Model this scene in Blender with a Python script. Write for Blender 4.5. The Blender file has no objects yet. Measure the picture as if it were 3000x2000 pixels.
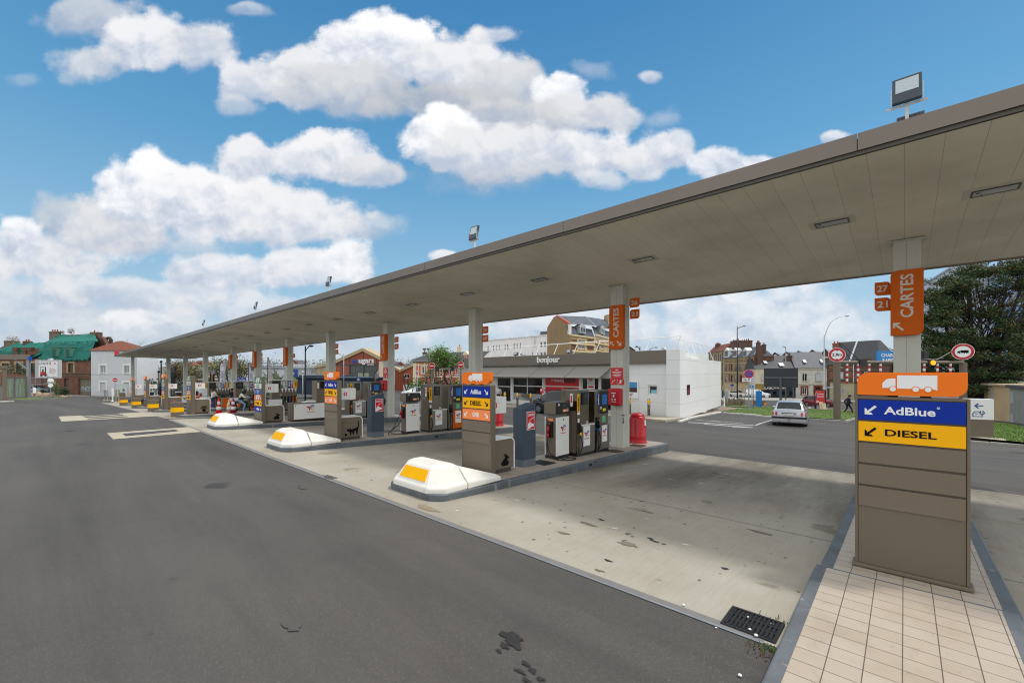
import bpy,bmesh,math,random
from math import sin,cos,pi,sqrt,atan2,radians
from mathutils import Vector,Matrix
random.seed(7)
SC=bpy.context.scene
COL=SC.collection
F,YAW,HZ,CH=1262.3,0.7387,1090.2,2.6
SY,CY=sin(YAW),cos(YAW)
def lerp(a,b,t):return a+(b-a)*t
def clamp(x,a,b):return max(a,min(b,x))
def sstep(a,b,x):
 t=clamp((x-a)/(b-a),0,1);return t*t*(3-2*t)
def world(px,d):
 r=(px-1500)/F*d
 return CY*r-SY*d,SY*r+CY*d
def zat(py,d):return CH-(py-HZ)/F*d
def at(px,py,d):
 x,y=world(px,d);return Vector((x,y,zat(py,d)))
def gz(x,y):
 gx=-0.0022*max(x,-30)
 if x<-30:gx+=0.0245*max(x+30,-78)*sstep(-6,3,y)
 gy=-0.045*(clamp(y,4.69,17)-4.69)
 if y>30:gy-=(.031*(min(y,47)-30)+.05*max(0,min(y,76)-47)+.028*max(0,min(y,92)-76))*sstep(-60,-25,x)
 return gx+gy
def gnd(px,py,dz=0.0):
 lo,hi=0.5,400
 for _ in range(60):
  m=(lo+hi)/2;x,y=world(px,m)
  if zat(py,m)>gz(x,y)+dz:lo=m
  else:hi=m
 x,y=world(px,lo);return Vector((x,y,gz(x,y)+dz))
def dep(p):return-SY*p[0]+CY*p[1]
def xat(px,Y):
 t=(px-1500)/F;return Y*(CY*t-SY)/(SY*t+CY)
def yat(px,X):
 t=(px-1500)/F;return X*(SY*t+CY)/(CY*t-SY)
def ppx(x,y):return 1500+F*(CY*x+SY*y)/(-SY*x+CY*y)
class MB:
 def __init__(s):s.v=[];s.f=[];s.m=[]
 def add(s,vs,fs,mi=0):
  o=len(s.v);s.v+=[tuple(p)for p in vs]
  for f in fs:s.f.append(tuple(i+o for i in f));s.m.append(mi)
  return s
 def box(s,x0,x1,y0,y1,z0,z1,mi=0):
  if x0>x1:x0,x1=x1,x0
  if y0>y1:y0,y1=y1,y0
  if z0>z1:z0,z1=z1,z0
  return s.add([(x0,y0,z0),(x1,y0,z0),(x1,y1,z0),(x0,y1,z0),(x0,y0,z1),(x1,y0,z1),(x1,y1,z1),(x0,y1,z1)],[(0,3,2,1),(4,5,6,7),(0,1,5,4),(1,2,6,5),(2,3,7,6),(3,0,4,7)],mi)
 def quad(s,a,b,c,d,mi=0):return s.add([a,b,c,d],[(0,1,2,3)],mi)
 def tri(s,a,b,c,mi=0):return s.add([a,b,c],[(0,1,2)],mi)
 def cyl(s,a,b,r,r2=None,n=12,mi=0,cap=True):
  a=Vector(a);b=Vector(b);r2=r if r2 is None else r2
  d=(b-a).normalized();u=d.orthogonal().normalized();w=d.cross(u)
  vs=[a+(u*cos(2*pi*k/n)+w*sin(2*pi*k/n))*r for k in range(n)]+[b+(u*cos(2*pi*k/n)+w*sin(2*pi*k/n))*r2 for k in range(n)]
  fs=[(k,(k+1)%n,n+(k+1)%n,n+k)for k in range(n)]
  if cap:fs+=[tuple(range(n-1,-1,-1)),tuple(range(n,2*n))]
  return s.add(vs,fs,mi)
 def tube(s,pts,r,n=8,mi=0,r2=None):
  P=[Vector(p)for p in pts];vs=[];fs=[]
  u=(P[1]-P[0]).orthogonal().normalized()
  for i,p in enumerate(P):
   d=(P[min(i+1,len(P)-1)]-P[max(i-1,0)]).normalized()
   u=(u-d*u.dot(d)).normalized();w=d.cross(u)
   rr=r if r2 is None else lerp(r,r2,i/(len(P)-1))
   vs+=[p+(u*cos(2*pi*k/n)+w*sin(2*pi*k/n))*rr for k in range(n)]
  for i in range(len(P)-1):
   for k in range(n):fs.append((i*n+k,i*n+(k+1)%n,(i+1)*n+(k+1)%n,(i+1)*n+k))
  fs+=[tuple(range(n-1,-1,-1)),tuple(range((len(P)-1)*n,len(P)*n))]
  return s.add(vs,fs,mi)
 def lathe(s,prof,n=20,c=(0,0,0),mi=0,a0=0,sx=1,sy=1):
  vs=[];fs=[]
  for r,z in prof:vs+=[(c[0]+sx*r*cos(2*pi*k/n+a0),c[1]+sy*r*sin(2*pi*k/n+a0),c[2]+z)for k in range(n)]
  for i in range(len(prof)-1):
   for k in range(n):fs.append((i*n+k,i*n+(k+1)%n,(i+1)*n+(k+1)%n,(i+1)*n+k))
  fs+=[tuple(range(n-1,-1,-1)),tuple(range((len(prof)-1)*n,len(prof)*n))]
  return s.add(vs,fs,mi)
 def prism(s,poly,lo,hi,axis='y',mi=0):
  n=len(poly)
  g={'y':lambda p,h:(p[0],h,p[1]),'x':lambda p,h:(h,p[0],p[1]),'z':lambda p,h:(p[0],p[1],h)}[axis]
  ar=sum(poly[i][0]*poly[(i+1)%n][1]-poly[(i+1)%n][0]*poly[i][1]for i in range(n))
  if(ar<0)!=(axis=='y'):poly=poly[::-1]
  vs=[g(p,lo)for p in poly]+[g(p,hi)for p in poly]
  fs=[tuple(range(n-1,-1,-1)),tuple(range(n,2*n))]+[(k,(k+1)%n,n+(k+1)%n,n+k)for k in range(n)]
  return s.add(vs,fs,mi)
 def build(s,name,mats,parent=None,loc=None,rz=0,bevel=0,smooth=False,seg=2,rot=None):
  me=bpy.data.meshes.new(name)
  me.from_pydata(s.v,[],s.f)
  if not isinstance(mats,(list,tuple)):mats=[mats]
  for m in mats:me.materials.append(m)
  me.polygons.foreach_set('material_index',s.m)
  if smooth:me.polygons.foreach_set('use_smooth',[True]*len(s.f))
  me.update()
  o=bpy.data.objects.new(name,me);COL.objects.link(o)
  if parent:o.parent=parent
  if loc:o.location=loc
  if rot:o.rotation_euler=rot
  elif rz:o.rotation_euler=(0,0,rz)
  if bevel:
   b=o.modifiers.new('bevel','BEVEL');b.width=bevel;b.segments=seg;b.limit_method='ANGLE';b.angle_limit=radians(40)
  return o
def smooth_angle(o,a=40):
 me=o.data
 me.polygons.foreach_set('use_smooth',[True]*len(me.polygons))
 try:me.set_sharp_from_angle(angle=radians(a))
 except Exception:pass
 return o
def tag(o,label=None,cat=None,group=None,kind=None):
 if label:o['label']=label
 if cat:o['category']=cat
 if group:o['group']=group
 if kind:o['kind']=kind
 return o
def thing(name,label,cat,loc=(0,0,0),rz=0,group=None):
 o=bpy.data.objects.new(name,None);COL.objects.link(o);o.empty_display_size=.2
 o.location=loc;o.rotation_euler=(0,0,rz)
 return tag(o,label,cat,group)
def struct(o):o['kind']='structure';return o
def copy_tree(o,parent=None):
 c=o.copy();COL.objects.link(c)
 if parent:c.parent=parent
 for ch in[x for x in KIDS.get(o.name,[])]:copy_tree(ch,c)
 return c
KIDS={}
def index_kids(root):
 KIDS.clear()
 for o in bpy.data.objects:
  if o.parent:KIDS.setdefault(o.parent.name,[]).append(o)
def lin(c):return tuple((x/255/12.92 if x/255<=.04045 else((x/255+.055)/1.055)**2.4)for x in c)+(1,)
MATS={}
def nd(nt,t,loc=(0,0),**kw):
 n=nt.nodes.new(t)
 for k,v in kw.items():setattr(n,k,v)
 return n
def base(name):
 m=bpy.data.materials.new(name);m.use_nodes=True
 return m,m.node_tree,m.node_tree.nodes['Principled BSDF']
def M(name,rgb,rough=.55,metal=0,var=.1,scale=2.5,bump=0,bscale=40,spec=.5,coat=0,dirt=0,emit=0,coord='Object',streak=1):
 if name in MATS:return MATS[name]
 m,nt,b=base(name);L=nt.links.new
 tc=nd(nt,'ShaderNodeTexCoord');mp=nd(nt,'ShaderNodeMapping');L(tc.outputs[coord],mp.inputs[0])
 mp.inputs['Scale'].default_value=(streak,streak,1)
 n1=nd(nt,'ShaderNodeTexNoise');n1.inputs['Scale'].default_value=scale;n1.inputs['Detail'].default_value=5;L(mp.outputs[0],n1.inputs[0])
 mx=nd(nt,'ShaderNodeMix',data_type='RGBA')
 c=lin(rgb);mx.inputs[6].default_value=tuple(x*(1-var)for x in c[:3])+(1,);mx.inputs[7].default_value=tuple(min(1,x*(1+var))for x in c[:3])+(1,)
 L(n1.outputs[0],mx.inputs[0]);out=mx.outputs[2]
 if dirt:
  n2=nd(nt,'ShaderNodeTexNoise');n2.inputs['Scale'].default_value=scale*.7;n2.inputs['Detail'].default_value=8;n2.inputs['Roughness'].default_value=.65;L(mp.outputs[0],n2.inputs[0])
  cr=nd(nt,'ShaderNodeValToRGB');cr.color_ramp.elements[0].position=.5;cr.color_ramp.elements[1].position=.72
  cr.color_ramp.elements[1].color=(dirt,dirt,dirt,1);L(n2.outputs[0],cr.inputs[0])
  m2=nd(nt,'ShaderNodeMix',data_type='RGBA');L(cr.outputs[0],m2.inputs[0]);L(out,m2.inputs[6]);m2.inputs[7].default_value=(.09,.075,.055,1);out=m2.outputs[2]
 L(out,b.inputs['Base Color'])
 b.inputs['Metallic'].default_value=metal;b.inputs['Specular IOR Level'].default_value=spec;b.inputs['Coat Weight'].default_value=coat;b.inputs['Coat Roughness'].default_value=.08
 mr=nd(nt,'ShaderNodeMapRange');mr.inputs[3].default_value=max(.02,rough-.08);mr.inputs[4].default_value=min(1,rough+.08);L(n1.outputs[0],mr.inputs[0]);L(mr.outputs[0],b.inputs['Roughness'])
 if bump:
  n3=nd(nt,'ShaderNodeTexNoise');n3.inputs['Scale'].default_value=bscale;n3.inputs['Detail'].default_value=4;L(tc.outputs[coord],n3.inputs[0])
  bp=nd(nt,'ShaderNodeBump');bp.inputs['Strength'].default_value=bump;bp.inputs['Distance'].default_value=.02;L(n3.outputs[0],bp.inputs['Height']);L(bp.outputs[0],b.inputs['Normal'])
 if emit:b.inputs['Emission Color'].default_value=c;b.inputs['Emission Strength'].default_value=emit
 MATS[name]=m;return m
def brick(name,c1,c2,mort,bw=.22,bh=.075,ms=.012,off=.5,var=.25,bump=.3,coord='Object',rough=.85,dirtc=(.05,.04,.03),dirt=.35,dscale=.8,plane='xz',streak=1):
 if name in MATS:return MATS[name]
 m,nt,b=base(name);L=nt.links.new
 tc=nd(nt,'ShaderNodeTexCoord');sp=nd(nt,'ShaderNodeSeparateXYZ');L(tc.outputs[coord],sp.inputs[0])
 cb=nd(nt,'ShaderNodeCombineXYZ')
 if plane=='xz':
  ad=nd(nt,'ShaderNodeMath',operation='ADD');L(sp.outputs[0],ad.inputs[0]);L(sp.outputs[1],ad.inputs[1]);L(ad.outputs[0],cb.inputs[0]);L(sp.outputs[2],cb.inputs[1])
 elif plane=='xy':L(sp.outputs[0],cb.inputs[0]);L(sp.outputs[1],cb.inputs[1])
 elif plane=='yx':L(sp.outputs[1],cb.inputs[0]);L(sp.outputs[0],cb.inputs[1])
 bt=nd(nt,'ShaderNodeTexBrick');L(cb.outputs[0],bt.inputs[0]);bt.offset=off;bt.offset_frequency=2
 bt.inputs['Color1'].default_value=lin(c1);bt.inputs['Color2'].default_value=lin(c2);bt.inputs['Mortar'].default_value=lin(mort)
 bt.inputs['Scale'].default_value=1;bt.inputs['Mortar Size'].default_value=ms;bt.inputs['Brick Width'].default_value=bw;bt.inputs['Row Height'].default_value=bh;bt.inputs['Mortar Smooth'].default_value=.1
 n1=nd(nt,'ShaderNodeTexNoise');n1.inputs['Scale'].default_value=dscale;n1.inputs['Detail'].default_value=8;n1.inputs['Roughness'].default_value=.65
 mp=nd(nt,'ShaderNodeMapping');mp.inputs['Scale'].default_value=(streak,streak,1);L(tc.outputs[coord],mp.inputs[0]);L(mp.outputs[0],n1.inputs[0])
 cr=nd(nt,'ShaderNodeValToRGB');cr.color_ramp.elements[0].position=.42;cr.color_ramp.elements[1].position=.75;cr.color_ramp.elements[1].color=(dirt,dirt,dirt,1);L(n1.outputs[0],cr.inputs[0])
 mx=nd(nt,'ShaderNodeMix',data_type='RGBA');L(cr.outputs[0],mx.inputs[0]);L(bt.outputs[0],mx.inputs[6]);mx.inputs[7].default_value=tuple(dirtc)+(1,)
 L(mx.outputs[2],b.inputs['Base Color']);b.inputs['Roughness'].default_value=rough
 if bump:
  bp=nd(nt,'ShaderNodeBump');bp.inputs['Strength'].default_value=bump;bp.inputs['Distance'].default_value=.01;bp.invert=True;L(bt.outputs[1],bp.inputs['Height']);L(bp.outputs[0],b.inputs['Normal'])
 MATS[name]=m;return m
def glass(name,rgb=(20,24,26),rough=.04):
 if name in MATS:return MATS[name]
 m,nt,b=base(name);L=nt.links.new
 tc=nd(nt,'ShaderNodeTexCoord');n=nd(nt,'ShaderNodeTexNoise');n.inputs['Scale'].default_value=.9;n.inputs['Detail'].default_value=3;L(tc.outputs['Object'],n.inputs[0])
 mx=nd(nt,'ShaderNodeMix',data_type='RGBA');c=lin(rgb);mx.inputs[6].default_value=tuple(x*.5 for x in c[:3])+(1,);mx.inputs[7].default_value=tuple(x*1.5 for x in c[:3])+(1,)
 L(n.outputs[0],mx.inputs[0]);L(mx.outputs[2],b.inputs['Base Color']);b.inputs['Roughness'].default_value=rough;b.inputs['Specular IOR Level'].default_value=.7
 MATS[name]=m;return m
TAUPE=M('taupe_paint',(110,99,85),.45,.15,.06,1.3,spec=.4,dirt=.14)
TAUPE_P=M('taupe_panel',(115,103,89),.48,.12,.06,1.3,spec=.4,dirt=.1)
FASCIA=M('fascia_sheet',(122,111,101),.45,.25,.06,.6,dirt=.12)
WHITE=M('white_paint',(226,226,222),.4,0,.03,2)
WHITE_P=M('white_plastic',(222,219,211),.42,0,.04,2.2,.1,6,dirt=.24)
STEEL=M('brushed_steel',(150,144,130),.14,1,.2,3)
STEEL_D=M('dull_steel',(140,138,132),.35,1,.12,3)
GALV=M('galvanised_steel',(150,156,162),.5,.6,.1,4)
BLACK=M('black_plastic',(18,18,19),.38,0,.15,4)
DARK=M('dark_recess',(10,10,10),.8)
RUBBER=M('black_rubber',(22,22,22),.6,0,.2,6)
ORANGE=M('orange_sign',(240,118,22),.5,0,.03,2,spec=.25)
ORANGE_D=M('orange_board',(204,92,0),.55,0,.05,2,spec=.2)
PEACH=M('peach_sign',(244,140,80),.5,0,.03,2,spec=.25)
BLUE=M('adblue_sign',(4,46,150),.5,0,.04,2,spec=.2)
YELLOW=M('diesel_sign',(246,178,4),.5,0,.03,2,spec=.2)
BAND=M('yellow_band',(246,180,0),.6,0,.06,3,spec=.1,dirt=.08)
SIGNW=M('sign_white',(232,232,230),.45,0,.02,3)
INK=M('sign_black',(9,9,9),.6,spec=.15)
RED=M('red_paint',(190,16,26),.35,0,.06,2)
REDSIGN=M('red_sign',(206,20,36),.4,0,.05,3)
CRIMSON=M('red_bin_plastic',(176,12,26),.36,0,.06,2)
SLATEB=M('slate_blue_paint',(58,70,84),.48,0,.05,2)
SLATEG=M('slate_grey_foot',(96,104,112),.5,0,.05,3)
COLUMN=M('column_paint',(196,197,186),.5,0,.05,1.2,dirt=.16)
GREEN=M('fuel_green',(8,130,72),.42)
GREENL=M('pale_green',(150,196,90),.5)
SKYBLUE=M('screen_blue',(24,110,190),.15,0,.3,9)
GLASS=glass('window_glass');GLASSB=glass('blue_glass',(46,60,66));GLASSD=glass('dark_glass',(8,9,10),.08)
CURTAIN=M('net_curtain',(150,158,156),.9,0,.25,6)
GREYL=M('light_grey_paint',(176,178,178),.5)
POSTGREY=M('post_grey',(140,146,152),.5,.3)
BLACKPOST=M('black_post',(24,26,30),.4)
TXT={}
def prep_text(strings):
 tmp=[]
 for s in strings:
  cu=bpy.data.curves.new('t','FONT');cu.body=s;cu.size=1;cu.align_x='LEFT';cu.offset=.022;cu.resolution_u=3;cu.fill_mode='BOTH';cu.extrude=.02
  o=bpy.data.objects.new('t',cu);COL.objects.link(o);tmp.append((s,o,cu))
 bpy.context.view_layer.update();dg=bpy.context.evaluated_depsgraph_get()
 for s,o,cu in tmp:
  me=bpy.data.meshes.new_from_object(o.evaluated_get(dg))
  vs=[tuple(v.co)for v in me.vertices];fs=[tuple(p.vertices)for p in me.polygons]
  x0=min(v[0]for v in vs);x1=max(v[0]for v in vs);y0=min(v[1]for v in vs);y1=max(v[1]for v in vs)
  TXT[s]=([(v[0]-x0,v[1]-y0,v[2])for v in vs],fs,x1-x0,y1-y0)
  bpy.data.objects.remove(o);bpy.data.curves.remove(cu);bpy.data.meshes.remove(me)
def letters(mb,s,cx,cz,w=None,h=None,y=0,thick=.004,mi=0,vert=False):
 vs,fs,tw,th=TXT[s]
 sx=(w/tw)if w else h/th
 sz=(h/th)if h else sx
 out=[]
 for x,z,d in vs:
  X=(x-tw/2)*sx;Z=(z-th/2)*sz
  if vert:X,Z=-Z,X
  out.append((cx+X,y-thick if d>0 else y,cz+Z))
 return mb.add(out,fs,mi)
def turned(mb,rz,loc=(0,0,0)):
 c,s=cos(rz),sin(rz)
 mb.v=[(c*x-s*y+loc[0],s*x+c*y+loc[1],z+loc[2])for x,y,z in mb.v]
 return mb
prep_text(['AdBlue','DIESEL','GNR','CARTES','27','26','24','22','21','20','18','17','16','14','12','10','8','6','bonjour','ugars','m','INDUSTRIE','LOUTZ','TotalEnergies','LAVAGE','FRANCE','EN','2,8m','SAUF','CHARGE','RAPIDE','SP 95','E10','SP 98','excellium','SP 95-E10','Sans Plomb','95','98','Aire','Services','Dac','1','POUR','PHOF','®','On roule','pour','la Coupe','du Monde','de Rugby','France','2023','des','C C C','BONNE','ROUTE','Bienvenue chez','R'])
ARROW=[(-.5,-.5),(.18,-.5),(.06,-.3),(-.16,-.3),(.5,.34),(.34,.5),(-.3,-.14),(-.3,.06),(-.5,.2)]
def arrow(mb,cx,cz,s,right=False,y=0,t=.004,mi=0,up=False):
 P=[((-x if right else x)*s+cx,(-z if up else z)*s+cz)for x,z in ARROW]
 return mb.prism(P,y-t,y,'y',mi)
def disc(mb,cx,cz,r,y0,y1,n=24,mi=0,sx=1):
 return mb.prism([(cx+sx*r*cos(2*pi*k/n),cz+r*sin(2*pi*k/n))for k in range(n)],y0,y1,'y',mi)
def ring(mb,cx,cz,r0,r1,a0,a1,y0,y1,mi=0,n=16):
 P=[(cx+r1*cos(lerp(a0,a1,k/n)),cz+r1*sin(lerp(a0,a1,k/n)))for k in range(n+1)]+[(cx+r0*cos(lerp(a1,a0,k/n)),cz+r0*sin(lerp(a1,a0,k/n)))for k in range(n+1)]
 return mb.prism(P,y0,y1,'y',mi)
LOGO_M=[M('logo_red',(214,24,40),.4),M('logo_blue',(22,84,170),.4),M('logo_sky',(60,170,214),.4),M('logo_green',(120,190,70),.4),M('logo_yellow',(246,196,30),.4)]
def logo(mb,cx,cz,s,y,text=True):
 t=.003
 mb.prism([(cx-.5*s,cz+.22*s),(cx-.46*s,cz+.02*s),(cx+.22*s,cz+.0*s),(cx+.3*s,cz+.14*s)],y-t,y,'y',0)
 mb.prism([(cx-.3*s,cz+.04*s),(cx-.12*s,cz+.04*s),(cx-.02*s,cz-.3*s),(cx-.18*s,cz-.3*s)],y-t,y,'y',0)
 ring(mb,cx+.22*s,cz+.06*s,.17*s,.3*s,radians(20),radians(120),y-t*1.6,y-t*.2,1)
 ring(mb,cx+.22*s,cz+.06*s,.17*s,.3*s,radians(120),radians(215),y-t*1.6,y-t*.2,2)
 ring(mb,cx+.22*s,cz+.06*s,.17*s,.3*s,radians(215),radians(265),y-t*1.6,y-t*.2,3)
 ring(mb,cx+.22*s,cz+.06*s,.17*s,.3*s,radians(265),radians(315),y-t*1.6,y-t*.2,4)
 if text:letters(mb,'TotalEnergies',cx,cz-.52*s,w=1.0*s,y=y,thick=t,mi=0)
 return mb
def rrect(x0,x1,z0,z1,r,corners='tl,tr,bl,br',n=6):
 P=[]
 for nm,cx,cz,a in(('bl',x0,z0,pi),('br',x1,z0,1.5*pi),('tr',x1,z1,0),('tl',x0,z1,.5*pi)):
  if nm in corners:
   ox=x0+r if nm[1]=='l' else x1-r;oz=z0+r if nm[0]=='b' else z1-r
   P+=[(ox+r*cos(a+k/n*pi/2),oz+r*sin(a+k/n*pi/2))for k in range(n+1)]
  else:P.append((cx,cz))
 return P
def truck_icon(mb,cx,cz,s,y,mi=0,t=.004,gap=None):
 h=s
 mb.prism([(cx-.22*h,cz-.11*h),(cx-.22*h,cz+.22*h),(cx+.5*h,cz+.22*h),(cx+.5*h,cz-.14*h),(cx+.4*h,cz-.11*h)],y-t,y,'y',mi)
 mb.prism([(cx-.5*h,cz-.1*h),(cx-.5*h,cz+.02*h),(cx-.42*h,cz+.12*h),(cx-.34*h,cz+.14*h),(cx-.25*h,cz+.14*h),(cx-.25*h,cz-.1*h)],y-t,y,'y',mi)
 for wx in(-.3,.12,.34):
  if gap is not None:disc(mb,cx+wx*h,cz-.125*h,.075*h,y-t*1.4,y-t*.3,18,gap)
  disc(mb,cx+wx*h,cz-.125*h,.058*h,y-t*1.9,y-t*.3,18,mi)
 return mb
def ground_mat(kind):
 m,nt,b=base(kind);L=nt.links.new
 tc=nd(nt,'ShaderNodeTexCoord');P=tc.outputs['Object']
 def noise(sc,det=4,rough=.55,vec=None,dist=0):
  n=nd(nt,'ShaderNodeTexNoise');n.inputs['Scale'].default_value=sc;n.inputs['Detail'].default_value=det;n.inputs['Roughness'].default_value=rough;n.inputs['Distortion'].default_value=dist;L(vec or P,n.inputs[0]);return n.outputs[0]
 def ramp(x,p0,p1,c0=(0,0,0,1),c1=(1,1,1,1)):
  r=nd(nt,'ShaderNodeValToRGB');r.color_ramp.elements[0].position=p0;r.color_ramp.elements[1].position=p1;r.color_ramp.elements[0].color=c0;r.color_ramp.elements[1].color=c1;L(x,r.inputs[0]);return r.outputs[0]
 def mix(f,a,c,bl='MIX'):
  x=nd(nt,'ShaderNodeMix',data_type='RGBA',blend_type=bl)
  for i,v in((0,f),(6,a),(7,c)):
   if hasattr(v,'is_linked'):L(v,x.inputs[i])
   else:x.inputs[i].default_value=v
  return x.outputs[2]
 def mapv(sx,sy,sz=1):
  mp=nd(nt,'ShaderNodeMapping');mp.inputs['Scale'].default_value=(sx,sy,sz);L(P,mp.inputs[0]);return mp.outputs[0]
 def dots(sc,thr,seed):
  v=nd(nt,'ShaderNodeTexVoronoi');v.inputs['Scale'].default_value=sc;mp=nd(nt,'ShaderNodeMapping');mp.inputs['Location'].default_value=(seed,seed*.7,0)
  nz=nd(nt,'ShaderNodeTexNoise');nz.inputs['Scale'].default_value=sc*2.2;nz.inputs['Detail'].default_value=4;L(P,nz.inputs[0])
  ad=nd(nt,'ShaderNodeVectorMath',operation='MULTIPLY_ADD');L(nz.outputs[1],ad.inputs[0]);ad.inputs[1].default_value=(.5/sc,)*3;L(P,ad.inputs[2]);L(ad.outputs[0],mp.inputs[0]);L(mp.outputs[0],v.inputs[0])
  sp=nd(nt,'ShaderNodeSeparateColor');L(v.outputs['Color'],sp.inputs[0])
  mu=nd(nt,'ShaderNodeMath',operation='POWER');L(sp.outputs[0],mu.inputs[0]);mu.inputs[1].default_value=3
  m2=nd(nt,'ShaderNodeMath',operation='MULTIPLY');L(mu.outputs[0],m2.inputs[0]);m2.inputs[1].default_value=thr
  s=nd(nt,'ShaderNodeMath',operation='SUBTRACT');L(m2.outputs[0],s.inputs[0]);L(v.outputs['Distance'],s.inputs[1])
  mr=nd(nt,'ShaderNodeMapRange');mr.inputs[1].default_value=0;mr.inputs[2].default_value=.06;L(s.outputs[0],mr.inputs[0]);return mr.outputs[0]
 g=lambda v:(v,v*.985,v*.965,1)
 if kind=='asphalt':
  fine=noise(120,4,.8);stone=nd(nt,'ShaderNodeTexVoronoi');stone.inputs['Scale'].default_value=165;L(P,stone.inputs[0])
  sc=nd(nt,'ShaderNodeSeparateColor');L(stone.outputs['Color'],sc.inputs[0])
  c=mix(ramp(fine,.3,.72),(.04,.0375,.035,1),(.088,.083,.078,1))
  c=mix(ramp(sc.outputs[0],.93,.99,c1=(.5,.5,.5,1)),c,(.22,.205,.19,1))
  big=noise(.16,6,.6);c=mix(ramp(big,.35,.68),c,mix(1,c,(1.3,1.28,1.24,1),'MULTIPLY'))
  tr=noise(.6,6,.65,mapv(.09,1.0),.3);c=mix(ramp(tr,.44,.66,c1=(.85,.85,.85,1)),c,mix(1,c,(.66,.66,.67,1),'MULTIPLY'))
  tr2=noise(.9,6,.65,mapv(.12,1.3),.2);c=mix(ramp(tr2,.56,.74,c1=(.7,.7,.7,1)),c,mix(1,c,(1.35,1.33,1.28,1),'MULTIPLY'))
  mid=noise(1.5,5,.65,None,.6);c=mix(ramp(mid,.55,.75,c1=(.35,.35,.35,1)),c,mix(1,c,(.72,.71,.7,1),'MULTIPLY'))
  c=mix(dots(.4,.26,3.1),c,mix(1,c,(.5,.5,.52,1),'MULTIPLY'))
  c=mix(dots(1.6,.12,9.1),c,mix(1,c,(.55,.54,.54,1),'MULTIPLY'))
  L(c,b.inputs['Base Color']);b.inputs['Roughness'].default_value=.8;b.inputs['Specular IOR Level'].default_value=.35
  bp=nd(nt,'ShaderNodeBump');bp.inputs['Strength'].default_value=.45;bp.inputs['Distance'].default_value=.008;L(fine,bp.inputs['Height']);L(bp.outputs[0],b.inputs['Normal'])
 if kind=='concrete':
  fine=noise(55,4,.7);c=mix(fine,(.31,.288,.238,1),(.42,.393,.33,1))
  big=noise(.35,7,.62);c=mix(ramp(big,.38,.66),c,mix(1,c,(.8,.78,.75,1),'MULTIPLY'))
  warm=noise(.8,5,.6,None,.5);c=mix(ramp(warm,.5,.75,c1=(.55,.55,.55,1)),c,mix(1,c,(.86,.79,.68,1),'MULTIPLY'))
  br=noise(1.0,3,.6,mapv(22,1.4));c=mix(ramp(br,.4,.7,c1=(.5,.5,.5,1)),c,mix(1,c,(.84,.83,.81,1),'MULTIPLY'))
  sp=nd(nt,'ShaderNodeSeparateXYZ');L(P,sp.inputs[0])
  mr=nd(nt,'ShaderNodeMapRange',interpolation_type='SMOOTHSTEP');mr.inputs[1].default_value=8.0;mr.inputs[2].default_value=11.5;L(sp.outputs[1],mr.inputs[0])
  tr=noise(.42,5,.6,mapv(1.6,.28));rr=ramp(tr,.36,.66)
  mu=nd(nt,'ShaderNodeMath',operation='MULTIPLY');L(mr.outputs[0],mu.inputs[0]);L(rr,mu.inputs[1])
  c=mix(mu.outputs[0],c,mix(1,c,(.42,.38,.34,1),'MULTIPLY'))  # streaky stains under the canopy, with its shade painted into the colour too
  c=mix(dots(1.0,.34,1.7),c,mix(1,c,(.68,.66,.62,1),'MULTIPLY'))
  c=mix(dots(2.6,.2,5.2),c,mix(1,c,(.3,.28,.26,1),'MULTIPLY'))
  c=mix(dots(6,.24,8.4),c,mix(1,c,(.36,.34,.31,1),'MULTIPLY'))
  c=mix(dots(1.3,.16,12.9),c,(.58,.57,.54,1))
  L(c,b.inputs['Base Color']);b.inputs['Roughness'].default_value=.78;b.inputs['Specular IOR Level'].default_value=.35
  bp=nd(nt,'ShaderNodeBump');bp.inputs['Strength'].default_value=.2;bp.inputs['Distance'].default_value=.006;L(fine,bp.inputs['Height']);L(bp.outputs[0],b.inputs['Normal'])
 if kind=='tiles':
  mp=nd(nt,'ShaderNodeMapping');mp.inputs['Location'].default_value=(.75,.02,0);L(P,mp.inputs[0])
  bt=nd(nt,'ShaderNodeTexBrick');bt.offset=0;L(mp.outputs[0],bt.inputs[0])
  bt.inputs['Scale'].default_value=1;bt.inputs['Brick Width'].default_value=.246;bt.inputs['Row Height'].default_value=.223;bt.inputs['Mortar Size'].default_value=.0045;bt.inputs['Mortar Smooth'].default_value=.2
  bt.inputs['Color1'].default_value=(.40,.335,.265,1);bt.inputs['Color2'].default_value=(.435,.37,.30,1);bt.inputs['Mortar'].default_value=(.10,.085,.07,1)
  c=bt.outputs[0];fine=noise(120,3,.7);c=mix(ramp(fine,.3,.8,c1=(.35,.35,.35,1)),c,mix(1,c,(.84,.82,.8,1),'MULTIPLY'))
  big=noise(1.3,7,.65);c=mix(ramp(big,.5,.74,c1=(.6,.6,.6,1)),c,mix(1,c,(.7,.64,.56,1),'MULTIPLY'))
  sm=noise(3.2,7,.7,None,1.0);c=mix(ramp(sm,.58,.75,c1=(.6,.6,.6,1)),c,mix(1,c,(.56,.5,.43,1),'MULTIPLY'))
  L(c,b.inputs['Base Color']);b.inputs['Roughness'].default_value=.5
  bp=nd(nt,'ShaderNodeBump');bp.inputs['Strength'].default_value=.5;bp.inputs['Distance'].default_value=.006;bp.invert=True;L(bt.outputs[1],bp.inputs['Height']);L(bp.outputs[0],b.inputs['Normal'])
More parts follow.
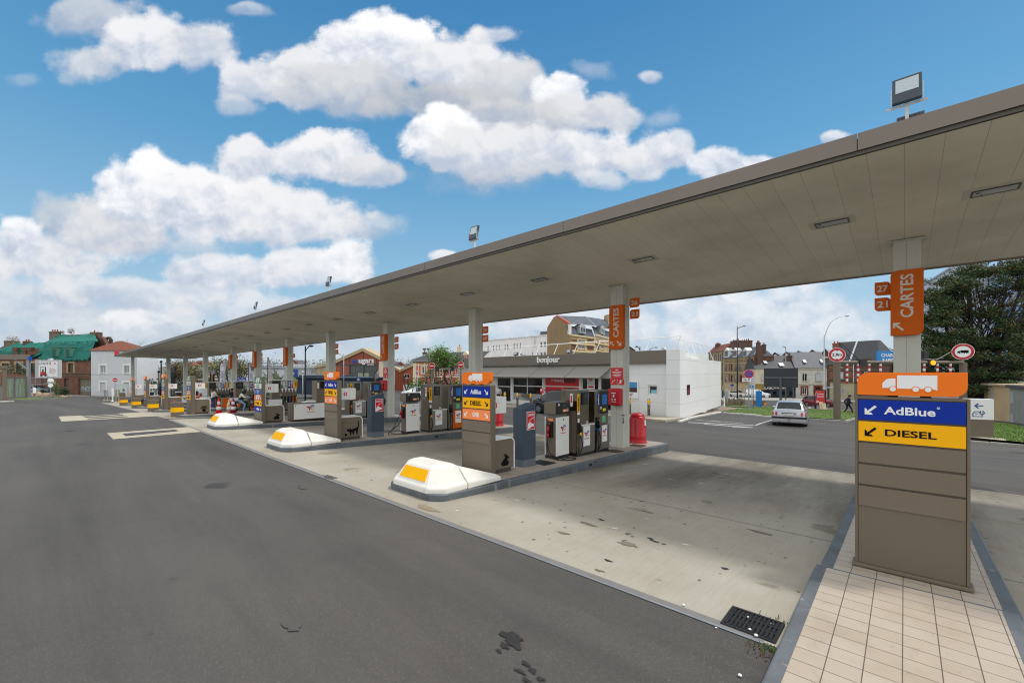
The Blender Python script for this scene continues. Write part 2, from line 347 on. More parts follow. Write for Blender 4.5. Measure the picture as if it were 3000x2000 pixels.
 if kind=='kerb_paint':
  fine=noise(60,3,.7);c=mix(fine,(.085,.1,.115,1),(.13,.145,.16,1))
  big=noise(1.6,6,.65);c=mix(ramp(big,.45,.7),c,mix(1,c,(.62,.6,.58,1),'MULTIPLY'))
  st=noise(3.0,6,.7,mapv(2.6,2.6,.5));c=mix(ramp(st,.6,.68,c1=(.6,.6,.6,1)),c,(.34,.33,.29,1))
  L(c,b.inputs['Base Color']);b.inputs['Roughness'].default_value=.6
 if kind=='grass':
  fine=noise(26,5,.7);c=mix(ramp(fine,.3,.72),(.045,.085,.012,1),(.12,.19,.035,1))
  big=noise(.8,5,.6);c=mix(ramp(big,.4,.7),c,mix(1,c,(1.3,1.05,.75,1),'MULTIPLY'))
  L(c,b.inputs['Base Color']);b.inputs['Roughness'].default_value=.9
  bp=nd(nt,'ShaderNodeBump');bp.inputs['Strength'].default_value=.8;bp.inputs['Distance'].default_value=.05;L(fine,bp.inputs['Height']);L(bp.outputs[0],b.inputs['Normal'])
 if kind=='field':
  fine=noise(3,6,.7);c=mix(ramp(fine,.3,.7),(.06,.075,.03,1),(.13,.13,.07,1));L(c,b.inputs['Base Color']);b.inputs['Roughness'].default_value=.95
 if kind=='earth':
  fine=noise(18,5,.7);c=mix(fine,(.13,.1,.07,1),(.25,.2,.14,1));L(c,b.inputs['Base Color']);b.inputs['Roughness'].default_value=.95
 if kind=='marking':
  fine=noise(16,6,.75);c=mix(ramp(fine,.44,.6),(.56,.56,.54,1),(.14,.138,.134,1));L(c,b.inputs['Base Color']);b.inputs['Roughness'].default_value=.7
 MATS[kind]=m;return m
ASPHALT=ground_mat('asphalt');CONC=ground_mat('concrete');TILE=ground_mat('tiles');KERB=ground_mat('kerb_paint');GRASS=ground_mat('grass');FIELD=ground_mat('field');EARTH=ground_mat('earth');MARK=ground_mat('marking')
PALE=M('pale_concrete',(166,158,138),.8,0,.1,1.5,.2,50,dirt=.3)
KERBW=M('white_kerb',(200,200,194),.75,0,.12,2,dirt=.4)
KERBG=M('grey_kerb',(150,148,140),.8,0,.12,2,dirt=.3)
def grid_sheet(name,xs,ys,mat,dz,zf=gz):
 mb=MB();nx=len(xs)
 mb.v=[(x,y,zf(x,y)+dz)for y in ys for x in xs]
 for j in range(len(ys)-1):
  for i in range(nx-1):mb.f.append((j*nx+i,j*nx+i+1,(j+1)*nx+i+1,(j+1)*nx+i));mb.m.append(0)
 return struct(mb.build(name,mat))
def frange(a,b,st):
 n=max(1,round((b-a)/st));return[a+(b-a)*k/n for k in range(n+1)]
XS=sorted(set([-900,-600,-400,-300,-220,-180,-160]+[float(v)for v in range(-150,62,2)]+[80,110,160,250,400,700,1000]))
YS=sorted(set([-400,-250,-160,-100,-70,-50,-40,-30,-26,-22]+[float(v)for v in range(-20,110,2)]+[4.69,17,120,140,170,210,260,330,420,600,800,1100]))
def gz_far(x,y):
 return gz(x,y)
grid_sheet('asphalt_ground',XS,YS,ASPHALT,0,gz_far)
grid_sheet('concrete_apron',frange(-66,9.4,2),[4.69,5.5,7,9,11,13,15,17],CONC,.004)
def poly_sheet(name,pts,mat,dz,nu=10,nv=4):
 a,b,c,d=[Vector((p[0],p[1]))for p in pts];mb=MB()
 for j in range(nv+1):
  for i in range(nu+1):
   p=a.lerp(b,i/nu).lerp(d.lerp(c,i/nu),j/nv);mb.v.append((p.x,p.y,gz(p.x,p.y)+dz))
 for j in range(nv):
  for i in range(nu):k=j*(nu+1)+i;mb.f.append((k,k+1,k+nu+2,k+nu+1));mb.m.append(0)
 n=(b-a).x*(d-a).y-(b-a).y*(d-a).x
 if n<0:mb.f=[f[::-1]for f in mb.f]
 return struct(mb.build(name,mat))
mb=MB()
for x0,x1 in zip(frange(-62,-1.0,3)[:-1],frange(-62,-1.0,3)[1:]):
 for y0,y1,h,mi in((4.655,4.69,.009,0),(4.69,4.80,.007,1)):
  mb.quad((x0,y0,gz(x0,y0)+h),(x1,y0,gz(x1,y0)+h),(x1,y1,gz(x1,y1)+h),(x0,y1,gz(x0,y1)+h),mi)
struct(mb.build('drain_strip',[GALV,M('strip_grey',(112,110,108),.7,0,.2,6)]))
mb=MB()
for x0,x1 in zip(frange(-66,9.4,3)[:-1],frange(-66,9.4,3)[1:]):
 for yj,w in((8.75,.012),(12.9,.012),(16.75,.03)):
  mb.quad((x0,yj,gz(x0,yj)+.007),(x1,yj,gz(x1,yj)+.007),(x1,yj+w,gz(x1,yj+w)+.007),(x0,yj+w,gz(x0,yj+w)+.007),0)
struct(mb.build('concrete_joints',M('joint_filler',(60,56,50),.9)))
for nm,P in(('slab_plate',[(313,1269),(331.7,1287),(591.7,1265),(553,1250.7)]),('slab_plate',[(172,1220),(180,1235),(466,1218.7),(417,1207.4)])):
 poly_sheet('concrete_slab',[gnd(*p)for p in P],PALE,.012,24,8)
HATCH=M('hatch_dark',(58,58,62),.7,0,.15,5)
for P in([(360,1271.5),(368,1277.8),(523,1263),(513,1259.5)],[(238,1217.7),(243,1219),(352,1212.8),(345,1211.7)],[(246,1221.5),(251,1223),(364,1216.6),(357,1215.2)],[(254,1226.5),(259,1228),(378,1221),(371,1219.7)]):
 poly_sheet('tank_cover',[gnd(*p)for p in P],HATCH,.03,20,4)
G=lambda px,py:gnd(px,py)
poly_sheet('verge_left',[G(60,1172),(G(30,1166)),G(200,1158.5),G(200,1163)],GRASS,.02)
poly_sheet('verge_left',[G(314,1163.5),G(325,1166),G(372,1166.5),G(360,1163)],GRASS,.02)
poly_sheet('pavement_left',[G(190,1160.5),G(262,1160.2),G(268,1157.2),G(190,1157)],KERBG,.03)
def kerb_line(name,pts,w,h,mat,zb=-.05):
 mb=MB();P=[Vector((p[0],p[1]))for p in pts]
 for i in range(len(P)-1):
  a,b=P[i],P[i+1];dr=(b-a).normalized();nn=Vector((-dr.y,dr.x))*w
  n=max(1,int((b-a).length/1.0))
  for k in range(n):
   p=a.lerp(b,k/n);q=a.lerp(b,(k+1)/n-.012/max(.1,(b-a).length));j=random.uniform(-.012,.012)
   za,zc=gz(p.x,p.y),gz(q.x,q.y)
   mb.add([(p.x,p.y,za+zb),(q.x,q.y,zc+zb),(q.x+nn.x,q.y+nn.y,zc+zb),(p.x+nn.x,p.y+nn.y,za+zb),(p.x,p.y,za+h+j),(q.x,q.y,zc+h+j),(q.x+nn.x,q.y+nn.y,zc+h+j),(p.x+nn.x,p.y+nn.y,za+h+j)],[(0,3,2,1),(4,5,6,7),(0,1,5,4),(1,2,6,5),(2,3,7,6),(3,0,4,7)])
 return struct(mb.build(name,mat,bevel=.015))
def lawn(name,pxs,mat=GRASS,dz=.1):
 P=[gnd(*p)for p in pxs];mb=MB()
 mb.v=[(p.x,p.y,gz(p.x,p.y)+dz)for p in P];n=len(P)
 mb.f=[tuple(range(n))];mb.m=[0]
 bm=bmesh.new();me=bpy.data.meshes.new(name);me.from_pydata(mb.v,[],mb.f);bm.from_mesh(me)
 bmesh.ops.triangulate(bm,faces=bm.faces[:])
 for _ in range(3):bmesh.ops.subdivide_edges(bm,edges=[e for e in bm.edges if e.calc_length()>1.2],cuts=1)
 for v in bm.verts:v.co.z=gz(v.co.x,v.co.y)+dz
 bmesh.ops.recalc_face_normals(bm,faces=bm.faces[:])
 bm.to_mesh(me);bm.free()
 if me.polygons and me.polygons[0].normal.z<0:me.flip_normals()
 me.materials.append(mat);o=bpy.data.objects.new(name,me);COL.objects.link(o);return struct(o)
LAWN=[(2120,1208),(2245,1221),(2390,1228),(2480,1233),(2540,1224),(2530,1207),(2360,1199),(2266,1192),(2190,1197)]
lawn('lawn',LAWN,GRASS,.1)
kerb_line('white_kerb',[G(1995,1237),G(2045,1222),G(2115,1208.5)],.22,.1,KERBW)
kerb_line('white_kerb',[G(2118,1210),G(2190,1215.5),G(2262,1223)],.2,.1,KERBW)
kerb_line('grey_kerb',[G(2370,1230),G(2480,1237),G(2508,1229)],.16,.12,KERBG)
lawn('shop_earth',[(2000,1225),(2045,1221),(2118,1206),(2186,1196),(2120,1192),(2075,1199),(2002,1214)],EARTH,.06)
lawn('planted_bed',[(2122,1191),(2190,1195),(2183,1184),(2125,1186)],GRASS,.1)
poly_sheet('far_pavement',[world(2120,86),world(2660,78),world(2660,86),world(2120,94)],KERBG,.12,20,3)
kerb_line('far_kerb',[world(2120,85.8),world(2660,77.8)],.2,.13,KERBG)
poly_sheet('street_verge',[G(2378,1199.5),G(2545,1207),G(2545,1204),G(2378,1196)],EARTH,.03,10,2)
def stripe(a,b,w,name='road_marking'):
 A,B=gnd(*a),gnd(*b);dr=(B-A);dr.z=0;dr.normalize();n=Vector((-dr.y,dr.x,0))*w/2
 return poly_sheet(name,[A-n,B-n,B+n,A+n],MARK,.006,6,1)
for a,b,w in(((2036,1229),(2112,1236),.12),((2016,1237),(2215,1246),.3),((2063,1242),(2205,1252),.3),((2213,1246),(2262,1230),.14),((2083,1232),(2180,1241),.14),((2145,1250),(2200,1252.5),.2)):
 stripe(a,b,w)
for k in range(7):
 x0=2460+k*16;stripe((x0,1201.5+k*.5),(x0+9,1202+k*.5),.5)
lawn('lawn_right',[(2890,1290),(3000,1303),(3120,1316),(3120,1262),(3000,1256),(2957,1245),(2895,1241)],GRASS,.12)
lawn('pavement_right',[(2800,1285),(2836,1287),(2950,1299),(2942,1292),(2888,1287),(2850,1283),(2800,1280)],PALE,.13)
kerb_line('grey_kerb',[G(2780,1288.5),G(2836,1297),G(2900,1302),G(3000,1311),G(3150,1325)],.16,.12,KERBG)
def hills():
 mb=MB();n=120;rows=[(150,-4),(200,2.0),(300,9),(420,12),(480,12),(600,9)]
 for d,h in rows:
  for k in range(n+1):
   px=lerp(-1500,4500,k/n);x,y=world(px,d)
   bump=(.55+.3*sin(px*.004+1)+.2*sin(px*.011+2.2)+.12*sin(px*.027))*(1 if px<1250 else max(.1,1-(px-1250)/700))
   mb.v.append((x,y,h*bump-2 if h>0 else-6))
 for j in range(len(rows)-1):
  for i in range(n):k=j*(n+1)+i;mb.f.append((k,k+1,k+n+2,k+n+1));mb.m.append(0)
 return struct(mb.build('hills',M('hill_woods',(104,106,98),.95,0,.45,.06,coord='Object'),smooth=True))
hills()
OIL=M('oil_stain',(40,39,38),.45,0,.25,8);OILC=M('oil_on_concrete',(112,104,91),.65,0,.25,8);CEM=M('cement_smear',(188,184,172),.8,0,.1,10);GRIT=M('grit_patch',(134,120,98),.9,0,.35,30,.5,60);BROWN=M('damp_brown',(122,108,88),.75,0,.2,6)
rnd=random.Random(12)
def blot(px,py,rx,ry,mat,name='oil_stain',n=26,jag=.45):
 p=gnd(px,py);mb=MB();ph=[rnd.uniform(0,6.28)for _ in range(5)];dz=.011
 P=[]
 for k in range(n):
  a=2*pi*k/n;r=1+jag*(.5*sin(2*a+ph[0])+.4*sin(3*a+ph[1])+.35*sin(5*a+ph[2])+.3*sin(9*a+ph[3]))+rnd.uniform(-.12,.12)*jag
  x,y=p.x+rx*max(.25,r)*cos(a),p.y+ry*max(.25,r)*sin(a);P.append((x,y,gz(x,y)+dz))
 mb.v=[(p.x,p.y,p.z+dz)]+P;mb.f=[(0,1+k,1+(k+1)%n)for k in range(n)];mb.m=[0]*n
 return struct(mb.build(name,mat))
for a in((1500,1872,.13,.085,OIL),(1478,1893,.05,.03,OIL),(1462,1908,.03,.02,OIL),(1540,1945,.04,.025,OIL),(1560,1965,.05,.02,OIL),(1525,1968,.05,.02,OIL),(1585,1990,.04,.02,OIL),(1548,1998,.06,.02,OIL),(855,1836,.12,.06,M('old_stain',(72,70,68),.7,0,.2,5)),(965,1398,.3,.1,M('old_stain',(72,70,68))),(885,1428,.2,.06,M('old_stain',(72,70,68))),(1840,1594,.16,.07,OILC),(1905,1578,.05,.03,OIL),(1918,1586,.08,.025,OIL),(1944,1594,.03,.02,OIL),(1762,1523,.06,.03,OIL),(1782,1643,.05,.03,OIL),(1722,1535,.16,.05,OILC),(1650,1562,.1,.04,OILC),(1872,1422,.05,.02,OIL),(1898,1500,.1,.04,OILC),(2124,1666,.05,.03,OIL),(1756,1672,.06,.03,OILC),(2230,1560,.2,.05,OILC),(1850,1424,.08,.03,OILC)):
 blot(*a)
for a in((1512,1466,.12,.03),(1800,1549,.1,.025),(1896,1521,.05,.02),(1966,1405,.07,.03),(2145,1392,.2,.03)):blot(*a,CEM,'cement_smear',18,.9)
blot(1252,1489,.28,.11,GRIT,'grit_patch',30,.25)
U=7.857
def cx(n):return .047-U*n
YF,YB=9.241,17.32
def sof(x,y):return 6.247-.0778*(y-YF)+.0078*x
def ctop(x):return 6.606+.0078*x
SOFFIT=brick('soffit_panels',(222,217,198),(227,222,204),(160,152,134),.47,300,.003,0,dirt=.5,dscale=.3,plane='xy',dirtc=(.32,.28,.21),rough=.6,bump=.25)
XR=7.0
can=thing('station_canopy','long taupe edged flat canopy on columns over all the pump islands','canopy',(0,0,0))
mb=MB()
nX=60
for i in range(nX):
 f0=lerp(XR,-106,i/nX);f1=lerp(XR,-106,(i+1)/nX);b0=lerp(XR,-93,i/nX);b1=lerp(XR,-93,(i+1)/nX)
 a,b,c,d=(f0,YF+.06),(f1,YF+.06),(b1,YB),(b0,YB)
 mb.quad(*[(p[0],p[1],sof(*p))for p in(a,d,c,b)])
mb.f=[f[::-1]for f in mb.f]
mb.build('soffit',SOFFIT,can)
def strip(mb,x0,x1,y,zl,zh,th,mi=0):
 y2=y+th
 mb.add([(x0,y,zl(x0)),(x1,y,zl(x1)),(x1,y2,zl(x1)),(x0,y2,zl(x0)),(x0,y,zh(x0)),(x1,y,zh(x1)),(x1,y2,zh(x1)),(x0,y2,zh(x0))],[(0,1,2,3),(4,7,6,5),(0,4,5,1),(1,5,6,2),(2,6,7,3),(3,7,4,0)],mi)
mb=MB()
joints=[XR]+[-.585-6.02*k for k in range(0,18)]
for k in range(len(joints)-1):
 strip(mb,joints[k]-.006,joints[k+1]+.006,YF,lambda x:sof(x,YF)+.075,ctop,.06)
strip(mb,joints[-1]-.006,-106,YF,lambda x:sof(x,YF)+.075,ctop,.06)
mb.build('front_fascia',FASCIA,can)
mb=MB();strip(mb,XR,-106,YF+.012,lambda x:sof(x,YF)-.0,lambda x:sof(x,YF)+.03,.07);strip(mb,XR,-106,YF+.03,lambda x:sof(x,YF)+.036,lambda x:sof(x,YF)+.074,.05)
mb.build('lower_trim',M('dark_trim',(70,62,52),.5,0,.1,2),can)
mb=MB();strip(mb,XR,-93,YB,lambda x:sof(x,YB)-.05,lambda x:sof(x,YB)+.32,.06);mb.build('back_fascia',FASCIA,can)
mb=MB()
for x0,x1 in((XR,XR),(-106,-93)):
 p=[(x0,YF,sof(x0,YF)),(x1,YB+.06,sof(x1,YB)),(x1,YB+.06,sof(x1,YB)+.33),(x0,YF,ctop(x0))]
 q=[(a[0]+.05,a[1],a[2])for a in p];mb.add(p+q,[(0,1,2,3),(7,6,5,4),(0,4,5,1),(1,5,6,2),(2,6,7,3),(3,7,4,0)])
mb.build('end_fascia',FASCIA,can)
mb=MB();mb.quad((XR,YF+.03,ctop(XR)-.08),(XR,YB,sof(XR,YB)+.25),(-93,YB,sof(-93,YB)+.25),(-106,YF+.03,ctop(-106)-.08));mb.build('roof_sheet',GALV,can)
LAMPG=M('lamp_cover',(176,180,178),.15,0,.1,20)
lamp0=None
def sof_pt(px,py):
 lo,hi=1,200
 for _ in range(50):
  m=(lo+hi)/2;x,y=world(px,m)
  if zat(py,m)<sof(x,y):lo=m
  else:hi=m
 return world(px,lo)
LA=[sof_pt(2437,651),sof_pt(2915,555),sof_pt(1808,775),sof_pt(1615,810)]
spots=[LA[1],LA[0]]
ya=(LA[2][1]+LA[3][1])/2
for n in range(1,12):
 c=cx(n);spots+=[(c+2.05,ya),(c-1.9,ya)]
for i,(x,y)in enumerate(spots):
 lb='recessed rectangular light in the canopy soffit between two far columns'
 if i==0:lb='large recessed soffit light at the right end, right of the 27 and 21 signs'
 if i==1:lb='recessed soffit light just left of the nearest right column'
 if i==2:lb='recessed soffit light just above the column with the 26 sign'
 if i==3:lb='recessed soffit light left of the column with the 26 sign'
 if lamp0 is None:
  t=thing('soffit_light',lb,'ceiling light',(0,0,0),0,'lights recessed in the canopy soffit')
  b=MB();b.box(-.42,.42,-.26,.26,-.012,.02);b.build('surround_plate',M('soffit_plain',(198,195,180),.6,0,.04,3),t)
  b=MB()
  for s in(-1,1):b.box(-.3,.3,s*.13-.012,s*.13+.012,-.03,-.013);b.box(s*.3-.012,s*.3+.012,-.13,.13,-.03,-.013)
  b.build('frame',M('lamp_frame',(90,90,86),.4,.5),t)
  b=MB();b.box(-.16,.285,-.115,.115,-.026,-.0135);b.build('diffuser',LAMPG,t)
  b=MB();b.box(-.285,-.17,-.115,.115,-.024,-.0135);b.box(-.25,-.2,-.06,-.02,-.03,-.0245,1);b.build('gear_cover',[GREYL,BLACK],t)
  lamp0=t;index_kids(t)
 else:t=copy_tree(lamp0);t['label']=lb
 t.location=(x,y,sof(x,y)-.002);t.rotation_euler=(-.0776,-.0078,0)
def floodlight(px,lb,two=False):
 Y=YF+.35;x=xat(px,Y);z=ctop(x)-.06
 t=thing('floodlight',lb,'floodlight',(x,Y,z),0,'floodlights along the canopy edge')
 b=MB();b.box(-.03,.03,-.03,.03,0,.62);b.box(-.34,.34,-.035,-.031+.02,.56,.61);b.build('bracket',M('rusty_white',(206,204,198),.6,0,.1,6,dirt=.5),t)
 h=MB();h.box(-.245,.245,-.05,.05,0,.62);o=h.build('lamp_housing',M('lamp_housing_paint',(66,74,80),.45,.4),t,loc=(0,-.1,.62),bevel=.015,rot=(radians(-14),0,0))
 g=MB();g.box(-.19,.19,-.058,-.051,.23,.56);g.build('lens',M('led_lens',(190,200,204),.12,0,.25,60),o)
 y=MB()
 for s in(-1,1):y.box(s*.262-.008,s*.262+.008,-.012,.012,.0,.36)
 y.build('yoke',M('rusty_white',(200,200,196)),t,loc=(0,-.1,.6))
 if two:
  h=MB();h.box(-.235,.235,-.04,.04,.0,.5)
  for k in range(11):h.box(-.215+k*.041,-.205+k*.041,-.075,-.04,.24,.48)
  h.build('rear_lamp_housing',M('lamp_housing_back',(104,106,110),.5,.4),t,loc=(.06,.35,.0),bevel=.008)
 t.scale=(.74,)*3;return t
floodlight(2657,'large twin floodlight on the canopy edge near the right end',True)
floodlight(1390,'floodlight on the canopy edge, second from the right, against blue sky')
floodlight(964,'floodlight on the canopy edge above the column with the 14 sign')
floodlight(750,'small floodlight on the canopy edge, fourth from the right')
floodlight(597,'tiny floodlight on the canopy edge, farthest to the left')
p=at(342,1038,77);b=MB();b.box(-.6,.6,-.3,.3,0,.75);b.box(-.35,.1,-.32,-.3,.2,.5,1);b.box(-.1,.0,-.1,.1,.75,1.05)
tag(b.build('red_box',[RED,WHITE],None,loc=(p.x,p.y,sof(-104,YF)+.1),bevel=.04),'small red box on the far left tip of the canopy','box')
def column(X,Y,lb,w=.5,group='canopy columns',zb=None):
 z0=zb if zb is not None else gz(X,Y)
 t=thing('canopy_column',lb,'column',(X,Y,z0),0,group);h=w/2
 zt=sof(X,Y)-z0+.05;s=2.6
 b=MB();b.box(-h,h,-h,h,0,s-.003);b.box(-h,h,-h,h,s+.003,zt);b.box(h-.003,h+.0025,-.004,.004,.02,zt-.1,1);b.box(-h*.05,h*.05-.02,-h-.0025,-h+.003,.02,zt-.1,1);b.box(-h+.01,h-.01,-h+.01,h-.01,s-.003,s+.003,1)
 b.build('shaft',[COLUMN,M('panel_seam',(120,118,108),.7)],t,bevel=.012)
 b=MB();b.box(-h-.07,h+.07,-h-.07,h+.07,zt-.07,zt-.045);b.build('collar',M('soffit_plain',(198,195,180)),t)
 return t
def it(x,y,n):
 return-.0022*max(x,-30)+(0.0245*(x+30)if x<-30 else 0)+.06-.03*(y-7.1)
CN=['right end column carrying the large CARTES board and plates 27 and 21','column with CARTES board, plates 26 and 21 and a red fire box','column with plates 24 and 18, without a CARTES board','column with CARTES board, plates 22 and 16 and a red fire box','column with plates 14 and 12 above the truck totem','column with CARTES board and a single number plate','column with a narrow CARTES board right of the white flag','column with CARTES board between the two white flags at far left']
YC=14.54
for n in range(8):column(cx(n),YC,CN[n],zb=it(cx(n),YC,n)-.03)
for i,(px,lb)in enumerate(((602,'plain column just left of the black LAVAGE flag'),(543,'plain far column right of the street lamp'),(493,'plain far column left of the dark flag'))):
 X=xat(px,YC);column(X,YC,lb,.5)
X=xat(389,11.0);column(X,11.0,'slender column at the far left tip of the canopy',.42)
def plate(s,X,Y,z,lb,w=.3,h=.32,dn=False):
 t=thing('number_plate',lb,'sign',(X,Y,z),0,'orange pump number plates')
 b=MB();b.prism(rrect(-w/2,w/2,-h/2,h/2,.09,'tl,br' if not dn else 'bl,tr'),-.02,.02,'y');b.build('plate',ORANGE_D,t)
 b=MB();letters(b,s,0,0,w=w*.68,h=h*.5,y=-.0205);b.build('numerals',M('sign_pale',(206,200,188),.5),t)
def cartes(X,Y,z0,z1,lb,rz=0,w=.58,two=True,arrows=True):
 t=thing('cartes_board',lb,'sign',(X,Y,z0),rz,'CARTES boards on the columns');H=z1-z0
 b=MB();b.prism(rrect(-w/2,w/2,0,H,.14,'tl,br'),-.09,.09,'y');b.build('board',ORANGE_D,t,bevel=.006)
 b=MB();letters(b,'CARTES',0,H*.6,w=H*.66,h=w*.4,y=-.0905,vert=True)
 if two:arrow(b,-w*.27,H*.12,w*.3,False,y=-.0905,up=True);arrow(b,w*.22,H*.13,w*.34,True,y=-.0905)
 else:arrow(b,-w*.25,H*.13,w*.34,False,y=-.0905,up=True)
 b.build('lettering',M('sign_pale',(206,200,188),.5),t)
X0=cx(0);yb=YC-.36
def zc(px,py,Y):
 x=xat(px,Y);return zat(py,dep((x,Y)))
Yp=YC-.3
x0,x1=xat(2609,Yp),xat(2706,Yp)
cartes((x0+x1)/2,Yp-.04,zc(2611,984,Yp),zc(2655,792,Yp),'big orange CARTES board on the right end column, one arrow',w=x1-x0,two=False)
for s,py in(('27',845),('21',891)):
 xa,xb=xat(2562,Yp),xat(2609,Yp);plate(s,(xa+xb)/2,Yp+.05,zc(2585,py,Yp),f'orange plate {s} left of the big CARTES board',w=(xb-xa),h=.335,dn=True)
X1=cx(1);xa,xb=xat(1789,Yp),xat(1829,Yp)
cartes((xa+xb)/2,Yp-.02,zc(1789,1023,Yp),zc(1815,894,Yp),'orange CARTES board with two arrows on the column with plates 26 and 21',w=xb-xa)
def plates(n,L,pxs):
 xa,xb=xat(pxs[0],YC),xat(pxs[1],YC)
 for s,py in L:plate(s,(xa+xb)/2,YC,zc(pxs[0],py,YC),f'orange plate {s} on the column {["","beside the nearest fire box","without a CARTES board","near the slate card pillar","behind the cat cabinet totem","with one plate"][n]}',w=(xb-xa),h=.335)
plates(1,(('26',888),('21',921)),(1846,1873));plates(2,(('24',967),('18',992)),(1413,1430));plates(3,(('22',995),('16',1015)),(1157,1167));plates(4,(('14',1014),('12',1031)),(982,990.5));plates(5,(('10',1042),),(858,864))
for n,px,pys in((6,767,(1039,1051)),(7,695,(1046,1058))):
 Xp=xat(px,YC)
 for k,py in enumerate(pys):plate(('8','6')[k],Xp,YC,zc(px,py,YC),f'{("upper","lower")[k]} small orange plate on the {("sixth","seventh")[n-6]} column from the near end',w=.3,h=.335)
for n,px,y0,y1,wd in((3,1126,1056,979,15),(5,837,1071,1017,8),(6,746,1077,1029,7),(7,675,1080,1039,6)):
 Xp=xat(px,Yp);cartes(Xp,Yp-.02,zc(px,y0,Yp),zc(px,y1,Yp),['','','','tall narrow CARTES board on the column with plates 22 and 16','','narrow CARTES board on the column right of the leaf flag','narrow CARTES board left of the leaf flag','small narrow CARTES board near the white rugby flag'][n],w=(xat(px+wd/2,Yp)-xat(px-wd/2,Yp)),two=(n!=3))
def fire_box(n,X,Y,z,k=1):
 lb=['','red fire equipment box on the column beside the red bin','','red fire equipment box on the column with plates 22 and 16'][n]
 t=thing('fire_box',lb,'fire box',(X,Y,z),0,'red fire equipment boxes')
 b=MB();b.box(-.24,.24,-.13,.13,0,.62);b.build('case',RED,t,bevel=.05,seg=3)
 b=MB();b.box(-.13,.13,-.1335,-.131,.1,.5);b.build('instruction_label',M('label_red',(178,30,40),.5),t)
 b=MB();b.box(-.09,.09,-.137,-.134,.44,.47);b.box(-.03,.03,-.137,-.134,.3,.4);b.prism([(-.1,.2),(-.02,.2),(-.06,.27)],-.137,-.134);b.prism([(.02,.2),(.1,.2),(.06,.27)],-.137,-.134);b.box(-.09,.09,-.137,-.134,.13,.15);b.build('symbols',SIGNW,t)
 lb=['','red warning placard with safety symbols above the nearest fire box','','small red warning placard above the farther fire box'][n]
 p=thing('warning_placard',lb,'sign',(X,Y+.12,z+.75),0,'red warning placards')
 b=MB();b.box(-.24,.24,-.012,.0,.22,.62);b.box(-.28,-.02,-.012,0,-.0,.215);b.box(.02,.28,-.012,0,0,.215);b.build('plate',REDSIGN,p)
 b=MB();b.box(-.06,.06,-.016,-.0125,.53,.56)
 for k2,w in enumerate((.19,.15,.17,.12)):b.box(-w,w,-.016,-.0125,.46-k2*.055,.48-k2*.055)
 for cxx in(-.15,.15):
  b.prism([(cxx-.09,.03),(cxx-.07,.03),(cxx+.09,.19),(cxx+.07,.19)],-.016,-.0125);b.prism([(cxx-.05,.14),(cxx+.05,.14),(cxx+.05,.12),(cxx-.05,.12)],-.016,-.0125)
 b.prism([(.12,.05),(.18,.05),(.18,.17),(.12,.17)],-.0155,-.0125)
 b.build('symbols',SIGNW,p)
Yq=YC-.25-.14
fire_box(1,xat(1803,Yq),Yq,zc(1803,1187,Yq));fire_box(3,xat(1124.5,Yq),Yq,zc(1124.5,1143,Yq))
for n,px,py in((4,912-0,1133),):
 pass
b=MB();b.box(-.03,.03,-.02,.02,0,.05);ring(b,0,.05,.018,.028,0,pi,-.005,.005);b.box(-.012,.012,-.012,.012,.07,.2);b.box(-.05,.05,-.01,.01,.26,.3,1)
tag(b.build('padlock',[STEEL_D,M('hasp_dark',(70,70,66),.6)],None,loc=(xat(1826,YC-.27),YC-.27,zc(1826,1236,YC))),'padlock and hasp on the dented side of the nearest full column','padlock')
def island(n,y0,y1,w=.93,nose=True):
 c=cx(n);mb=MB();N=8
 def outline(w,ya,yb,r):
  P=[]
  for(qx,qy,a)in((c-w,ya,pi),(c+w,ya,1.5*pi),(c+w,yb,0),(c-w,yb,.5*pi)):
   ox=c+(w-r)*(1 if qx>c else-1);oy=ya+r if qy==ya else yb-r
   P+=[(ox+r*cos(a+k/N*pi/2),oy+r*sin(a+k/N*pi/2))for k in range(N+1)]
  return P
 O=outline(w,y0,y1,.35);I=outline(w-.14,y0+.14,y1-.14,.26);m=len(O)
 Q=lambda P,f:[(x,y,f(x,y))for x,y in P]
 z1=lambda x,y:it(c,y,n);z2=lambda x,y:it(c,y,n)-.02;zl=lambda x,y:gz(x,y)-.1
 O2=outline(w-.02,y0+.02,y1-.02,.33)
 mb.add(Q(O,zl)+Q(O,z2)+Q(O2,z1)+Q(I,z1),[((j*m+k),(j*m+(k+1)%m),((j+1)*m+(k+1)%m),((j+1)*m+k))for j in range(3)for k in range(m)])
 struct(mb.build('island_kerb',KERB))
 mb=MB();mb.add(Q(I,lambda x,y:z1(x,y)-.001),[tuple(range(m))]);struct(mb.build('island_paving',TILE))
Y0={0:6.9,1:5.3,2:5.3,3:5.3,4:5.35,5:5.35,6:5.35,7:5.35}
for n in range(1,8):island(n,Y0[n],17.0)
island(0,6.45,17.0,.87)
for n in(8.53,9.98):island(n,7.5,17,.8)
mb=MB();mb.box(-.86,.88,2.2,6.86,-.1,.098);o=struct(mb.build('island_kerb',KERB,bevel=.02))
mb=MB();mb.quad((-.735,2.3,.1005),(.755,2.3,.1005),(.755,6.8,.1005),(-.735,6.8,.1005));struct(mb.build('island_paving',TILE))
